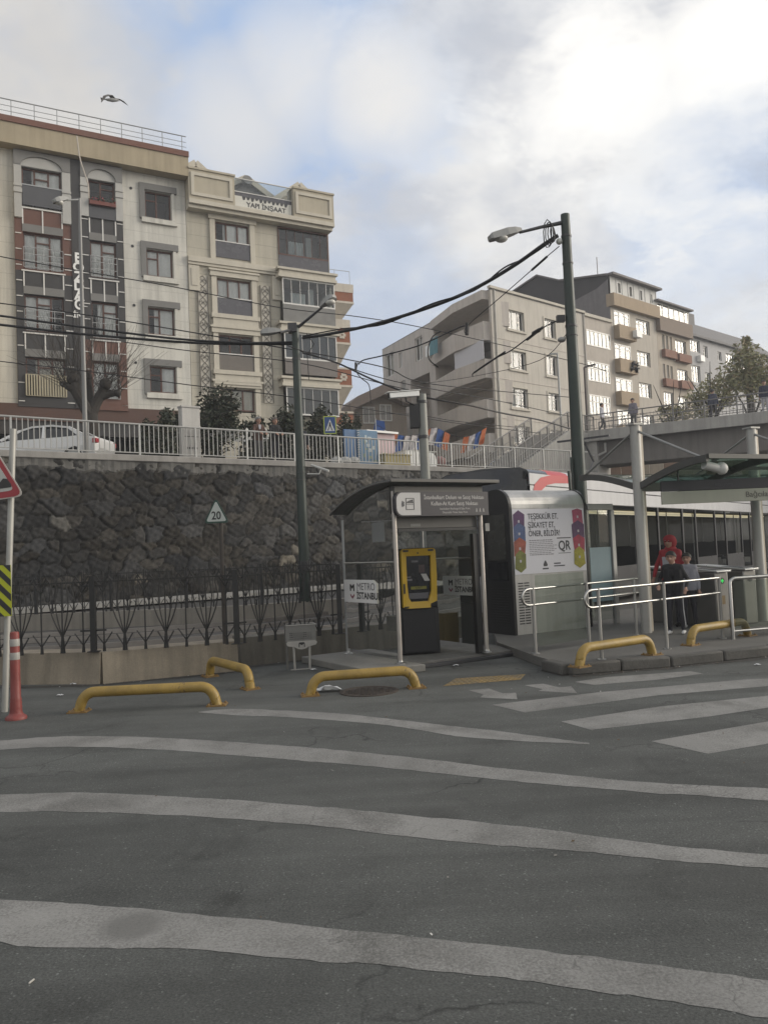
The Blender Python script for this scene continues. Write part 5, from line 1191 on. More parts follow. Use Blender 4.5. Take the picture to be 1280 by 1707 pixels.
# roof: curved shell, high at the front and sweeping down at the back
prof=[]
for k in range(13):
    u=k/12; y=-.20+(Dp+.28)*u; z=ZF+.10-.36*max(0,(u-.12)/.88)**2.0; prof.append((y,z))
m=MB()
for (y0,z0),(y1,z1) in zip(prof[:-1],prof[1:]):
    m.add([(-.16,y0,z0),(W_+.2,y0,z0),(W_+.2,y1,z1),(-.16,y1,z1),(-.16,y0,z0+.03),(W_+.2,y0,z0+.03),(W_+.2,y1,z1+.03),(-.16,y1,z1+.03)],[(3,2,1,0),(4,5,6,7),(0,4,7,3),(1,2,6,5)])
m.build('roof',mat('smoked roof sheet',(.085,.088,.085),.35,var=.15),K)
for x in (-.15,W_+.19):
    m=MB(); m.tube([(x,y,z+.0) for y,z in prof],.022,8); m.build('roof_rib',mat('dark grey steel rib',(.085,.083,.078),.45,.4,var=.12),K)
m=MB(); m.box(-.18,W_+.22,-.23,-.195,ZF+.085,ZF+.14); m.build('front_fascia',MATS['dark grey steel rib'],K,bevel=.01)
m=MB(); m.box(-.02,W_+.02,-.06,.06,ZF-.10,ZF+.05); m.build('lintel_beam',mat('grey brown beam',(.10,.098,.09),.5,.3,var=.1),K,bevel=.01)
# header sign
s=MB(); s0,s1,sz0,sz1=-.07,W_+.04,2.07,2.42
s.prism([(s0+.10,-.16,sz0),(s1,-.16,sz0),(s1,-.16,sz1),(s0+.10,-.16,sz1)]+[(s0+.10-.10*math.sin(a),-.16,sz1-.10+.10*math.cos(a)) for a in (.3,.8,1.2,1.57)]+[(s0+.10-.10*math.cos(a),-.16,sz0+.10-.10*math.sin(a)) for a in (0,.4,.8,1.25)],(0,.08,0))
hs=s.build('header_sign',mat('dark violet grey sign',(.030,.028,.033),.4,var=.06),K,smooth=False)
s=MB(); xr=s0+.42
s.prism([(s0+.11,-.166,sz0+.015),(xr,-.166,sz0+.015),(xr,-.166,sz1-.015),(s0+.11,-.166,sz1-.015)]+[(s0+.115-.10*math.sin(a),-.166,sz1-.115+.10*math.cos(a)) for a in (.3,.8,1.2,1.57)]+[(s0+.115-.10*math.cos(a),-.166,sz0+.115-.10*math.sin(a)) for a in (0,.4,.8,1.25)],(0,.004,0)); s.build('sign_field',mat('sign light grey',(.40,.395,.39),.5,var=.04),hs,smooth=False)
s=MB(); cx_=s0+.235; cz_=(sz0+sz1)/2
for a,b,c,d in ((cx_-.065,cx_+.075,cz_+.075,cz_+.083),(cx_-.065,cx_+.075,cz_-.083,cz_-.075),(cx_-.065,cx_-.057,cz_-.083,cz_+.083),(cx_+.067,cx_+.075,cz_-.083,cz_+.083),(cx_-.05,cx_+.06,cz_+.012,cz_+.026),(cx_-.065,cx_+.075,cz_-.008,cz_-.002)): s.box(a,b,-.170,-.165,c,d)
s.prism([(cx_-.05,-.170,cz_+.03),(cx_+.055,-.170,cz_+.03),(cx_+.05,-.170,cz_+.062),(cx_+.0,-.170,cz_+.05)],(0,.004,0))
for k in range(3): s.tube([(cx_-.095-.014*k,-.168,cz_-.03-.006*k),(cx_-.10-.016*k,-.168,cz_),(cx_-.095-.014*k,-.168,cz_+.03+.006*k)],.004,4)
s.build('pictogram',darkgrey,hs,smooth=False)
tw=mat('sign text grey',(.42,.41,.40),.5,var=.03); xc=(xr+s1)/2
text_mesh('lettering','İstanbulkart Dolum ve Satış Noktası',.080,tw,hs,upright(xc-.01,-.163,sz1-.085),ext=.001,bold=.0006,sx=.92)
text_mesh('lettering','Kullan-At Kart Satış Noktası',.080,tw,hs,upright(xc-.01,-.163,sz1-.175),ext=.001,bold=.0006,sx=.92)
text_mesh('lettering','Istanbulkart Recharge & Sales Point',.043,tw,hs,upright(xc-.01,-.163,sz1-.25),ext=.001,sx=.9)
text_mesh('lettering','Disposable Ticket Sales Point',.043,tw,hs,upright(xc-.01,-.163,sz1-.303),ext=.001,sx=.9)
s=MB()
for k in range(3):
    x=s1-.23+.065*k; s.lathe([(.008,0)],(0,0,0),3) if False else None
    s.box(x-.016,x+.016,-.163,-.160,sz0+.05,sz0+.056); s.box(x-.010,x+.010,-.163,-.160,sz0+.065,sz0+.085); s.box(x-.006,x+.006,-.163,-.160,sz0+.092,sz0+.104)
s.build('pictogram',tw,hs,smooth=False)
# roller shutter box
m=MB(); m.box(.07,W_-.04,.05,.30,1.90,2.08); m.build('shutter_box',mat('grey shutter box',(.095,.092,.086),.5,.2,var=.1),K,bevel=.01)
m=MB(); m.box(.30,.48,.046,.05,1.93,1.97); m.build('small_label',mat('dull pale label',(.2,.2,.19),.6),K,smooth=False)
m=MB(); m.box(.07,W_-.04,.02,.05,1.86,1.90); m.build('shutter_rail',black,K,smooth=False)
m=MB(); m.box(W_-.14,W_-.045,.02,.10,.0,1.80); m.build('door_jamb',black,K,smooth=False)
# glass walls
zt=lambda y: min(z for yy,z in prof if yy<=y+.2)-.06
def side_glass(x):
    pts=[(x,.06,.10),(x,Dp-.05,.10)]+[(x,y,z-.03) for y,z in prof[::-1] if .06<=y<=Dp-.05]
    g=MB(); g.poly(pts); return g
for x in (0.0,W_): o=side_glass(x).build('glass_wall',shopglass,K,smooth=False)
g=MB(); g.poly([(.05,Dp,.10),(W_-.05,Dp,.10),(W_-.05,Dp,ZBk-.05),(.05,Dp,ZBk-.05)]); g.build('glass_wall',shopglass,K,smooth=False)
for x in (0.0,W_):
    m=MB(); m.tube([(x,.03,1.43),(x,Dp-.03,1.43)],.014,6); m.tube([(x,.03,2.02),(x,Dp*.6,2.05)],.006,5); m.build('glass_rail',steel,K)
m=MB(); m.tube([(.03,Dp,1.43),(W_-.03,Dp,1.43)],.012,6); m.build('glass_rail',dullsteel,K)
m=MB(); m.box(-.006,.006,.28,.62,1.73,2.02); m.build('notice',mat('faint notice',(.14,.145,.14),.6),K,smooth=False)
# operator name stickers on the glass
stick=mat('sticker pale grey',(.60,.59,.575),.5,var=.03)
def sticker(M4, mt, alpha=1.0):
    s=MB(); s.prism([tuple(M4@V(p)) for p in ((-.40,-.15,0),(.40,-.15,0),(.40,.10,0),(.32,.15,0),(-.40,.15,0))],(M4.to_3x3()@V((0,0,.004)))); o=s.build('operator_sticker',mt,K,smooth=False)
    tm=lambda b,x,y,sz,c,bold: text_mesh('lettering',b,sz,c,o,M4@Matrix.Translation((x,y,.006)),align='LEFT',ext=.0005,bold=bold)
    tm('METRO',-.075,.058,.135,mat('sticker grey text',(.10,.095,.10),.5),0.0); tm('İSTANBUL',-.085,-.062,.122,black,.003)
    s=MB()
    for sg in (-1,1): s.prism([tuple(M4@V((-.19+sg*x,y,.006))) for x,y in ((.055,.0),(.028,.0),(.028,.055),(0,.028),(0,.06),(.03,.09),(.055,.09))],M4.to_3x3()@V((0,0,.002)))
    s.build('emblem',black,o,smooth=False)
    s=MB(); s.prism([tuple(M4@V((-.19+x,y,.006))) for x,y in ((-.05,-.035),(0,-.075),(.05,-.035),(.05,-.065),(0,-.105),(-.05,-.065))],M4.to_3x3()@V((0,0,.002))); s.build('emblem',mat('dark crimson',(.16,.02,.05),.5),o,smooth=False)
# left wall faces -x: text plane with x axis running from back to front
Ml=Matrix.Translation((-.012,1.03,1.0)) @ Matrix(((0,0,-1,0),(-1,0,0,0),(0,1,0,0),(0,0,0,1)))
sticker(Ml @ Matrix.Diagonal((1.22,1.15,1,1)),stick)
Mb=Matrix.Translation((W_-.012,.62,1.0)) @ Matrix(((0,0,-1,0),(-1,0,0,0),(0,1,0,0),(0,0,0,1)))
sticker(Mb,mat('sticker dimmed inside the shelter',(.40,.41,.40),.5))  # same sticker in darker grey, its dimming behind glass put into the colour
# paper on the post
m=MB(); m.box(W_+.05,W_+.13,-.05,-.045,1.83,1.95); m.build('small_label',mat('dull pale label',(.2,.2,.19)),K,smooth=False)
# ================================================================ ticket machine
mo=Matrix.Translation(KF[0])@Matrix.Rotation(KF[1],4,'Z')
mp=mo@V((.83,.72,.10))
TM=thing('ticket_machine','black ticket machine with a yellow framed touch screen inside the glass shelter','ticket machine',mp,rad(12)); TM.scale=(.86,.9,1)
tmblack=mat('black machine steel',(.012,.012,.014),.45,.2,var=.15)
m=MB(); m.box(-.36,.36,-.05,.45,0,.70); m.box(-.31,.31,-.07,-.05,.02,.68); m.build('pedestal',tmblack,TM,bevel=.012)
m=MB(); m.box(-.36,.36,.0,.45,.70,1.62); m.build('cabinet',tmblack,TM,bevel=.012)
yel=mat('machine yellow',(.43,.27,.01),.4,var=.08)
fo=[(-.30,.72),(-.18,.70),(.20,.70),(.20,.76),(.32,.80),(.335,1.20),(.33,1.58),(.29,1.61),(-.26,1.61),(-.30,1.58)]
fi=[(-.19,.86),(-.15,.80),(.17,.80),(.23,.95),(.24,1.50),(-.21,1.50),(-.21,1.05)]
m=MB(); 
def ring(mb,outer,inner,y0,y1):
    # strips from resampled outlines
    def rs(P,n):
        Ls=[0]
        for a,b in zip(P,P[1:]+P[:1]): Ls.append(Ls[-1]+math.dist(a,b))
        out=[]
        for k in range(n):
            s_=Ls[-1]*k/n
            for i in range(len(P)):
                if Ls[i]<=s_<=Ls[i+1]:
                    u=(s_-Ls[i])/(Ls[i+1]-Ls[i]); a=P[i]; b=P[(i+1)%len(P)]; out.append((a[0]+(b[0]-a[0])*u,a[1]+(b[1]-a[1])*u)); break
        return out
    cx=sum(p[0] for p in inner)/len(inner); cz=sum(p[1] for p in inner)/len(inner)
    def cast(P,a):
        best=None; dx,dz=math.cos(a),math.sin(a)
        for p,q in zip(P,P[1:]+P[:1]):
            ex,ez=q[0]-p[0],q[1]-p[1]; den=dx*ez-dz*ex
            if abs(den)<1e-9: continue
            t_=((p[0]-cx)*ez-(p[1]-cz)*ex)/den; u=((p[0]-cx)*dz-(p[1]-cz)*dx)/den
            if t_>0 and -1e-6<=u<=1+1e-6 and (best is None or t_>best): best=t_
        return (cx+dx*best,cz+dz*best)
    an=sorted({round(math.atan2(p[1]-cz,p[0]-cx),5) for p in outer+inner}|{round(-math.pi+.15*k,5) for k in range(42)})
    O=[cast(outer,a) for a in an]; I=[cast(inner,a) for a in an]; n=len(an)
    for i in range(n):
        j=(i+1)%n
        mb.poly([(O[i][0],y0,O[i][1]),(O[j][0],y0,O[j][1]),(I[j][0],y0+.02,I[j][1]),(I[i][0],y0+.02,I[i][1])][::-1])
        mb.poly([(O[i][0],y0,O[i][1]),(O[i][0],y1,O[i][1]),(O[j][0],y1,O[j][1]),(O[j][0],y0,O[j][1])][::-1])
        mb.poly([(I[i][0],y0+.02,I[i][1]),(I[j][0],y0+.02,I[j][1]),(I[j][0],y1,I[j][1]),(I[i][0],y1,I[i][1])][::-1])
ring(m,fo,fi,-.12,.0); bz=m.build('screen_frame',yel,TM)
m=MB(); 
for x in (-.22,.24): m.box(x-.05,x+.05,-.125,-.115,1.565,1.595)
m.lathe([(.012,0)],(0,0,0),3) if False else m.box(-.012,.012,-.126,-.118,1.53,1.555); m.box(-.285,-.255,-.125,-.11,.93,1.08); m.box(-.28,-.2,-.123,-.117,.715,.735); m.build('frame_slot',black,bz,smooth=False)
m=MB(); m.prism([(x,-.03,z) for x,z in fi],(0,.02,0)); sc=m.build('screen',mat('dark glossy screen',(.012,.013,.016),.12,var=.1),TM,smooth=False)
for a,b,c,d,mm,nm in ((-.10,.02,1.40,1.43,mat('dim screen text',(.12,.12,.13),.5),'icon'),(-.13,.16,.985,1.03,mat('dim yellow text',(.16,.15,.02),.5),'instruction_strip'),(-.17,.19,.84,.93,mat('card tray steel',(.10,.10,.11),.35,.4),'card_tray'),(-.2,-.1,1.12,1.15,MATS['dim screen text'],'icon'),(.03,.14,1.24,1.36,mat('reddish screen tile',(.055,.035,.035),.4),'screen_tile'),(-.2,-.12,1.17,1.185,MATS['dim screen text'],'icon')):
    q=MB(); q.box(a,b,-.036,-.031,c,d); q.build(nm,mm,sc,smooth=False)
q=MB(); q.prism([(.06,-.045,1.22),(.16,-.045,1.22),(.22,-.07,1.11),(.12,-.07,1.11)],(0,.004,0)); q.build('paper_notice',mat('grey note',(.34,.33,.32),.6),sc,smooth=False)
text_mesh('lettering','KART',.05,black,sc,upright(.015,-.037,1.007),ext=.0005)
# folded shutter stack seen low at right inside
m=MB(); m.box(1.12,1.42,1.25,1.40,.12,.62); o=m.build('storage_box',mat('dim ochre box',(.10,.075,.03),.7,var=.15)); 
o.matrix_world=mo; tag(o,'dim ochre storage box on the floor behind the ticket machine','box')
# ================================================================ advertising cabinet
CF=(V((2.2,14.05,KZ)),math.atan2(.9,1.55)); cw,chh=1.78,2.56
AC=thing('kiosk_cabinet','rounded silver kiosk cabinet with a black flank and a white poster','kiosk',CF[0],CF[1])
silver=mat('brushed silver panel',(.46,.455,.44),.4,.55,var=.12,scale=1.5,streak=.28); flank=mat('black kiosk flank',(.016,.016,.017),.35,var=.15)
R=.34; D_=.78
pr=[(0,0)]+[(R-R*math.cos(a),chh-R+R*math.sin(a)) for a in [math.pi/2*k/8 for k in range(9)]]+[(D_-R+R*math.sin(a),chh-R+R*math.cos(a)) for a in [math.pi/2*k/8 for k in range(9)]]+[(D_,0)]
m=MB()
n=len(pr)
for i in range(n-1): m.poly([(0.03,pr[i][0],pr[i][1]),(cw-.03,pr[i][0],pr[i][1]),(cw-.03,pr[i+1][0],pr[i+1][1]),(.03,pr[i+1][0],pr[i+1][1])])
m.build('shell',silver,AC)
for x0,x1 in ((-.03,.03),(cw-.03,cw+.02)):
    m=MB(); m.prism([(x0,y*1.0-.012 if y<D_/2 else y+.012,z+(.012 if z>.1 else 0)) for y,z in pr],(x1-x0,0,0)); m.build('side_panel',flank,AC,smooth=False)
m=MB(); m.box(-.04,-.03,.12,.62,1.32,2.12); m.build('side_window',mat('dull grey glazing',(.05,.05,.046),.25,var=.1),AC,smooth=False)
m=MB(); m.box(-.045,-.03,.10,.66,.95,1.28); m.build('side_screen',mat('dark glossy screen',(.012,.013,.016)),AC,smooth=False)
m=MB()
for k in range(14): m.box(-.036,-.03,.12,.6,.2+.045*k,.222+.045*k)
m.build('side_louvre',black,AC,smooth=False)
m=MB()
for k in range(16):
    for x in (.10,.235): m.box(x,x+.11,-.006,.002,.18+.047*k,.20+.047*k)
m.build('vent_slot',black,AC,smooth=False)
m=MB(); m.box(.88,.89,-.004,.002,chh-R-.1,chh-R); m.build('panel_seam',darkgrey,AC,smooth=False)
# poster
px0,px1,pz0,pz1=.035,1.72,1.05,2.20
m=MB(); m.box(px0,px1,-.014,-.002,pz0,pz1); po=m.build('poster',mat('poster white',(.62,.61,.64),.5,var=.03),AC,smooth=False)
def pc(name,col): return mat(name,col,.55,var=.35,scale=9,fine=.2,fscale=40)
cols=[pc('poster purple',(.085,.04,.10)),pc('poster blue',(.07,.10,.20)),pc('poster orange',(.30,.085,.055)),pc('poster lime',(.15,.16,.04)),pc('poster pink',(.33,.07,.12)),pc('poster crimson',(.30,.03,.06)),pc('poster yellow green',(.28,.25,.02))]
def hexa(cx,cz,w,h,c,k,jag=0):
    s=MB(); r2=random.Random(k); P=[]
    for a in (90,38,-38,-90,-142,142): 
        P.append((cx+w*math.cos(rad(a))*(1+.18*r2.uniform(-1,1))/.85,-.016-.0006*k,cz+h*math.sin(rad(a))))
    P=[(min(max(x,px0+.005),px1-.005),y,min(max(z,pz0+.005),pz1-.005)) for x,y,z in P]
    s.prism(P[::-1],(0,.002,0)); o=s.build('poster_tile',c,po,smooth=False)
    s=MB(); s.box(cx-.02,cx+.02,-.0175-.0006*k,-.0172-.0006*k,cz-.02,cz+.025); s.build('poster_dot',mat('poster dot',(.42,.40,.42),.5),po,smooth=False)
for k,(z,c) in enumerate(((1.92,0),(1.70,1),(1.44,2),(1.22,3))): hexa(px0+.135,z+.06,.135,.20,cols[c],k)
for k,(z,c) in enumerate(((2.02,4),(1.76,0),(1.50,5),(1.28,6))): hexa(px1-.16,z+.02,.145,.20,cols[c],k+4)
tb=mat('poster text',(.045,.045,.05),.5,var=.03)
for i,l in enumerate(('TEŞEKKÜR ET,','ŞİKAYET ET,','ÖNER, BİLDİR!')): text_mesh('lettering',l,.145,tb,po,upright(px0+.34,-.018,2.06-.152*i),align='LEFT',ext=.0008,bold=.0006,sx=.76)
fine_=mat('poster small print',(.24,.23,.25),.5)
s=MB(); r3=random.Random(3)
for i in range(9):
    z=1.63-.032*i; wl=.62*(.8+.2*r3.random()); x=px0+.35
    while x<px0+.35+wl: l=.02+.05*r3.random(); s.box(x,min(x+l,px0+.99),-.0172,-.0165,z,z+(.012 if i not in(0,8) else .016)); x+=l+.012
s.build('small_print',fine_,po,smooth=False)
text_mesh('lettering','QR',.24,tb,po,upright(px0+1.17,-.018,1.52),ext=.0008,bold=.004,sx=.85)
def sp1(*b_): q_=MB(); q_.box(*b_); q_.build('small_print',tb,po,smooth=False)
sp1(px0+1.0,px0+1.34,-.0172,-.0165,1.655,1.672); sp1(px0+1.02,px0+1.32,-.0172,-.0165,1.385,1.395); s=MB()
s.prism([(px0+.66,-.0172,1.17),(px0+.74,-.0172,1.17),(px0+.75,-.0172,1.20),(px0+.71,-.0172,1.27),(px0+.69,-.0172,1.27),(px0+.65,-.0172,1.20)],(0,.001,0)); s.build('city_emblem',tb,po,smooth=False); sp1(px0+.63,px0+.77,-.0172,-.0165,1.115,1.14); sp1(px0+.90,px0+1.06,-.0172,-.0165,1.20,1.222); sp1(px0+.90,px0+1.16,-.0172,-.0165,1.155,1.175)
# glazed frame to the right of the cabinet
gp0=CF[0]+Matrix.Rotation(CF[1],3,'Z')@V((cw+.05,.02,0))
GP=thing('glass_screen','steel framed glass screen with a pale blue lower panel beside the silver kiosk','screen',gp0,CF[1]+rad(4))
m=MB(); m.box(.0,.70,-.04,.04,2.16,2.28); m.box(.62,.72,-.045,.045,0,2.16); m.build('frame',dullsteel,GP,bevel=.008)
g=MB(); g.poly([(0,0,.1),(.62,0,.1),(.62,0,2.16),(0,0,2.16)]); g.build('pane',shopglass,GP,smooth=False)
m=MB(); m.box(0.02,.60,-.014,-.004,.45,1.46); m.build('blue_panel',mat('pale blue panel',(.20,.285,.32),.5,var=.12,scale=2),GP,smooth=False)
# ================================================================ handrails
def handrail(label, posts, z0, pre, post_end, h1=.93, h2=.70, group='stainless handrails at the station ramp', endup=False):
    base=V((*posts[0],z0)); t_=thing('handrail',label,'handrail',base,0,group)
    A_=V((*posts[0],0)); Z_=V((*posts[-1],0)); d=(Z_-A_).normalized(); a=A_-d*pre; b=Z_+d*post_end
    za,zb=z0+h1,z0+h1; ma=(h1+h2)/2; r_=(h1-h2)/2
    pts=[b+V((0,0,z0+h1))]+[a+V((0,0,z0+h1))]+[a-d*r_*math.sin(math.pi*k/8)*1.2+V((0,0,z0+ma+r_*math.cos(math.pi*k/8))) for k in range(1,8)]+[a+V((0,0,z0+h2)),b+V((0,0,z0+h2))]
    m=MB(); m.tube(pts,.018,10); m.build('rail_tube',steel,t_,world=True)
    for p in posts:
        m=MB(); m.tube([V((*p,z0)),V((*p,z0+h1+.02))],.024,12); q=m.build('post',mat('brushed post steel',(.30,.295,.28),.4,.6,var=.1),t_,world=True); m=MB(); m.lathe([(.06,0),(.06,.01),(.03,.02)],V((*p,z0)),12); m.build('post_foot',steel,q,world=True)
    return t_,d
pt=lambda x,y: (gnd(x,y,KZ).x,gnd(x,y,KZ).y)
P1=[pt(893,1090),(3.05,12.37),(4.05,13.26)]
h1,d1_=handrail('stainless handrail with glass panels in front of the silver kiosk',P1,KZ,.10,.10)
g=MB(); a=V((*P1[0],0)); b=V((*P1[1],0)); c=V((*P1[2],0))
for p,q in ((a,b),):
    g.poly([p+d1_*.06+V((0,0,KZ+.10)),q-d1_*.06+V((0,0,KZ+.10)),q-d1_*.06+V((0,0,KZ+1.12)),p+d1_*.06+V((0,0,KZ+1.12))])
g.build('glass_panel',glass('greenish balustrade glass',(.70,.76,.70),1.45,1.0,dirt=.22,dirtcol=(.15,.165,.145)),h1,world=True,smooth=False)
P2=[pt(1003,1100),pt(1112,1082),(5.12,12.45)]
handrail('stainless double handrail in front of the boy',P2,KZ,.14,.0)
# gate rail at right edge
gq=pt(1222,1066); t_=thing('barrier_rail','rounded stainless barrier frame at the right edge by the turnstiles','handrail',(*gq,KZ))
m=MB(); z=KZ
pts=[V((*gq,z)),V((*gq,z+.82))]+[V((gq[0]+.10-.10*math.cos(math.pi/2*k/5),gq[1]+.01*k,z+.82+.10*math.sin(math.pi/2*k/5))) for k in range(1,6)]+[V((gq[0]+2.2,gq[1]+.75,z+.93))]
m.tube(pts,.028,10); m.tube([V((gq[0],gq[1],z+.12)),V((gq[0]+2.2,gq[1]+.7,z+.12))],.02,8); m.build('rail_tube',steel,t_,world=True)
g=MB(); g.poly([V((gq[0]+.06,gq[1]+.02,z+.16)),V((gq[0]+2.2,gq[1]+.74,z+.16)),V((gq[0]+2.2,gq[1]+.74,z+.88)),V((gq[0]+.06,gq[1]+.02,z+.88))]); g.build('glass_panel',MATS['greenish balustrade glass'],t_,world=True,smooth=False)
# ================================================================ turnstiles
tsteel=mat('turnstile steel',(.20,.195,.185),.38,.7,var=.12)
def turnstile(label, px, py, Y, green=False):
    p=at(px,py,Y); th=rad(24)
    t_=thing('turnstile',label,'turnstile',(p.x,p.y,KZ),th,'turnstiles at the station entrance')
    m=MB(); m.box(-.15,.15,0,1.1,0,.95); m.build('cabinet',tsteel,t_,bevel=.02)
    m=MB(); m.prism([(-.17,-.06,.95),(.17,-.06,.95),(.15,1.15,1.02),(-.15,1.15,1.02)],(0,0,.035)); m.build('top_plate',mat('pale turnstile top',(.55,.55,.54),.3,.7,var=.08),t_,bevel=.008)
    m=MB(); m.prism([(-.08,.06,.995),(.10,.06,.995),(.10,.55,1.018),(-.08,.55,1.018)],(0,0,.006)); m.build('reader_pad',black,t_,smooth=False)
    m=MB()
    for a in (0,120,240): m.tube([(.15,.5,.78),(.15+.05,.5+.04*math.cos(rad(a)),.78+.04*math.sin(rad(a))),(.55,.5+.18*math.cos(rad(a)),.70+.2*math.sin(rad(a)))],.018,8)
    m.build('tripod_arm',steel,t_)
    m=MB(); m.lathe([(.055,0),(.055,.004)],(0,0,0),16)
    for v in range(len(m.v)): x,y,z=m.v[v]; m.v[v]=(x,-.004-z,.80+y)
    dsp=m.build('display',black,t_,smooth=False)
    if green:
        m=MB(); m.box(-.008,.008,-.011,-.008,.765,.835); m.prism([(-.035,-.011,.80),(.035,-.011,.80),(0,-.011,.838)],(0,.003,0)); m.box(-.035,.035,-.0112,-.008,.79,.803)
        gm=mat('green arrow light',(.01,.55,.08),.4,var=.0,emit=.55); m.build('arrow_light',gm,dsp,smooth=False)
        m=MB(); m.box(-.05,.05,-.006,-.001,.40,.55); m.build('warning_sticker',mat('orange brown sticker',(.14,.09,.03),.6,var=.2),t_,smooth=False)
    return t_
turnstile('turnstile directly behind the boy with a pale end cap',1163,1000,14.5)
turnstile('middle turnstile showing a green arrow',1205,1000,13.9,True)
turnstile('turnstile half hidden behind the rounded barrier frame',1252,1000,14.3)
# ================================================================ tram
TF=V((3.28,17.93,.0)); Tth=math.atan2(.8,.6)
T=thing('tram','white city tram with a black nose edged in red standing behind the kiosks','tram',TF,Tth)
trwhite=mat('tram white',(.46,.46,.47),.35,var=.05,scale=2,streak=.12); trred=mat('tram red',(.40,.03,.035),.35,var=.06); trblack=mat('tram black glass',(.014,.015,.017),.1,var=.1); trgrey=mat('tram dark skirt',(.06,.06,.062),.5,var=.15)
TL,TW=27.0,2.4
m=MB(); nz,ny=16,22
def ext(z): 
    pts=[(.25,.95),(.9,1.25),(1.4,1.15),(2.2,.85),(2.9,.48),(3.3,.12),(3.45,0)]
    for (a,b),(c,d) in zip(pts,pts[1:]):
        if a<=z<=c: return b+(d-b)*(z-a)/(c-a)
    return 0
zs=[.25+(3.45-.25)*i/nz for i in range(nz+1)]; grid=[]
for z in zs:
    row=[]
    for j in range(ny+1):
        v=-1+2*j/ny; k=(1-abs(v)**2.6); zz=z-(.10*abs(v)**4 if z>3.2 else 0)
        row.append((-ext(z)*k, TW/2+TW/2*v*(1-.05*(1-k)), zz))
    grid.append(row)
for i in range(nz):
    for j in range(ny):
        v=abs(-1+2*(j+.5)/ny); z=(zs[i]+zs[i+1])/2
        m.m=1 if (v>.955 and z>.9) else (0 if z>1.05 else 2)
        m.poly([grid[i][j+1],grid[i][j],grid[i+1][j],grid[i+1][j+1]])
m.build('nose',[trblack,trred,trwhite],T)
# side near the nose: white panel with a swept red edge
m=MB()
out_=[(.0,1.0),(.0,2.2),(.06,2.75),(.22,3.05),(.55,3.22),(1.1,3.30),(2.1,3.33)]; in_=[(.30,1.0),(.30,2.2),(.38,2.68),(.55,2.92),(.86,3.06),(1.3,3.12),(2.1,3.15)]
y=-.012
for (a,b),(c,d) in zip(zip(out_,in_),list(zip(out_,in_))[1:]): m.poly([(a[0],y,a[1]),(b[0],y,b[1]),(d[0],y,d[1]),(c[0],y,c[1])])
m.build('red_sweep',trred,T,smooth=False)
m=MB(); m.m=0; m.box(0,TL,-.004,.0,2.68,3.02); m.box(0,TL,-.004,.02,3.05,3.30); m.m=1; m.box(0,TL,.0,.05,3.015,3.055)
m.m=0
for k in range(9): 
    a=math.pi/2*k/8; 
rp=[(0.0,3.30),(.06,3.38),(.22,3.45),(TW/2,3.50),(TW-.22,3.45),(TW-.06,3.38),(TW,3.30)]
m.prism([(2.1,y_,z_) for y_,z_ in rp],(TL-2.1,0,0)); m.m=2; m.prism([(.95,y_,z_) for y_,z_ in rp],(1.15,0,0)); m.m=1; m.prism([(0,y_,z_) for y_,z_ in rp],(.95,0,0)); m.m=0; m.box(0,TL,TW-.05,TW,2.68,3.30)
m.build('roof',[trwhite,trblack,trred],T)
m=MB(); wins=[]; x=.75
while x<TL-2:
    wins.append((x,x+2.35,1.0,2.66)); wins.append((x+2.47,x+3.85,.42,2.66)); x+=3.97
m.holed(0,TL,.30,2.68,0,wins,.06,0,0); m.build('side_body',[mat('tram black band',(.018,.018,.02),.3)],T,smooth=False)
m=MB(); m.box(0,TL,TW-.05,TW,.30,2.68); m.build('far_side',trgrey,T,smooth=False)
m=MB(); m.box(0,TL,.1,TW-.1,.15,.34); m.build('underframe',black,T,smooth=False)
m=MB()
for a,b,c,d in wins: m.poly([(a,.03,c),(b,.03,c),(b,.03,d),(a,.03,d)])
m.build('window_glass',glass('tram window glass',(.45,.47,.47),1.40,.12),T,smooth=False)
m=MB(); m.poly([(0.1,.06,2.60),(TL,.06,2.60),(TL,TW-.06,2.60),(.1,TW-.06,2.60)]); m.build('ceiling',mat('tram ceiling cream',(.62,.58,.45),.6,var=.05),T,smooth=False)
m=MB(); m.box(.4,TL,.75,.95,2.56,2.59); m.box(.4,TL,TW-.95,TW-.75,2.56,2.59); m.build('ceiling_lamp',mat('tram lamp',(1.0,.88,.62),.5,emit=.9),T,smooth=False)
m=MB(); m.box(.1,TL,.06,TW-.06,.34,.36)
for k in range(8):
    for yy in (.35,1.55): m.box(1.0+2.98*k,1.5+2.98*k,yy,yy+.5,.75,.85); m.box(1.45+2.98*k,1.52+2.98*k,yy,yy+.5,.85,1.5)
m.build('seats',mat('tram seat',(.04,.045,.06),.7),T,smooth=False)
m=MB()
for k in range(9):
    for yy in (.55,1.85): m.tube([(2.2+2.98*k,yy,.36),(2.2+2.98*k,yy,2.58)],.018,6)
m.build('grab_pole',dullsteel,T)
m=MB(); m.tube([(6,TW/2,3.5),(6.7,TW/2,4.1),(6,TW/2,4.7)],.03,5); m.box(5.95,6.05,.4,2.0,4.7,4.75); m.build('pantograph',darkgrey,T)
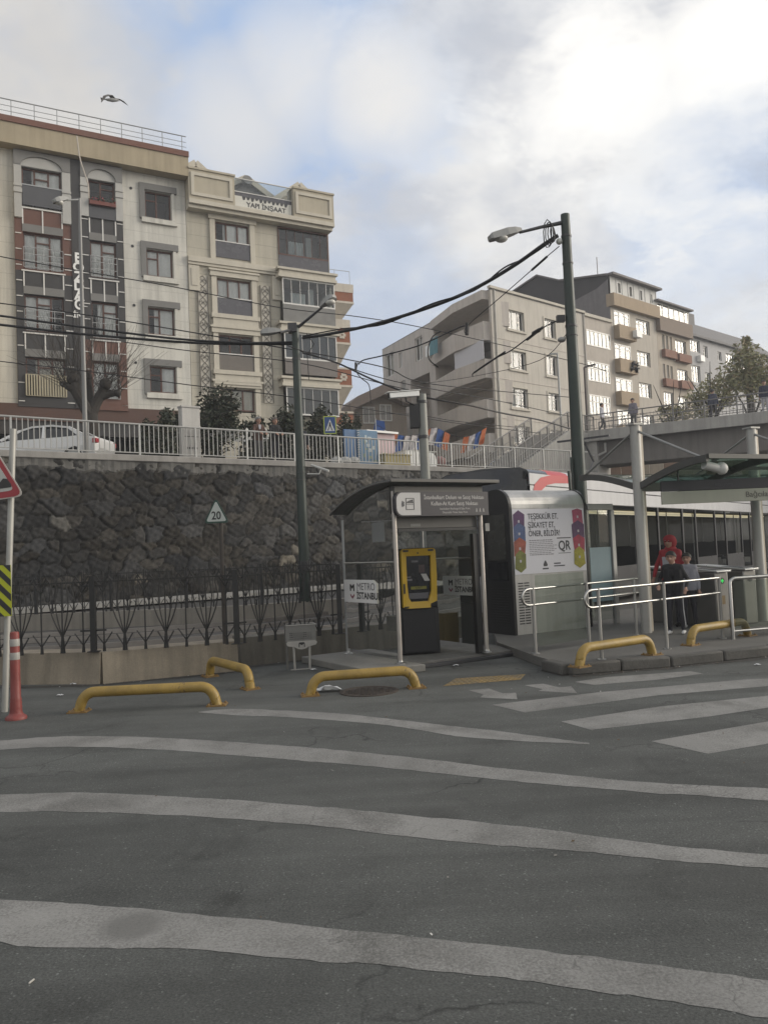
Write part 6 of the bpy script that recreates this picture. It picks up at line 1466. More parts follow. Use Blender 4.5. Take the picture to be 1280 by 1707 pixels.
# passengers standing dark inside are left as deep shade
# ================================================================ canopy
CP1=V((4.33,13.62,KZ)); CPth=math.atan2(1.10,2.48)
cpst=mat('canopy post grey',(.34,.335,.315),.5,.35,var=.12,scale=3,streak=.2)
CN=thing('station_canopy','green glass gull wing station canopy on grey steel posts with tension rods','canopy',CP1,CPth)
Mw=WM[CN.name].inverted()
h1_=(Mw@at(1062,709,13.62)).z; p2x=(V((6.81,14.72,0))-V((4.33,13.62,0))).length
ribm=mat('canopy rib dark',(.075,.075,.07),.5,.35,var=.12)
cang=glass('canopy green glass',(.30,.44,.37),1.45,.8,dirt=.42,dirtcol=(.07,.10,.085))
for x in (0,p2x,p2x*2):
    m=MB(); m.tube([(x,0,0),(x,0,h1_)],.088,16); pp_=m.build('post',cpst,CN); m=MB(); m.box(x+.06,x+.11,-.05,.05,.02,h1_-.02); m.build('post_flange',mat('flange warm side light',(.42,.37,.30),.5,.2,var=.1),pp_,smooth=False)  # warm side light on the posts is put into the flange colour
    m=MB(); m.box(x-.11,x+.12,-.10,.10,h1_,h1_+.03); m.build('post_cap',cpst,pp_,smooth=False)
    for sg in (-1,1):
        m=MB(); m.tube([(x,0,h1_-.08),(x,sg*1.42,2.80)],.022,8); m.build('tension_rod',mat('rod grey',(.25,.25,.24),.45,.6),CN)
def wing(sg,k): 
    u=k/8; return (sg*(.05+1.5*u), 2.52+.30*math.sin(u*math.pi*.5))
XL=p2x*2.1
for sg in (-1,1):
    g=MB(); 
    for k in range(8):
        a=wing(sg,k); b=wing(sg,k+1); g.poly([(0.02,a[0],a[1]),(XL,a[0],a[1]),(XL,b[0],b[1]),(.02,b[0],b[1])])
    g.build('glass_wing',cang,CN)
    n=int(XL/ (p2x/2))+1
    for i in range(n):
        x=i*p2x/2; r=MB(); pts=[(x,)+wing(sg,k) for k in range(9)]
        for a,b in zip(pts,pts[1:]): r.bar((a[0],a[1],a[2]-.05),(b[0],b[1],b[2]-.05),.06,.11)
        r.build('rib',ribm,CN,smooth=False)
    r=MB(); e=wing(sg,8); r.bar((0,e[0],e[1]-.02),(XL,e[0],e[1]-.02),.06,.07); e=wing(sg,0); r.bar((0,e[0],e[1]-.06),(XL,e[0],e[1]-.06),.08,.14); e=wing(sg,4); r.bar((0,e[0],e[1]-.03),(XL,e[0],e[1]-.03),.05,.05); r.build('edge_beam',ribm,CN,smooth=False)
bq=Mw@at(1186,777,12.45); m=MB(); m.tube([(bq.x-.16,bq.y,bq.z+.02),(bq.x+.18,bq.y-.05,bq.z-.06)],.07,10); m.ball((bq.x+.15,bq.y-.05,bq.z-.04),.10); m.build('floodlight',mat('pale floodlight',(.48,.48,.46),.5,var=.06),CN)
# station board
bl=at(1104,841,13.2); bz0=bl.z; bz1=at(1104,820,13.2).z; bz2=at(1104,802,13.2).z
SB=thing('station_board','long station name board with a dark strip above a pale strip under the canopy','sign',(bl.x,bl.y,bz0),rad(3))
m=MB(); m.box(0,2.6,0,.05,0,bz1-bz0); o=m.build('pale_strip',mat('pale greenish board',(.34,.34,.28),.5,var=.06,streak=.1),SB,bevel=.006)
m=MB(); m.box(0,2.6,.002,.048,bz1-bz0+.004,bz2-bz0); m.build('dark_strip',mat('dark violet grey sign',(.045,.043,.048)),SB,bevel=.006)
text_mesh('lettering','Bağcılar',.13,mat('dim board text',(.10,.095,.08),.5),o,upright(1.62,-.004,(bz1-bz0)*.52),ext=.001,bold=.001)
m=MB(); m.prism([(1.95,-.004,.08),(2.0,-.004,.08),(2.06,-.004,.105),(2.0,-.004,.13),(1.95,-.004,.13),(2.0,-.004,.105)],(0,.002,0)); m.build('arrow',MATS['dim board text'],o,smooth=False)
text_mesh('lettering','istasyonu',.08,mat('dim violet text',(.09,.09,.10),.5),SB,upright(1.05,-.002,(bz1-bz0)+.09),ext=.001)
for x in (.3,2.2): m=MB(); m.tube([(x,.025,bz2-bz0),(x,.025,bz2-bz0+.28)],.015,6); m.build('hanger',darkgrey,SB)
# ================================================================ poles
lampbody=mat('street lamp grey',(.27,.27,.26),.45,.2,var=.1); lampglass=mat('lamp bowl',(.55,.54,.50),.3,var=.05)
def lamp_head(parent, tip, direction, L=.62, bowl=True):
    d=V(direction).normalized(); s_=V((-d.y,d.x,0)).normalized(); up=s_.cross(d)*-1
    if up.z<0: up=-up
    P=lambda a,b,c: tip+d*a+s_*b+up*c
    m=MB(); st=[(-.05,.05,.02,.08),(.10,.10,-.01,.12),(.30,.14,-.03,.13),(L-.05,.13,-.03,.10),(L,.08,-.01,.07)]
    rows=[[P(a,-w,lo),P(a,w,lo),P(a,w*.8,hi),P(a,-w*.8,hi)] for a,w,lo,hi in st]
    for r,q in zip(rows,rows[1:]):
        for k in range(4): m.poly([r[k],r[(k+1)%4],q[(k+1)%4],q[k]])
    m.poly(rows[0]); m.poly(rows[-1][::-1]); h=m.build('lamp_head',lampbody,parent,world=True)
    if bowl:
        g=MB(); c=P(L*.62,0,-.035); g.ball(c,(.14,.14,.085),12,8); g.build('lamp_bowl',lampglass,h,world=True)
def pole(label, base, topz, r0, r1, m_=polegreen, bands=(), name='utility_pole',cat='pole'):
    t_=thing(name,label,cat,base)
    m=MB(); m.tube([(0,0,0),(0,0,(topz-base[2])*.5),(0,0,topz-base[2])],[r0,(r0+r1)/2,r1],18); m.build('shaft',m_,t_)
    for z,w_ in bands:
        f=(z-base[2])/(topz-base[2]); r=r0+(r1-r0)*f; m=MB(); m.lathe([(r-.005,z-base[2]),(r+.012,z-base[2]),(r+.012,z-base[2]+w_),(r-.005,z-base[2]+w_)],(0,0,0),18); m.build('band',darkgrey,t_)
    return t_
Y1=17.0; b1=at(955,600,Y1); z1t=at(943,357,Y1).z
pB=V((b1.x,Y1,0))
p1=pole('tallest dark green catenary pole with a lamp arm and cable coil before the tram',tuple(pB),z1t,.165,.095,bands=((at(945,440,Y1).z,.03),(at(950,545,Y1).z,.05),(at(950,560,Y1).z,.02),(at(945,395,Y1).z,.04)))
a0=at(936,371,Y1); a1=at(866,387,Y1-.25)
m=MB(); m.tube([a0,a0.lerp(a1,.5)+V((0,0,.01)),a1],[.045,.035,.03],10); m.build('lamp_arm',darkgrey,p1,world=True)
lamp_head(p1,a1,(a1-a0),.72)
m=MB()
for k in range(4):
    c=at(921-k*3,380,Y1-.1); pts=[c+V((.10*math.cos(t_*.7+k)*(.5+.12*k),.06*math.sin(t_*.7),.32*math.sin(t_*.7+k)*(.6+.1*k)-.12)) for t_ in range(10)]; m.tube(pts,.012,5)
m.build('cable_coil',rubber,p1,world=True)
m=MB(); q=at(932,402,Y1); m.ball(q,.07); m.build('insulator',offwhite,p1,world=True); m=MB(); q=at(937,531,Y1); m.box(q.x-.12,q.x+.05,q.y-.06,q.y+.06,q.z-.07,q.z+.07); m.build('bracket',black,p1,world=True,smooth=False)
q=at(936,566,Y1); m=MB(); m.ball(q,(.09,.09,.06)); m.tube([q,q+V((.12,0,.05))],.02,6); m.build('dome_camera',lampbody,p1,world=True)
m=MB(); m.box(pB.x-.19,pB.x-.155,Y1-.1,Y1-.06,2.6,3.5); m.tube([at(948,785,Y1-.2),at(953,840,Y1-.2)],.035,6); m.build('conduit',polegreen,p1,world=True)
Y2=22.0; b2=at(501,780,Y2); pB2=V((b2.x,Y2,.40)); z2t=at(493,543,Y2).z
p2=pole('dark green catenary pole with two lamps beyond the tracks in front of the stone wall',tuple(pB2),z2t,.150,.10,bands=((at(494,600,Y2).z,.05),(at(503,788,Y2).z,.02),(at(503,800,Y2).z,.02),(at(506,950,Y2).z,.25)))
for (xa0,ya0,xa1,ya1,dy) in ((489,549,466,554,-.5),(497,545,537,512,-.6)):
    a=at(xa0,ya0,Y2); b=at(xa1,ya1,Y2+dy); m=MB(); m.tube([a,b],[.045,.03],8); m.build('lamp_arm',darkgrey,p2,world=True); lamp_head(p2,b,(b-a) if xa1>500 else V((-1,-.1,-.05)),.5,xa1>500)
m=MB(); q=at(489,547,Y2); m.box(q.x-.14,q.x+.1,q.y-.15,q.y+.1,q.z-.12,q.z+.12); m.build('junction_box',darkgrey,p2,world=True,smooth=False)
m=MB(); q=at(519,775,Y2); m.tube([q,at(548,785,Y2-.2)],.035,6); m.tube([at(512,790,Y2),at(532,790,Y2),at(536,780,Y2)],.02,5); m.build('floodlight',MATS['pale floodlight'],p2,world=True)
m=MB(); c=at(505,562,Y2); m.tube([c+V((.1,0,.1)),c+V((.3,0,-.2)),c+V((.1,0,-.5)),c+V((.12,0,-1.2))],.012,5); m.build('cable_coil',rubber,p2,world=True)
Y3=26.3; b3=at(143,750,Y3); t3=at(133,330,Y3)
p3=pole('slim grey street lamp on the upper street in front of the terracotta bays',(b3.x,Y3,5.0),t3.z,.085,.05,m_=mat('street lamp pole',(.19,.19,.185),.5,.4,var=.12),name='street_lamp',cat='street lamp')
a=V((b3.x,Y3,t3.z)); b=at(112,333,Y3-.3); m=MB(); m.tube([a+V((0,0,-.04)),b],[.03,.025],8); m.build('lamp_arm',dullsteel,p3,world=True); lamp_head(p3,b,(b-a),.50,True)
for (lb,xb,yb,xt,yt,xh,yh,Y,mm) in (('thin grey street lamp in front of the corner block',936,720,932,589,916,590,50,dullsteel),('thin brown street lamp beside the stairs in front of the narrow glazed building',980,725,978,612,992,607,47,mat('brown lamp post',(.07,.055,.05),.5))):
    b=at(xb,yb,Y); tt=at(xt,yt,Y); q=pole(lb,(b.x,Y,5.0),tt.z,.09,.06,m_=mm,name='street_lamp',cat='street lamp'); h=at(xh,yh,Y); m=MB(); m.bar(V((b.x,Y,tt.z)),h,.12,.10); m.build('lamp_head',mm,q,world=True,smooth=False)
# CCTV pole
Y4=14.7; b4=at(709,790,Y4); t4=at(707,657,Y4)
p4=pole('grey steel pole carrying a white security camera behind the ticket shelter',(b4.x,Y4,0),t4.z,.105,.082,m_=mat('grey camera pole',(.19,.195,.18),.5,.3,var=.12,streak=.2),bands=((at(709,731,Y4).z,.06),(at(709,672,Y4).z,.05)),name='camera_pole',cat='pole')
a=at(697,656,Y4-.05); b=at(648,660,Y4-.25); d=(b-a).normalized(); m=MB(); m.bar(a,b,.12,.10); m.build('camera_housing',white,p4,world=True,bevel=.012); m=MB(); m.bar(a+V((0,0,.062))-d*.02,b+V((0,0,.062))+d*.05,.15,.012); m.build('camera_hood',white,p4,world=True,smooth=False); m=MB(); m.bar(b,b+d*.012,.09,.08); m.build('camera_lens',black,p4,world=True,smooth=False)
m=MB(); c=a.lerp(b,.45); m.tube([c,c+V((.02,0,-.12)),V((b4.x,Y4,t4.z-.26))],.02,6); m.tube([a.lerp(b,.6)+V((0,0,-.06)),c+V((-.05,0,-.2)),V((b4.x-.08,Y4,t4.z-.24)),V((b4.x-.09,Y4-.02,t4.z-.1)),a],.010,5); m.box(b4.x-.24,b4.x-.06,Y4-.08,Y4+.08,t4.z-.62,t4.z-.18); m.build('bracket',black,p4,world=True)
# ================================================================ cables
def cable(label, pts, r, m_=rubber, n=6, cat='cable', name='overhead_cable', sag=0.0, extra=None, group=None):
    P=[at(*p) for p in pts]; out=[]
    Q=[P[0]]+P+[P[-1]]
    for i in range(1,len(Q)-2):
        p0,p1,p2,p3=Q[i-1:i+3]
        for k in range(6):
            u=k/6; out.append(.5*((2*p1)+(p2-p0)*u+(2*p0-5*p1+4*p2-p3)*u*u+(3*p1-p0-3*p2+p3)*u**3))
    out.append(P[-1]); m=MB(); m.tube(out,r,n)
    if extra:
        for e in extra: m.tube([at(*q) for q in e[0]],e[1],6)
    o=m.build(name,m_,loc=tuple(P[0])); tag(o,label,cat,group); return o
W2=(503,563,22.0)
bund=cable('thick bundled black cable slung between the two green catenary poles',[(505,563,22),(545,557,21.3),(600,546,20.6),(660,530,19.9),(740,503,19.1),(800,476,18.4),(860,440,17.7),(905,408,17.2),(930,392,17)],.042)
cable('thinner cable twisted loosely along the thick bundled cable',[(505,560,21.9),(570,548,21.1),(640,540,20.2),(720,506,19.2),(790,484,18.5),(840,446,17.9),(880,428,17.5),(928,395,16.9)],.018)
cable('upper thin wire crossing both left apartment blocks',[(-60,413,26),(0,427,26),(140,452,27),(280,476,28.5),(465,512,30),(600,528,32),(720,549,34),(950,601,38),(1010,618,39)],.018)
cable('thin wire crossing the bays above the thick left cables',[(-60,497,24),(0,505,24),(140,524,24),(280,547,24),(490,583,24),(640,612,26),(720,640,28),(950,662,34)],.018)
cable('upper thick cable running left from the middle catenary pole',[(-80,518,22),(0,526,22),(100,540,22),(280,563,22),(400,571,22),(489,570,22)],.032)
cable('lower thick cable running left from the middle catenary pole',[(-80,535,22.1),(0,541,22.1),(130,556,22.1),(320,571,22.1),(430,573,22.1),(489,573,22.1)],.036)
cable('thin wire descending across the pale facade towards the middle pole',[(207,570,28),(320,585,28),(500,605,28),(640,640,29),(717,658,30)],.017)
cable('lowest thin wire crossing the ground floor windows on the left',[(-60,594,24),(0,602,24),(140,618,24.5),(320,642,25),(490,662,26),(620,683,28),(760,705,31),(900,722,35)],.016)
cable('heavy feeder cable descending right from the middle pole past the camera',[(505,588,22),(560,604,21),(620,632,20),(680,655,19),(717,664,18.6),(780,675,19),(840,689,20),(900,700,22),(955,716,24)],.024)
cable('contact wire passing just above the camera pole',[(480,576,20),(560,605,21),(640,631,22),(730,650,24),(830,668,27),(950,694,32)],.013)
cable('bent black cable arching in front of the corner block',[(598,607,21),(606,600,21),(640,592,20.6),(700,575,20),(762,547,19.4),(775,543,19.2)],.017)
cable('hanging loop of cable left of the corner block',[(597,604,21),(594,618,21),(602,630,21),(614,640,21),(617,655,21),(618,672,21)],.014,extra=[([(593,604,21),(593,620,21)],.035)])
cable('curved jumper cable in front of the recessed balconies',[(735,552,20),(722,560,20),(714,578,20),(715,598,20),(730,612,20)],.017)
cable('span wire with insulators running left from low on the right green pole',[(936,531,17),(905,546,17.4),(880,563,17.8),(850,585,18.3),(820,600,18.8),(790,621,19.3),(788,627,19.3)],.014,extra=[([(905,545,17.38),(878,566,17.8)],.032),([(842,586,18.4),(790,621,19.3)],.022),([(900,549,17.45),(888,556,17.6)],.045)])
cable('thin guy wire with insulators running left from high on the right green pole',[(932,410,17),(900,437,17.3),(880,455,17.6),(840,490,18.1),(780,542,19),(775,556,19.1)],.010,extra=[([(912,427,17.2),(886,450,17.5)],.026),([(779,538,19),(778,558,19)],.05)])
cable('thin wire from the right green pole towards the stairs',[(955,540,17),(900,600,22),(790,627,26),(700,640,30)],.009)
cable('thin drooping service wire below the corner balconies',[(560,692,30),(680,690,31),(760,702,33),(860,712,36)],.014)
cable('loose white cable hanging from the roof edge of the terracotta bay block',[(128,226,33),(133,262,33),(140,285,33),(147,308,33),(148,330,33)],.028,m_=mat('old white cable',(.42,.38,.33),.7))
# ================================================================ upper street things
def place_u(px, off): u=wall_u(px); return WF.world(u,off,5.0)
glassdark=mat('car window',(.02,.022,.023),.12,var=.1); tyre=mat('tyre rubber',(.02,.02,.02),.8)
def car(label, loc, rotz, paintm, L=4.3, H=1.44, sedan=True):
    t_=thing('parked_car',label,'car',loc,rotz)
    hw=.86; f=L/4.3
    S=[(-2.15,.55,.80,.62),(-2.05,.35,.92,.80),(-1.6,.28,.98,.86),(-.9,.25,.94,.87),(0,.25,.92,.87),(.9,.25,.90,.87),(1.45,.26,.84,.86),(1.95,.32,.72,.80),(2.13,.42,.62,.64)]
    m=MB(); rows=[[(x*f,-w,lo),(x*f,-w*1.02,(lo+hi)*.5),(x*f,-w*.95,hi),(x*f,w*.95,hi),(x*f,w*1.02,(lo+hi)*.5),(x*f,w,lo)] for x,lo,hi,w in S]
    for r,q in zip(rows,rows[1:]):
        for k in range(6): m.poly([r[k],q[k],q[(k+1)%6],r[(k+1)%6]])
    m.poly(rows[0]); m.poly(rows[-1][::-1]); body=m.build('body',paintm,t_,ang=50)
    G=[(-1.75,.97,.80,.78),(-1.15,H-.10,.62,.60),(-.5,H,.58,.58),(.2,H-.02,.58,.58),(.65,H-.14,.60,.60),(1.35,.90,.80,.78)]
    m=MB(); top=[[(x*f,-w,z),(x*f,w,z)] for x,z,w,_ in G]
    for r,q in list(zip(top,top[1:]))[1:4]: m.poly([r[0],q[0],q[1],r[1]]); m.poly([(r[0][0],r[0][1],r[0][2]-.03),(r[1][0],r[1][1],r[1][2]-.03),(q[1][0],q[1][1],q[1][2]-.03),(q[0][0],q[0][1],q[0][2]-.03)])
    for sg in (-1,1):
        def W(x):
            for (a,z,w,_),(b,z2,w2,_) in zip(G,G[1:]):
                if a<=x<=b: u=(x-a)/(b-a); return z+(z2-z)*u, w+(w2-w)*u
        for xb,xt in ((-1.62,-1.1),(-.28,-.22),(1.20,.62)):
            zt,wt=W(xt); m.bar((xb*f,sg*.80,.92),(xt*f,sg*wt,zt-.02),.09,.07,up=(0,1,0))
        for (a,z,w,_),(b,z2,w2,_) in list(zip(G,G[1:])): m.bar((a*f,sg*w,z-.02),(b*f,sg*w2,z2-.02),.07,.06)
    m.build('roof',paintm,t_)
    g=MB()
    for sg in (-1,1): g.poly([(x*f,sg*(w-.02),z-.03) for x,z,w,_ in G]+[(1.30*f,sg*.80,.88),(-1.7*f,sg*.80,.92)])
    g.poly([top[0][0],top[0][1],top[1][1],top[1][0]]); g.poly([top[4][0],top[4][1],top[5][1],top[5][0]]); g.build('windows',glassdark,t_,smooth=False)
    for x in (-1.32,1.32):
        for sg in (-1,1):
            w_=MB(); w_.tube([(x*f,sg*.70,.31),(x*f,sg*.88,.31)],.31,20); wo=w_.build('wheel',tyre,t_); r_=MB(); r_.tube([(x*f,sg*.86,.31),(x*f,sg*.895,.31)],.20,14); r_.build('rim',dullsteel,wo)
    for sg in (-1,1):
        l=MB(); l.box(-2.13*f,-1.98*f,sg*.72-.10,sg*.72+.12,.70,.86); l.build('tail_light',mat('tail light red',(.35,.03,.04),.3),t_,bevel=.02)
        l=MB(); l.box(1.92*f,2.08*f,sg*.60-.14,sg*.60+.14,.56,.68); l.build('headlight',mat('headlight glass',(.45,.46,.47),.15),t_,bevel=.02)
        l=MB(); l.ball((.78*f,sg*.96,.98),(.08,.10,.07)); l.build('mirror',paintm,t_)
    return t_
carwhite=mat('white car paint',(.62,.62,.61),.3,var=.04,scale=1); carsilver=mat('silver car paint',(.40,.41,.43),.3,.2,var=.05)
c0=at(78,735,27.6); car('white sedan parked behind the railing at the left, tail light to the right',(c0.x,27.6,5.02),rad(176),carwhite,4.3,1.40)
c1_=at(862,760,41.5); car('silver car parked behind the stair railing at the foot of the corner block',(c1_.x,43.0,5.02),rad(215),carsilver,4.3,1.45)
# electricity cabinet
pl_=place_u(327,.42); eb=thing('electric_cabinet','tall pale grey electric cabinet standing at the railing','cabinet',pl_,WF.th)
m=MB(); m.box(-.34,.34,-.16,.16,.1,2.02); m.build('housing',mat('pale cabinet grey',(.42,.41,.39),.6,var=.08,streak=.2),eb,bevel=.02)
m=MB(); m.box(-.36,.36,-.19,.19,2.02,2.08); m.build('lid',MATS['pale cabinet grey'],eb,smooth=False)
m=MB()
for k in range(5): m.box(-.2+.09*k,-.15+.09*k,-.166,-.158,.55,.62)
m.box(-.26,.26,-.166,-.158,.98,1.0); m.build('vent',black,eb,smooth=False)
# crossing sign
pc_=place_u(584,1.3); tz=at(583,705,pc_.y).z
cs=thing('crossing_sign','blue pedestrian crossing sign with a lime border on a grey pole behind the railing','sign',pc_,rad(8))
m=MB(); m.tube([(0,0.03,0),(0,.03,tz-5.0+.2)],.035,8); m.build('pole',dullsteel,cs)
z0=tz-5.0-.05
m=MB(); m.box(-.26,.26,-.02,.0,z0-.37,z0+.37); sp_=m.build('sign_plate',mat('lime border',(.35,.42,.06),.5,var=.05),cs,smooth=False)
m=MB(); m.box(-.22,.22,-.024,-.018,z0-.33,z0+.33); m.build('blue_field',mat('sign blue',(.02,.06,.19),.5,var=.05),sp_,smooth=False)
m=MB(); m.prism([(-.19,-.028,z0-.25),(.19,-.028,z0-.25),(0,-.028,z0+.24)],(0,.004,0)); m.build('white_triangle',mat('sign face white',(.55,.56,.56),.5),sp_,smooth=False)
m=MB(); m.ball((.0,-.03,z0+.08),(.035,.004,.035),8,5); m.prism([(-.05,-.032,z0-.05),(.05,-.032,z0-.05),(.03,-.032,z0+.05),(-.03,-.032,z0+.05)],(0,.004,0)); m.bar((-.02,-.03,z0-.05),(-.10,-.03,z0-.23),.004,.035,up=(1,0,0)); m.bar((.02,-.03,z0-.05),(.09,-.03,z0-.23),.004,.035,up=(1,0,0)); m.build('walking_figure',black,sp_,smooth=False)
# blue boards, pink booth, yellow box, white counter
def ubox(px0,px1,off): a=place_u(px0,off); b=place_u(px1,off); return a,(b-a).length
blue=mat('faded blue board',(.085,.17,.27),.6,var=.25,scale=3); blue2=mat('deeper blue board',(.06,.125,.24),.6,var=.25,scale=3)
a,l=ubox(597,618,.9); t_=thing('notice_board','narrow deep blue board left of the ring bound blue board','board',a,WF.th); m=MB(); m.box(0,l,-.05,.05,.1,1.75); m.build('panel',blue2,t_,bevel=.02)
m=MB(); m.box(.1,.16,-.05,.05,0,.1); m.box(l-.16,l-.1,-.05,.05,0,.1); m.build('foot',darkgrey,t_,smooth=False)
a,l=ubox(618,652,.85); t_=thing('notice_board','pale blue board with a white ring bound edge and pale patches behind the railing','board',a,WF.th); m=MB(); m.box(0,l,-.05,.05,.1,1.75); pn=m.build('panel',blue,t_,bevel=.02)
m=MB(); 
for k in range(16): m.tube([(-.03,-.07,.2+.1*k),(.05,-.09,.23+.1*k),(.10,-.06,.2+.1*k)],.018,5)
m.build('ring_binding',mat('pale rings',(.5,.52,.55),.5),pn)
r4=random.Random(8)
for k in range(14):
    x=.25+r4.random()*(l-.5); z=.35+r4.random()*1.1; w_=.08+.16*r4.random(); h_=.05+.12*r4.random(); y_=-.0535-.0008*k; m=MB(); m.poly([(x,y_,z),(x+w_,y_,z),(x+w_,y_,z+h_),(x,y_,z+h_)]); m.build('faded_print',r4.choice((mat('faded print white',(.36,.42,.45),.6),)*2+(mat('faded print green',(.18,.24,.17),.6),)),pn,smooth=False)
m=MB(); m.box(.1,.16,-.05,.05,0,.1); m.box(l-.16,l-.1,-.05,.05,0,.1); m.build('foot',darkgrey,t_,smooth=False)
a,l=ubox(652,698,1.5); t_=thing('street_booth','small pink street booth with a white lean-to roof behind the railing','booth',a,WF.th); m=MB(); m.box(0,l,0,1.4,0,1.78); m.build('walls',mat('faded pink board',(.50,.385,.40),.7,var=.06,streak=.1),t_,bevel=.02)
m=MB(); m.prism([(-.14,-.16,1.80),(l+.08,-.16,1.78),(l+.08,1.5,1.98),(-.14,1.5,2.02)],(0,0,.09)); m.build('roof',white,t_,smooth=False); m=MB(); m.ball((l*.55,-.05,.75),(.3,.03,.2),12,8); m.build('pale_emblem',mat('faded emblem',(.5,.47,.40),.7),t_)
a,l=ubox(656,700,.55); t_=thing('yellow_chest','dull yellow chest in front of the pink booth','chest',a,WF.th); m=MB(); m.box(0,l,0,.7,0,.72); m.build('body',mat('dull yellow board',(.36,.30,.14),.7,var=.1),t_,bevel=.03); m=MB(); m.box(-.03,l+.03,-.03,.73,.725,.78); m.build('lid',MATS['dull yellow board'],t_,bevel=.01)
a,l=ubox(697,748,.75); t_=thing('white_counter','white rounded counter with a curved right end behind the camera pole','counter',a,WF.th); m=MB(); m.prism([(0,0,0),(l,0,0),(l,0,.6),(l-.05,0,.8),(l-.2,0,.93),(l-.4,0,.97),(0,0,.97)],(0,.8,0)); m.build('body',white,t_,ang=30); m=MB(); m.box(-.02,l+.01,-.02,.82,.97,1.0); m.build('top',offwhite,t_,smooth=False)
a=place_u(760,1.0); t_=thing('planter','round dark planter with a pink plant by the railing end','planter',a); m=MB(); m.lathe([(.22,0),(.32,.4),(.34,.42),(.28,.42),(0,.38)],(0,0,0),14); m.build('pot',mat('terracotta pot',(.16,.085,.06),.8),t_)
m=MB(); m.ball((0,0,.58),(.28,.28,.26)); m.build('plant',mat('pinkish plant',(.25,.14,.13),.8,var=.4,scale=12,bump=.8,bscale=12),t_)
# coping rubble and bags
a=place_u(586,.35); t_=MB(); 
for k in range(3): t_.ball(V((a.x-.35+.33*k,a.y-.2+.25*k,5.30+.04*k)),(.26,.2,.24-.03*k),9,6)
o=t_.build('rubbish_bag',mat('pale plastic bag',(.42,.42,.41),.6,var=.25,scale=7,bump=.5,bscale=9),loc=(a.x,a.y,5.1)); tag(o,'pale tied rubbish bags slumped at the foot of the crossing sign','bag')
# bunting
b0=at(628,708,39.5); b1=at(812,712,43.0); 
bt=thing('flag_bunting','string of orange, white and blue party flags hung above the railing','bunting',b0)
n=17; pts=[b0.lerp(b1,i/n)+V((0,0,-.55*math.sin(math.pi*((i/n*2)%1)))) for i in range(n+1)]
m=MB(); m.tube(pts,.012,4); m.build('string',rubber,bt,world=True)
fo_=mat('flag orange',(.42,.12,.045),.8,var=.1); fw_=mat('flag white',(.5,.47,.47),.8,var=.06); fb_=mat('flag blue',(.035,.085,.26),.8,var=.1)
for i in range(n):
    p=pts[i].lerp(pts[i+1],.06); q=pts[i].lerp(pts[i+1],.94); m=MB(); vs=[];k=5; sl=V((-.22,0,0))
    for j in range(k+1):
        for c in (0,.5,1):
            w_=p.lerp(q,c)+sl*(j/k)+V((0,.12*math.sin(j*.9+i+c*3),-.86*j/k)); vs.append(w_)
    m.add(vs,[(3*j+c,3*j+c+1,3*j+c+4,3*j+c+3) for j in range(k) for c in (0,1)])
    if i in (11,12): continue
    m.build('flag',(fo_,fb_,fw_)[(i*2+1)%3] if i>4 else (fb_,fw_,fo_)[i%3],bt,world=True)
b0=at(611,703,40); t_=thing('feather_flag','blue feather flag standing behind the blue boards','flag',(b0.x+.4,40,5)); m=MB(); m.tube([V((b0.x+.45,40,5)),V((b0.x+.45,40,at(612,698,40).z))],.03,6); m.build('pole',dullsteel,t_,world=True)
m=MB(); zt_=at(612,700,40).z; m.prism([V((b0.x+.45,40,zt_)),V((b0.x+.9,40.02,zt_-.1)),V((b0.x+.95,40.05,zt_-.9)),V((b0.x+.45,40,zt_-1.3)),V((b0.x+.3,40,zt_-.6))],(0,.02,0)); m.build('cloth',fb_,t_,world=True)
# ================================================================ stairs and footbridge
bc_=mat('footbridge concrete',(.33,.32,.30),.9,var=.15,scale=.8,streak=.3,bump=.2,fine=.08)
pa=at(848,785,38.2); pb=at(946,716,42.6); pa=V((pa.x,38.2,5.0))
DZ=7.62
sd_=V((pb.x-pa.x,pb.y-pa.y,0)); SL=sd_.length; sth_=math.atan2(sd_.y,sd_.x)
stt=thing('stairs','concrete stairs climbing from the upper street to the footbridge','stairs',pa,sth_)
ns=16; rise=(DZ-5.0)/ns; run=SL/ns
m=MB()
for i in range(ns): m.box(i*run,(i+1)*run,0,2.2,-.8 if i<4 else i*rise-1.0,(i+1)*rise)
m.build('steps',bc_,stt,smooth=False)
m=MB(); m.prism([(0,-.12,-3.2),(SL,-.12,-3.2),(SL,-.12,DZ-5.0+.06),(0,-.12,.16)],(0,.12,0)); m.build('side_wall',bc_,stt,smooth=False)
m=MB(); m.box(SL,SL+3.0,-.12,2.4,DZ-5.0-.45,DZ-5.0+.06); m.build('landing',bc_,stt,bevel=.02)
for xx in (SL+.2,SL+2.6):
    m=MB(); m.box(xx,xx+.35,0,.35,-5.0,DZ-5.45); m.build('landing_pier',bc_,stt,smooth=False)
m=MB(); hz=1.0; zq=DZ-5.0+.05
for zz in (.15,.5,1.0): m.tube([(SL,-.06,zq+zz),(SL+2.9,-.06,zq+zz)],.03 if zz==1 else .02,6)
for k in range(17): m.bar((SL+.18*k,-.06,zq+.1),(SL+.18*k,-.06,zq+1.0),.018 if k%8 else .06,.018 if k%8 else .06)
m.build('landing_railing',mat('dark grey stair railing',(.17,.165,.16),.5,.3,var=.15),stt,smooth=False)
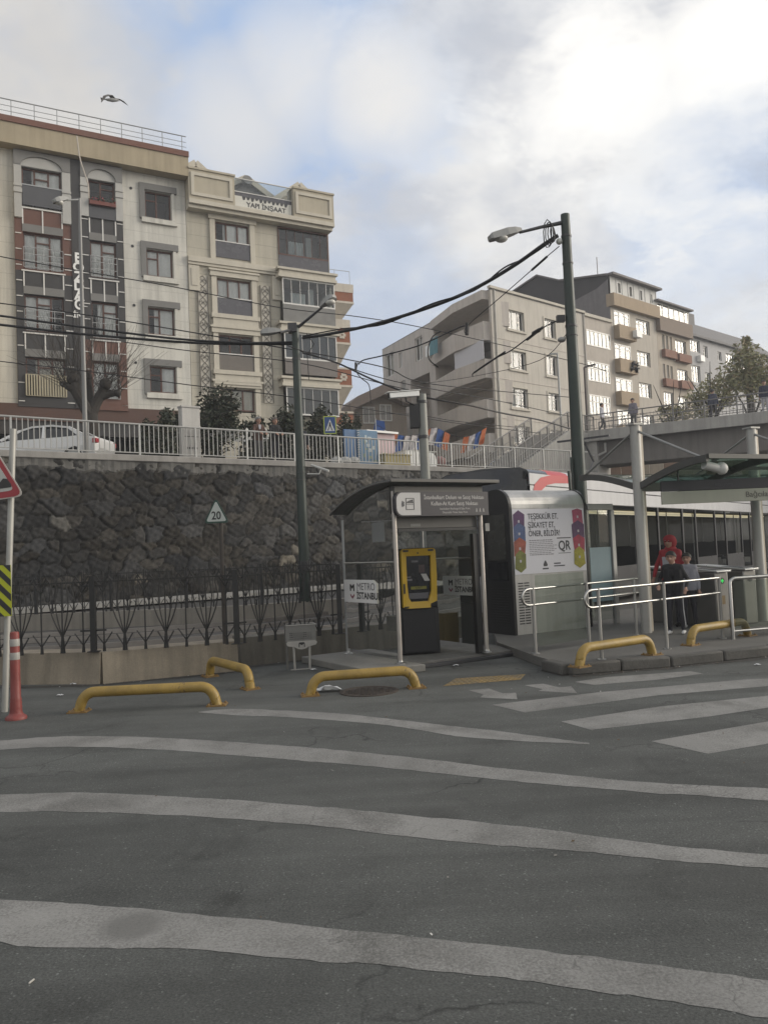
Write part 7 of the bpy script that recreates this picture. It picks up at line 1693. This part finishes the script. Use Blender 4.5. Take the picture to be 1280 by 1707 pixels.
for y in (-.06,2.2):
    m=MB(); hz=1.0; A0=V((0,y,.15)); B0=V((SL,y,DZ-5.0+.05))
    m.tube([A0+V((-.4,0,hz-.1)),A0+V((0,0,hz)),B0+V((0,0,hz))],.035,6); m.tube([A0+V((0,0,.5)),B0+V((0,0,.5))],.02,5); m.tube([A0+V((0,0,.15)),B0+V((0,0,.15))],.02,5)
    for i in range(9): p=A0.lerp(B0,i/8); m.bar(p,p+V((0,0,hz)),.06,.06)
    for i in range(1,56):
        p=A0.lerp(B0,i/56); m.bar(p+V((0,0,.15)),p+V((0,0,hz)),.018,.018)
    m.build('stair_railing',mat('dark grey stair railing',(.17,.165,.16),.5,.3,var=.15),stt,smooth=False)
q0=at(988,724,44.0); q1=at(1285,686,39.6)
q1=V((q1.x,q1.y,0)); q0=V((q0.x,q0.y,0)); bd=(q1-q0).normalized(); bth=math.atan2(bd.y,bd.x); BL=(q1-q0).length+11
fb=thing('footbridge','concrete pedestrian footbridge with bar railings crossing over the station','bridge',(q0.x,q0.y,DZ),bth)
zt=at(988,722,44.0).z-DZ
m=MB(); m.box(-.5,BL,0,3.0,-.34,.12); m.box(-.5,BL,-.06,.12,-.40,.20); m.box(-.5,BL,2.9,3.06,-.4,.2); m.build('deck',bc_,fb,bevel=.02)
m=MB(); m.box(.1,BL,.5,2.6,-1.72,-.34); m.build('girder',mat('dark girder concrete',(.15,.14,.13),.9,var=.15,scale=.8,streak=.25),fb,bevel=.03)
m=MB(); m.box(-.75,.15,.1,2.9,-DZ,-.40); m.build('pier',bc_,fb,bevel=.03)
m=MB(); m.box(16,16.9,.3,2.8,-DZ,-1.72); m.build('pier',bc_,fb,bevel=.03)
m=MB(); m.tube([(.55,.35,-.5),(.55,.35,-1.0),(.2,.35,-1.15),(-.1,.05,-1.2)],.07,8); m.build('drain_pipe',mat('pale drain pipe',(.38,.37,.35),.6),fb)
for y in (.04,2.96):
    m=MB(); m.tube([(-.4,y,1.05),(BL,y,1.25)],.035,6); m.tube([(-.4,y,.78),(BL,y,.95)],.018,5); m.tube([(-.4,y,.30),(BL,y,.30)],.018,5); m.build('rail',MATS['dark grey stair railing'],fb)
    for i in range(int(BL/1.55)+1): x=-.4+1.55*i; m=MB(); m.bar((x,y,.1),(x,y,1.06+.2*x/BL),.06,.06); m.build('railing_post',MATS['dark grey stair railing'],fb,smooth=False)
    m=MB()
    for i in range(int(BL/.17)): x=-.3+.17*i; m.bar((x,y,.30),(x,y,.86),.016,.016)
    m.build('bar_panel',MATS['dark grey stair railing'],fb,smooth=False)
# ground side below the bridge: continuation wall and a hoarding
w0=WF.world(UR-.1,0,0); t_=thing('retaining_wall','grimy concrete retaining wall continuing behind the tram under the footbridge','wall',w0,WF.th); m=MB(); m.box(0,45,0,.4,0,5.15); m.build('wall_face',darkconcrete,t_,smooth=False)
hw0=at(1000,760,48); hd=thing('hoarding','brown and beige board hoarding below the footbridge','hoarding',(hw0.x-.5,48,5.0),rad(12))
hm_=[mat('brown hoarding board',(.15,.095,.065),.8,var=.2,streak=.2),mat('beige hoarding board',(.25,.215,.17),.8,var=.15,streak=.2)]
for i in range(12): m=MB(); m.box(i*.95,i*.95+.90,0,.06,0,1.35+.06*rnd.random()); m.build('board',hm_[0 if i in (0,1,2,5,8) else 1],hd,smooth=False)
m=MB(); m.box(0,11.4,.06,.12,.3,.4); m.build('batten',hm_[0],hd,smooth=False)
sf=at(1130,770,52); 
t_=thing('street_stall','ochre street stall seen under the footbridge','stall',(sf.x-1.6,52,5.0),rad(15)); m=MB(); m.box(0,2.6,0,1.2,0,1.0); m.build('counter',mat('ochre stall board',(.34,.24,.11),.7,var=.3,scale=3),t_,smooth=False); m=MB(); m.prism([(-.2,-.3,1.95),(2.8,-.3,1.95),(2.8,1.4,2.2),(-.2,1.4,2.2)],(0,0,.06)); m.build('roof',offwhite,t_,smooth=False)
m=MB(); 
for x in (0,2.6): m.bar((x,0,1.0),(x,0,1.98),.06,.06)
m.build('post',darkgrey,t_,smooth=False)
t_=thing('awning','long white sloping awning seen below the footbridge at the right','awning',tuple(at(1200,752,50)),rad(-12)); m=MB(); m.prism([(-1.8,0,.6),(4,0,-.1),(4,3,.3),(-1.8,3,1.0)],(0,0,.08)); m.build('sheet',white,t_,smooth=False); m=MB(); 
for x in (-1.6,3.8): m.bar((x,1.5,-3.0),(x,1.5,.4),.08,.08)
m.build('post',darkgrey,t_,smooth=False)
# ================================================================ gull
gp=at(187,166,30); gl=thing('gull','grey gull in flight with drooping wings above the left roof','bird',gp,rad(10))
m=MB(); m.tube([(-.28,0,.02),(-.16,0,.0),(0,0,0),(.16,0,-.005),(.25,0,-.01)],[.02,.05,.075,.05,.015],10); m.build('body',mat('gull grey white',(.36,.36,.35),.8),gl)
wg=mat('gull wing grey',(.13,.125,.12),.8)
for pts,ch in (([(0,0,.03),(-.12,-.1,.16),(-.30,-.18,.05),(-.42,-.24,-.22)],(.20,.18,.12,.02)),([(0,0,.03),(.10,.15,.17),(.28,.25,.14),(.50,.32,.0)],(.20,.18,.12,.02))):
    m=MB(); vs=[]
    for p,c in zip(pts,ch): p=V(p); vs+= [p+V((.05-c*.4,0,.0)),p+V((.05+c*.6,0,-.02))]
    m.add(vs,[(2*i,2*i+1,2*i+3,2*i+2) for i in range(3)]); m.add([V(v)+V((0,0,-.012)) for v in vs],[(2*i,2*i+2,2*i+3,2*i+1) for i in range(3)]); m.build('wing',wg,gl,smooth=False)
m=MB(); m.poly([(-.26,-.05,.02),(-.26,.05,.02),(-.42,.09,.03),(-.42,-.09,.03)]); m.poly([(.23,0,-.0),(.23,.015,-.02),(.31,0,-.03)]); m.build('tail',wg,gl,smooth=False)
# ================================================================ vegetation
def leaf_cloud(center, radii, n, size, rs, lumps=6, flat=0.0):
    """leaf quads clustered in lumps inside an ellipsoid"""
    m=MB(); c=V(center); R=V(radii); L=[]
    for k in range(lumps):
        while True:
            p=V((rs.uniform(-1,1),rs.uniform(-1,1),rs.uniform(-1,1)))
            if p.length<1: break
        L.append((V((p.x*R.x*.75,p.y*R.y*.75,p.z*R.z*.75)),rs.uniform(.28,.55)))
    for i in range(n):
        o,rr=rs.choice(L); d=V((rs.gauss(0,1),rs.gauss(0,1),rs.gauss(0,1)))
        d=d.normalized()*(rs.random()**.5); p=c+o+V((d.x*R.x*rr,d.y*R.y*rr,d.z*R.z*rr))
        a=V((rs.uniform(-1,1),rs.uniform(-1,1),rs.uniform(-.6,.8))).normalized()*size*rs.uniform(.6,1.3); b=a.orthogonal().normalized()*size*.45
        b.rotate(Quaternion(a.normalized(),rs.uniform(0,6.28)))
        m.m=rs.choice((0,0,1,2)); m.poly([p-a,p-b*.8,p+a,p+b*.8])
    return m
leafd=[mat('dark shrub leaf',(.022,.030,.016),.65,var=.3,scale=5),mat('mid shrub leaf',(.034,.044,.022),.65,var=.3,scale=5),mat('dry shrub leaf',(.05,.045,.026),.7,var=.3,scale=5)]
leafy=[mat('yellow green leaf',(.23,.225,.11),.7,var=.3,scale=5),mat('olive leaf',(.17,.175,.09),.7,var=.3,scale=5),mat('ochre leaf',(.25,.20,.11),.7,var=.3,scale=5)]
bark=mat('dark bark',(.030,.026,.022),.9,var=.3,scale=6,bump=.6,bscale=14)
def shrub(label, px, py_top, py_bot, wpx, Y, n=1400, sz=.11, lumps=9, leaves=leafd, rs=None, group='shrubs in front of the beige apartment block'):
    rs=rs or random.Random(px); b=at(px,py_bot,Y); t=at(px,py_top,Y); w_=wpx/FPX*Y/2; zc=(b.z+t.z)/2
    t_=thing('shrub',label,'shrub',(b.x,Y,5.0),0,group)
    m=MB()
    for k in range(4): m.tube([(0,0,0),(rs.uniform(-.2,.2),rs.uniform(-.2,.2),(zc-5.0)*.6),(rs.uniform(-.5,.5)*w_,rs.uniform(-.3,.3),zc-5.0)],[.05,.035,.012],5)
    m.build('stem',bark,t_)
    leaf_cloud((0,0,zc-5.0),(w_,w_*.8,(t.z-b.z)/2*1.05),n,sz,rs,lumps).build('foliage',leaves,t_,smooth=False); return t_
shrub('tall pointed dark shrub behind the pale electric cabinet',362,632,790,96,34,4200,.13,20)
shrub('dark low shrub left of the electric cabinet',262,676,785,84,32,2600,.12,14)
shrub('dark shrub behind the man in the brown jacket',430,692,790,80,35,2600,.12,14)
shrub('dark shrub behind the man in black',482,665,790,96,36,3400,.13,16)
shrub('dark spreading shrub behind the middle catenary pole',540,676,790,90,38,3000,.13,14)
shrub('dark shrub beside the crossing sign',578,692,790,56,39,1700,.12,10)
shrub('small dark shrub left of the blue boards',597,680,770,34,42,800,.11,7)
shrub('dark low shrub just left of the tall pointed shrub',312,690,785,60,33,1900,.12,10)
# flecks of white blossom behind the railing
m=MB(); 
for k in range(60):
    q=at(rnd.uniform(330,450),rnd.uniform(715,735),33.5); a=V((rnd.uniform(-1,1),rnd.uniform(-1,1),rnd.uniform(-1,1))).normalized()*.09; m.poly([q-a,q-a.orthogonal()*.7,q+a,q+a.orthogonal()*.7])
o=m.build('blossom',mat('white blossom',(.38,.38,.36),.8),loc=tuple(at(390,725,33.5)),smooth=False); tag(o,'scattered pale blossom among the shrubs behind the railing','blossom',None,'stuff')
# bare pollarded tree
Yb=31.0; tb=at(152,730,Yb); bt_=thing('bare_tree','pollarded bare tree with a fan of thin twigs in front of the terracotta bays','tree',(tb.x,Yb,5.0))
rs=random.Random(4); m=MB(); zf=at(150,668,Yb).z-5.0
def P3(px,py,dy=0): q=at(px,py,Yb+dy); return (q.x-tb.x,q.y-Yb,q.z-5.0)
m.tube([(0,0,0),P3(152,712),P3(150,690)],[.33,.28,.28],10); m.build('trunk',bark,bt_)
tips=[]
m=MB()
for pts,rr in (([P3(150,692),P3(160,672,.1),P3(170,655,.1),P3(176,640,0)],[.26,.21,.19,.16]),([P3(150,692),P3(138,672,-.2),P3(126,652,-.2),P3(122,632,-.2)],[.26,.21,.20,.17]),([P3(168,660,.1),P3(184,656,.2),P3(196,655,.2)],[.20,.15,.10]),([P3(150,685),P3(148,655,.3),P3(146,628,.3)],[.22,.17,.13]),([P3(128,650,-.2),P3(114,645,-.3),P3(106,640,-.3)],[.18,.13,.09])):
    m.tube(pts,rr,9); m.ball(pts[-1],rr[-1]*1.5,9,6); tips.append(V(pts[-1])); tips.append(V(pts[-2]))
m.build('limb',bark,bt_)
m=MB()
for k in range(170):
    o=rs.choice(tips)+V((rs.uniform(-.15,.15),rs.uniform(-.15,.15),rs.uniform(-.1,.15))); 
    side=rs.gauss(0,.75)+ (o.x*.5); L_=rs.uniform(1.0,2.9); d=V((side,rs.gauss(0,.5),1.1+.3*rs.random())).normalized()
    p1_=o+d*L_*.5+V((rs.uniform(-.1,.1),0,-.05)); p2_=o+d*L_+V((side*.10,0,.25 if abs(side)<1 else -.1))
    m.tube([o,p1_,p2_],[.011,.008,.004],3,False)
    if rs.random()<.5: m.tube([p1_,p1_+V((rs.gauss(0,.3),rs.gauss(0,.2),.6*rs.random()+.3))],[.007,.004],3,False)
m.build('twigs',mat('thin bark',(.05,.042,.034),.9,var=.3),bt_,smooth=False)
# trees on the right behind the bridge
def tree(label, px, py_top, py_bot, wpx, Y, n, sz, lumps, zb=5.0, leaves=leafy, group='trees beyond the footbridge'):
    rs=random.Random(px*3); b=at(px,py_bot,Y); t=at(px,py_top,Y); w_=wpx/FPX*Y/2; zc=(b.z+t.z)/2; t_=thing('tree',label,'tree',(b.x,Y,zb),0,group)
    m=MB(); m.tube([(0,0,0),(.1,0,(zc-zb)*.6),(0,.1,zc-zb)],[.22,.16,.08],8)
    for k in range(9):
        a=rs.uniform(0,6.28); h=rs.uniform(.4,.9)*(zc-zb); m.tube([(0,0,h),(w_*.35*math.cos(a),w_*.3*math.sin(a),h+1.0),(w_*.8*math.cos(a),w_*.7*math.sin(a),h+1.6+rs.random()*1.5)],[.09,.05,.015],5)
    m.build('trunk',bark,t_); leaf_cloud((0,0,zc-zb),(w_,w_*.8,(t.z-b.z)/2),n,sz,rs,lumps).build('crown',leaves,t_,smooth=False); return t_
tree('pointed olive green tree at the right edge beyond the footbridge',1248,566,690,100,52,3000,.17,20)
tree('sparse yellow green tree beyond the middle of the footbridge railing',1185,622,705,95,54,1500,.16,18)
tree('low ochre bush tree beyond the left end of the footbridge railing',1120,668,715,66,56,600,.15,14)
tree('dark slender tree top rising over the olive tree',1247,556,600,24,58,450,.15,8)
# ================================================================ people
skin_m=mat('skin',(.30,.175,.125),.55,var=.08,scale=6); hair_dark=mat('dark hair',(.012,.010,.009),.6,var=.2); hair_grey=mat('grey hair',(.17,.165,.16),.7,var=.15)
eye_m=mat('eye dark',(.02,.016,.014),.2)
def cloth(name,col): return mat(name,col,.85,var=.18,scale=7,bump=.25,bscale=16)
def person(label, loc, rotz, h, arms, legs, mats, voxel=.014, hair=hair_dark, hat=None, lean=0.0, head=(0,0), fingers=True, skirt=False, long_sleeve=True, group=None, stripe=None):
    """one continuous body: tapered limbs grown together; local -y is the way the person faces. arms/legs: joint points at a height of 1.75 m"""
    k=h/1.75
    t_=thing('person',label,'person',loc,rotz,group)
    Lb=[]   # (p,q,r0,r1,label)
    ly=-lean
    hip=V((0,0,.93)); ch=V((0,ly*.55,1.30)); nk=V((0,ly*.9,1.50)); hd=V((head[0]*.03,ly-.02+head[1],1.645))
    sh=[V((s*.160,ly*.85,1.435)) for s in (-1,1)]
    for s in (-1,1):
        Lb.append((hip+V((s*.085,0,0)),V((s*.10,ly*.4,1.20)),.115,.112,'top')); Lb.append((V((s*.10,ly*.4,1.20)),V((s*.10,ly*.8,1.385)),.112,.105,'top')); Lb.append((sh[(s+1)//2],V((0,ly*.85,1.44)),.075,.095,'top'))
    Lb.append((ch,V((0,ly*.9,1.45)),.11,.085,'top')); Lb.append((V((0,ly*.9,1.45)),nk+V((0,0,.08)),.062,.056,'skin'))
    Lb.append((hd+V((0,.015,.03)),hd+V((0,.005,-.005)),.098,.090,'skin')); Lb.append((hd+V((0,-.02,-.04)),hd+V((0,-.045,-.085)),.072,.040,'skin'))
    Lb.append((hd+V((0,-.095,.0)),hd+V((0,-.115,-.03)),.012,.017,'skin'))
    for s in (-1,1): Lb.append((hd+V((s*.092,.01,.0)),hd+V((s*.097,.015,-.035)),.018,.014,'skin'))
    for s in (-1,1):
        kn,an=legs[(s+1)//2]; kn=V(kn); an=V(an); hp=hip+V((s*.09,0,-.04))
        Lb.append((hp,kn,.098,.066,'pants')); Lb.append((kn,an,.064,.046,'pants')); Lb.append((an+V((0,.03,-.035)),an+V((s*.02,-.15,-.05)),.043,.036,'shoe'))
    if skirt:
        for s in (-1,0,1): Lb.append((hip+V((s*.07,0,0)),V((s*.14,0,.42)),.12,.13,'pants'))
    hands=[]
    for s in (-1,1):
        el,wr=arms[(s+1)//2]; el=V(el); wr=V(wr); a=sh[(s+1)//2]
        Lb.append((a,el,.056,.044,'top')); Lb.append((el,el.lerp(wr,.86),.047,.037,'top' if long_sleeve else 'skin')); Lb.append((el.lerp(wr,.86),wr,.030,.028,'skin'))
        d=(wr-el).normalized(); sd=d.cross(V((0,0,1))); sd=sd.normalized() if sd.length>.2 else V((1,0,0)); dn=sd.cross(d)
        pm=wr+d*.075; Lb.append((wr+d*.02,pm,.030,.034,'skin'))
        if fingers:
            for i,(o,ln) in enumerate(((-.030,.060),(-.010,.072),(.011,.068),(.030,.052))):
                b=pm+sd*o; c=b+d*ln*.55-V((0,0,.012)); e=c+d*ln*.35-V((0,0,.028)); Lb.append((b,c,.0105,.010,'skin')); Lb.append((c,e,.010,.009,'skin'))
            tb_=wr+d*.035+sd*(-.030*s); Lb.append((tb_,tb_+d*.045+sd*(-.035*s)-V((0,0,.01)),.0125,.010,'skin'))
    m=MB()
    for p,q,r0,r1,lb in Lb:
        m.tube([p*k,q*k],[r0*k,r1*k],10); m.ball(p*k,r0*k,10,7); m.ball(q*k,r1*k,10,7)
    me=bpy.data.meshes.new('tmp'); me.from_pydata(m.v,[],m.f); ob=bpy.data.objects.new('tmp',me); COL.objects.link(ob)
    md=ob.modifiers.new('r','REMESH'); md.mode='VOXEL'; md.voxel_size=voxel; s_=ob.modifiers.new('s','SMOOTH'); s_.factor=.5; s_.iterations=3
    dg=bpy.context.evaluated_depsgraph_get(); dg.update(); nm=bpy.data.meshes.new_from_object(ob.evaluated_get(dg)); bpy.data.objects.remove(ob)
    nm.name='body'; nm.materials.clear()
    order=['skin','top','pants','shoe']
    for o_ in order: nm.materials.append(mats.get(o_,skin_m))
    co=np.empty(len(nm.vertices)*3); nm.vertices.foreach_get('co',co); co=co.reshape(-1,3)
    best=np.full(len(co),9.0); lab=np.zeros(len(co),int)
    for p,q,r0,r1,lb in Lb:
        p=np.array(p*k); q=np.array(q*k); d=q-p; u=np.clip(((co-p)@d)/max(d@d,1e-9),0,1); dist=np.linalg.norm(co-(p+u[:,None]*d),axis=1)-(r0+(r1-r0)*u)*k
        up=dist<best; best=np.where(up,dist,best); lab=np.where(up,order.index(lb),lab)
    # clothes have straight hems
    pi=np.array([lab[list(f.vertices)[0]] for f in nm.polygons])
    cz=np.array([f.center.z for f in nm.polygons])
    pi=np.where((pi==1)&(cz<.90*k),2,pi)
    nm.polygons.foreach_set('material_index',pi.astype(np.int32)); nm.polygons.foreach_set('use_smooth',[True]*len(nm.polygons)); nm.update()
    body=bpy.data.objects.new('body',nm); COL.objects.link(body); body.parent=t_; WM[body.name]=WM[t_.name]
    c=hd*k
    if hair is not None:
        hm=MB(); n,mm=16,10; R_=(.112*k,.128*k,.122*k); vs=[];rs_=random.Random(int(h*100))
        # cap of hair: upper and back part of an ellipsoid, longer behind
        rows=[]
        for i in range(mm+1):
            row=[]
            for j in range(n):
                a=2*math.pi*j/n; back=.5+.5*math.sin(a); lim=-.10+.75*(1-back) if True else 0
                zmin=.30*(1-back)-.50*back; ph=math.pi/2-(math.pi/2-math.asin(max(-.95,min(.95,zmin))))*i/mm
                w_=1+.05*rs_.random(); row.append(c+V((R_[0]*math.cos(ph)*math.cos(a)*w_,.018*k+R_[1]*math.cos(ph)*math.sin(a)*w_,.03*k+R_[2]*math.sin(ph)*w_)))
            rows.append(row)
        for i in range(mm):
            for j in range(n): hm.poly([rows[i][j],rows[i+1][j],rows[i+1][(j+1)%n],rows[i][(j+1)%n]])
        hm.build('hair',hair,t_,ang=60)
    if hat:
        hm=MB(); hm.ball(c+V((0,.02*k,.055*k)),(.118*k,.128*k,.095*k),14,8); 
        if hat[1]=='hood': hm.ball(c+V((0,.05*k,.0)),(.125*k,.115*k,.14*k),14,8); hm.ball(c+V((0,.04*k,-.13*k)),(.12*k,.12*k,.06*k),12,6)
        else: hm.prism([c+V((x*k,y*k,.05*k)) for x,y in((-.085,-.08),(.085,-.08),(.06,-.185),(-.06,-.185))],V((0,0,-.014*k)))
        hm.build('hat' if hat[1]!='hood' else 'hood',hat[0],t_,ang=60)
    if voxel<.013:
        for s in (-1,1): e=MB(); e.ball(c+V((s*.034*k,-.094*k,.012*k)),(.012*k,.008*k,.008*k),8,5); e.build('eye',eye_m,t_)
        e=MB(); e.ball(c+V((0,-.094*k,-.062*k)),(.026*k,.010*k,.006*k),8,5); e.build('mouth',mat('lips',(.20,.085,.07),.5),t_)
        for s in (-1,1): e=MB(); e.ball(c+V((s*.034*k,-.097*k,.034*k)),(.020*k,.008*k,.005*k),8,5); e.build('eyebrow',hair or hair_grey,t_)
    return t_
STAND=(((-.10,0,.50),(-.10,.0,.085)),((.10,0,.50),(.10,.0,.085)))
HANG=(((-.24,.02,1.16),(-.25,-.04,.90)),((.24,.02,1.16),(.25,-.04,.90)))
blk=cloth('black cloth',(.012,.012,.014)); blk2=cloth('soft black trousers',(.022,.022,.028)); wsh=cloth('white shoe',(.50,.50,.50)); dsh=cloth('dark shoe',(.02,.02,.02))
redc=cloth('red cloth',(.27,.025,.033)); palec=cloth('pale grey jacket',(.33,.33,.36)); greyc=cloth('grey trousers',(.06,.06,.065))
# boy behind the double handrail
b=V((4.70,13.25,KZ)); toward=math.atan2(b.x,b.y)   # facing the camera, turned a little left
boy=person('boy with dark hair in a black top and trousers with white shoes behind the handrail',b,-toward-rad(14),1.33,(((-.30,.03,1.18),(-.26,-.20,1.06)),((.29,.05,1.17),(.28,-.14,1.00))),(((-.11,-.06,.50),(-.12,-.02,.085)),((.11,.02,.50),(.13,.10,.085))),dict(top=blk,pants=blk2,shoe=wsh),voxel=.010,head=(-.4,-.02),lean=.03)
m=MB(); k=1.33/1.75
m.tube([V((.175,-.02,.80))*k,V((.175,-.0,.52))*k,V((.19,.06,.20))*k],.010,5); m.build('trouser_stripe',wsh,boy)
c=at(1116,905,14.5); 
redp=person('person in a red hooded jacket standing behind the boy',(c.x,14.5,KZ),-math.atan2(c.x,14.5)-rad(25),1.60,(((-.29,.0,1.20),(-.33,-.08,.95)),((.27,.0,1.18),(.24,-.12,.94))),STAND,dict(top=redc,pants=blk2,shoe=dsh),voxel=.012,hair=None,hat=(redc,'hood'))
m=MB(); k=1.6/1.75; m.prism([V((x,-.135,z))*k for x,z in((-.10,1.05),(.10,1.05),(.12,1.36),(-.12,1.36))],V((0,.02,0))); m.build('white_vest_front',palec,redp,bevel=.01)
c=at(1147,950,14.0)
person('person in a pale jacket and dark trousers half hidden at the right of the boy',(c.x,14.05,KZ),-math.atan2(c.x,14)-rad(10),1.28,HANG,(((-.10,-.05,.50),(-.11,-.0,.085)),((.10,.05,.50),(.11,.10,.085))),dict(top=cloth('pale violet grey jacket',(.22,.22,.25)),pants=blk2,shoe=wsh),voxel=.012)
# men leaning on the railing
browncoat=cloth('brown jacket',(.075,.042,.032)); darkcoat=cloth('charcoal coat',(.014,.014,.015)); bluecoat=cloth('dark navy coat',(.016,.018,.024))
LEAN=(((-.26,-.16,1.22),(-.13,-.42,1.13)),((.26,-.16,1.22),(.13,-.42,1.13)))
face=-WF.th*0
for i,(px,lb,coat,hr,tw,hh) in enumerate(((443,'man in a brown jacket leaning on the upper railing, white shirt at his collar',browncoat,hair_grey,30,1.74),(471,'man in black with cropped hair leaning his hands on the upper railing',darkcoat,mat('thin cropped hair',(.09,.07,.06),.6),25,1.76),(517,'man with a dark cap behind the railing beside the middle catenary pole',bluecoat,hair_dark,-10,1.66))):
    p=place_u(px,.50); p.z=5.12 if i<2 else 5.05
    q=person(lb,p,math.atan2(p.x,p.y)*-1+rad(tw),hh,LEAN if i<2 else HANG,STAND,dict(top=coat,pants=greyc if i!=1 else blk2,shoe=dsh),voxel=.012,hair=hr,lean=.09 if i<2 else 0,hat=(bluecoat,'cap') if i==2 else None)
    if i==0: m=MB(); m.prism([(-.035,-.20,1.30),(.035,-.20,1.30),(.05,-.19,1.47),(-.05,-.19,1.47)],(0,.03,0)); m.build('shirt_front',palec,q)
# walkers on the footbridge
WALK=(((-.10,-.16,.52),(-.10,-.10,.09)),((.10,.04,.50),(.10,.30,.13)))
bm=WM['footbridge']
def on_bridge(px,Y): p=at(px,700,Y); l=bm.inverted()@V((p.x,p.y,DZ)); w_=bm@V((l.x,max(.55,min(2.3,l.y)),.13)); return w_
ws_=cloth('white shirt',(.42,.42,.46)); gs_=cloth('grey violet shirt',(.16,.15,.18)); ns_=cloth('slate jacket',(.05,.055,.08))
for px,lb,tp,pn,rz,pose,hh in ((1004,'person in a white shirt striding along the left end of the footbridge',ws_,greyc,62,WALK,1.64),(1056,'person in grey violet clothes standing on the footbridge above the canopy post',gs_,greyc,-30,STAND,1.70),(1190,'person in a slate jacket walking away in the middle of the footbridge',ns_,blk2,150,WALK,1.66),(1277,'person in dark blue at the right end of the footbridge',cloth('dark blue jacket',(.022,.026,.05)),palec,-20,STAND,1.76)):
    p=on_bridge(px,44-4.4*(px-988)/297+.9); person(lb,p,rad(rz),hh,HANG,pose,dict(top=tp,pants=pn,shoe=dsh),voxel=.02,fingers=False)
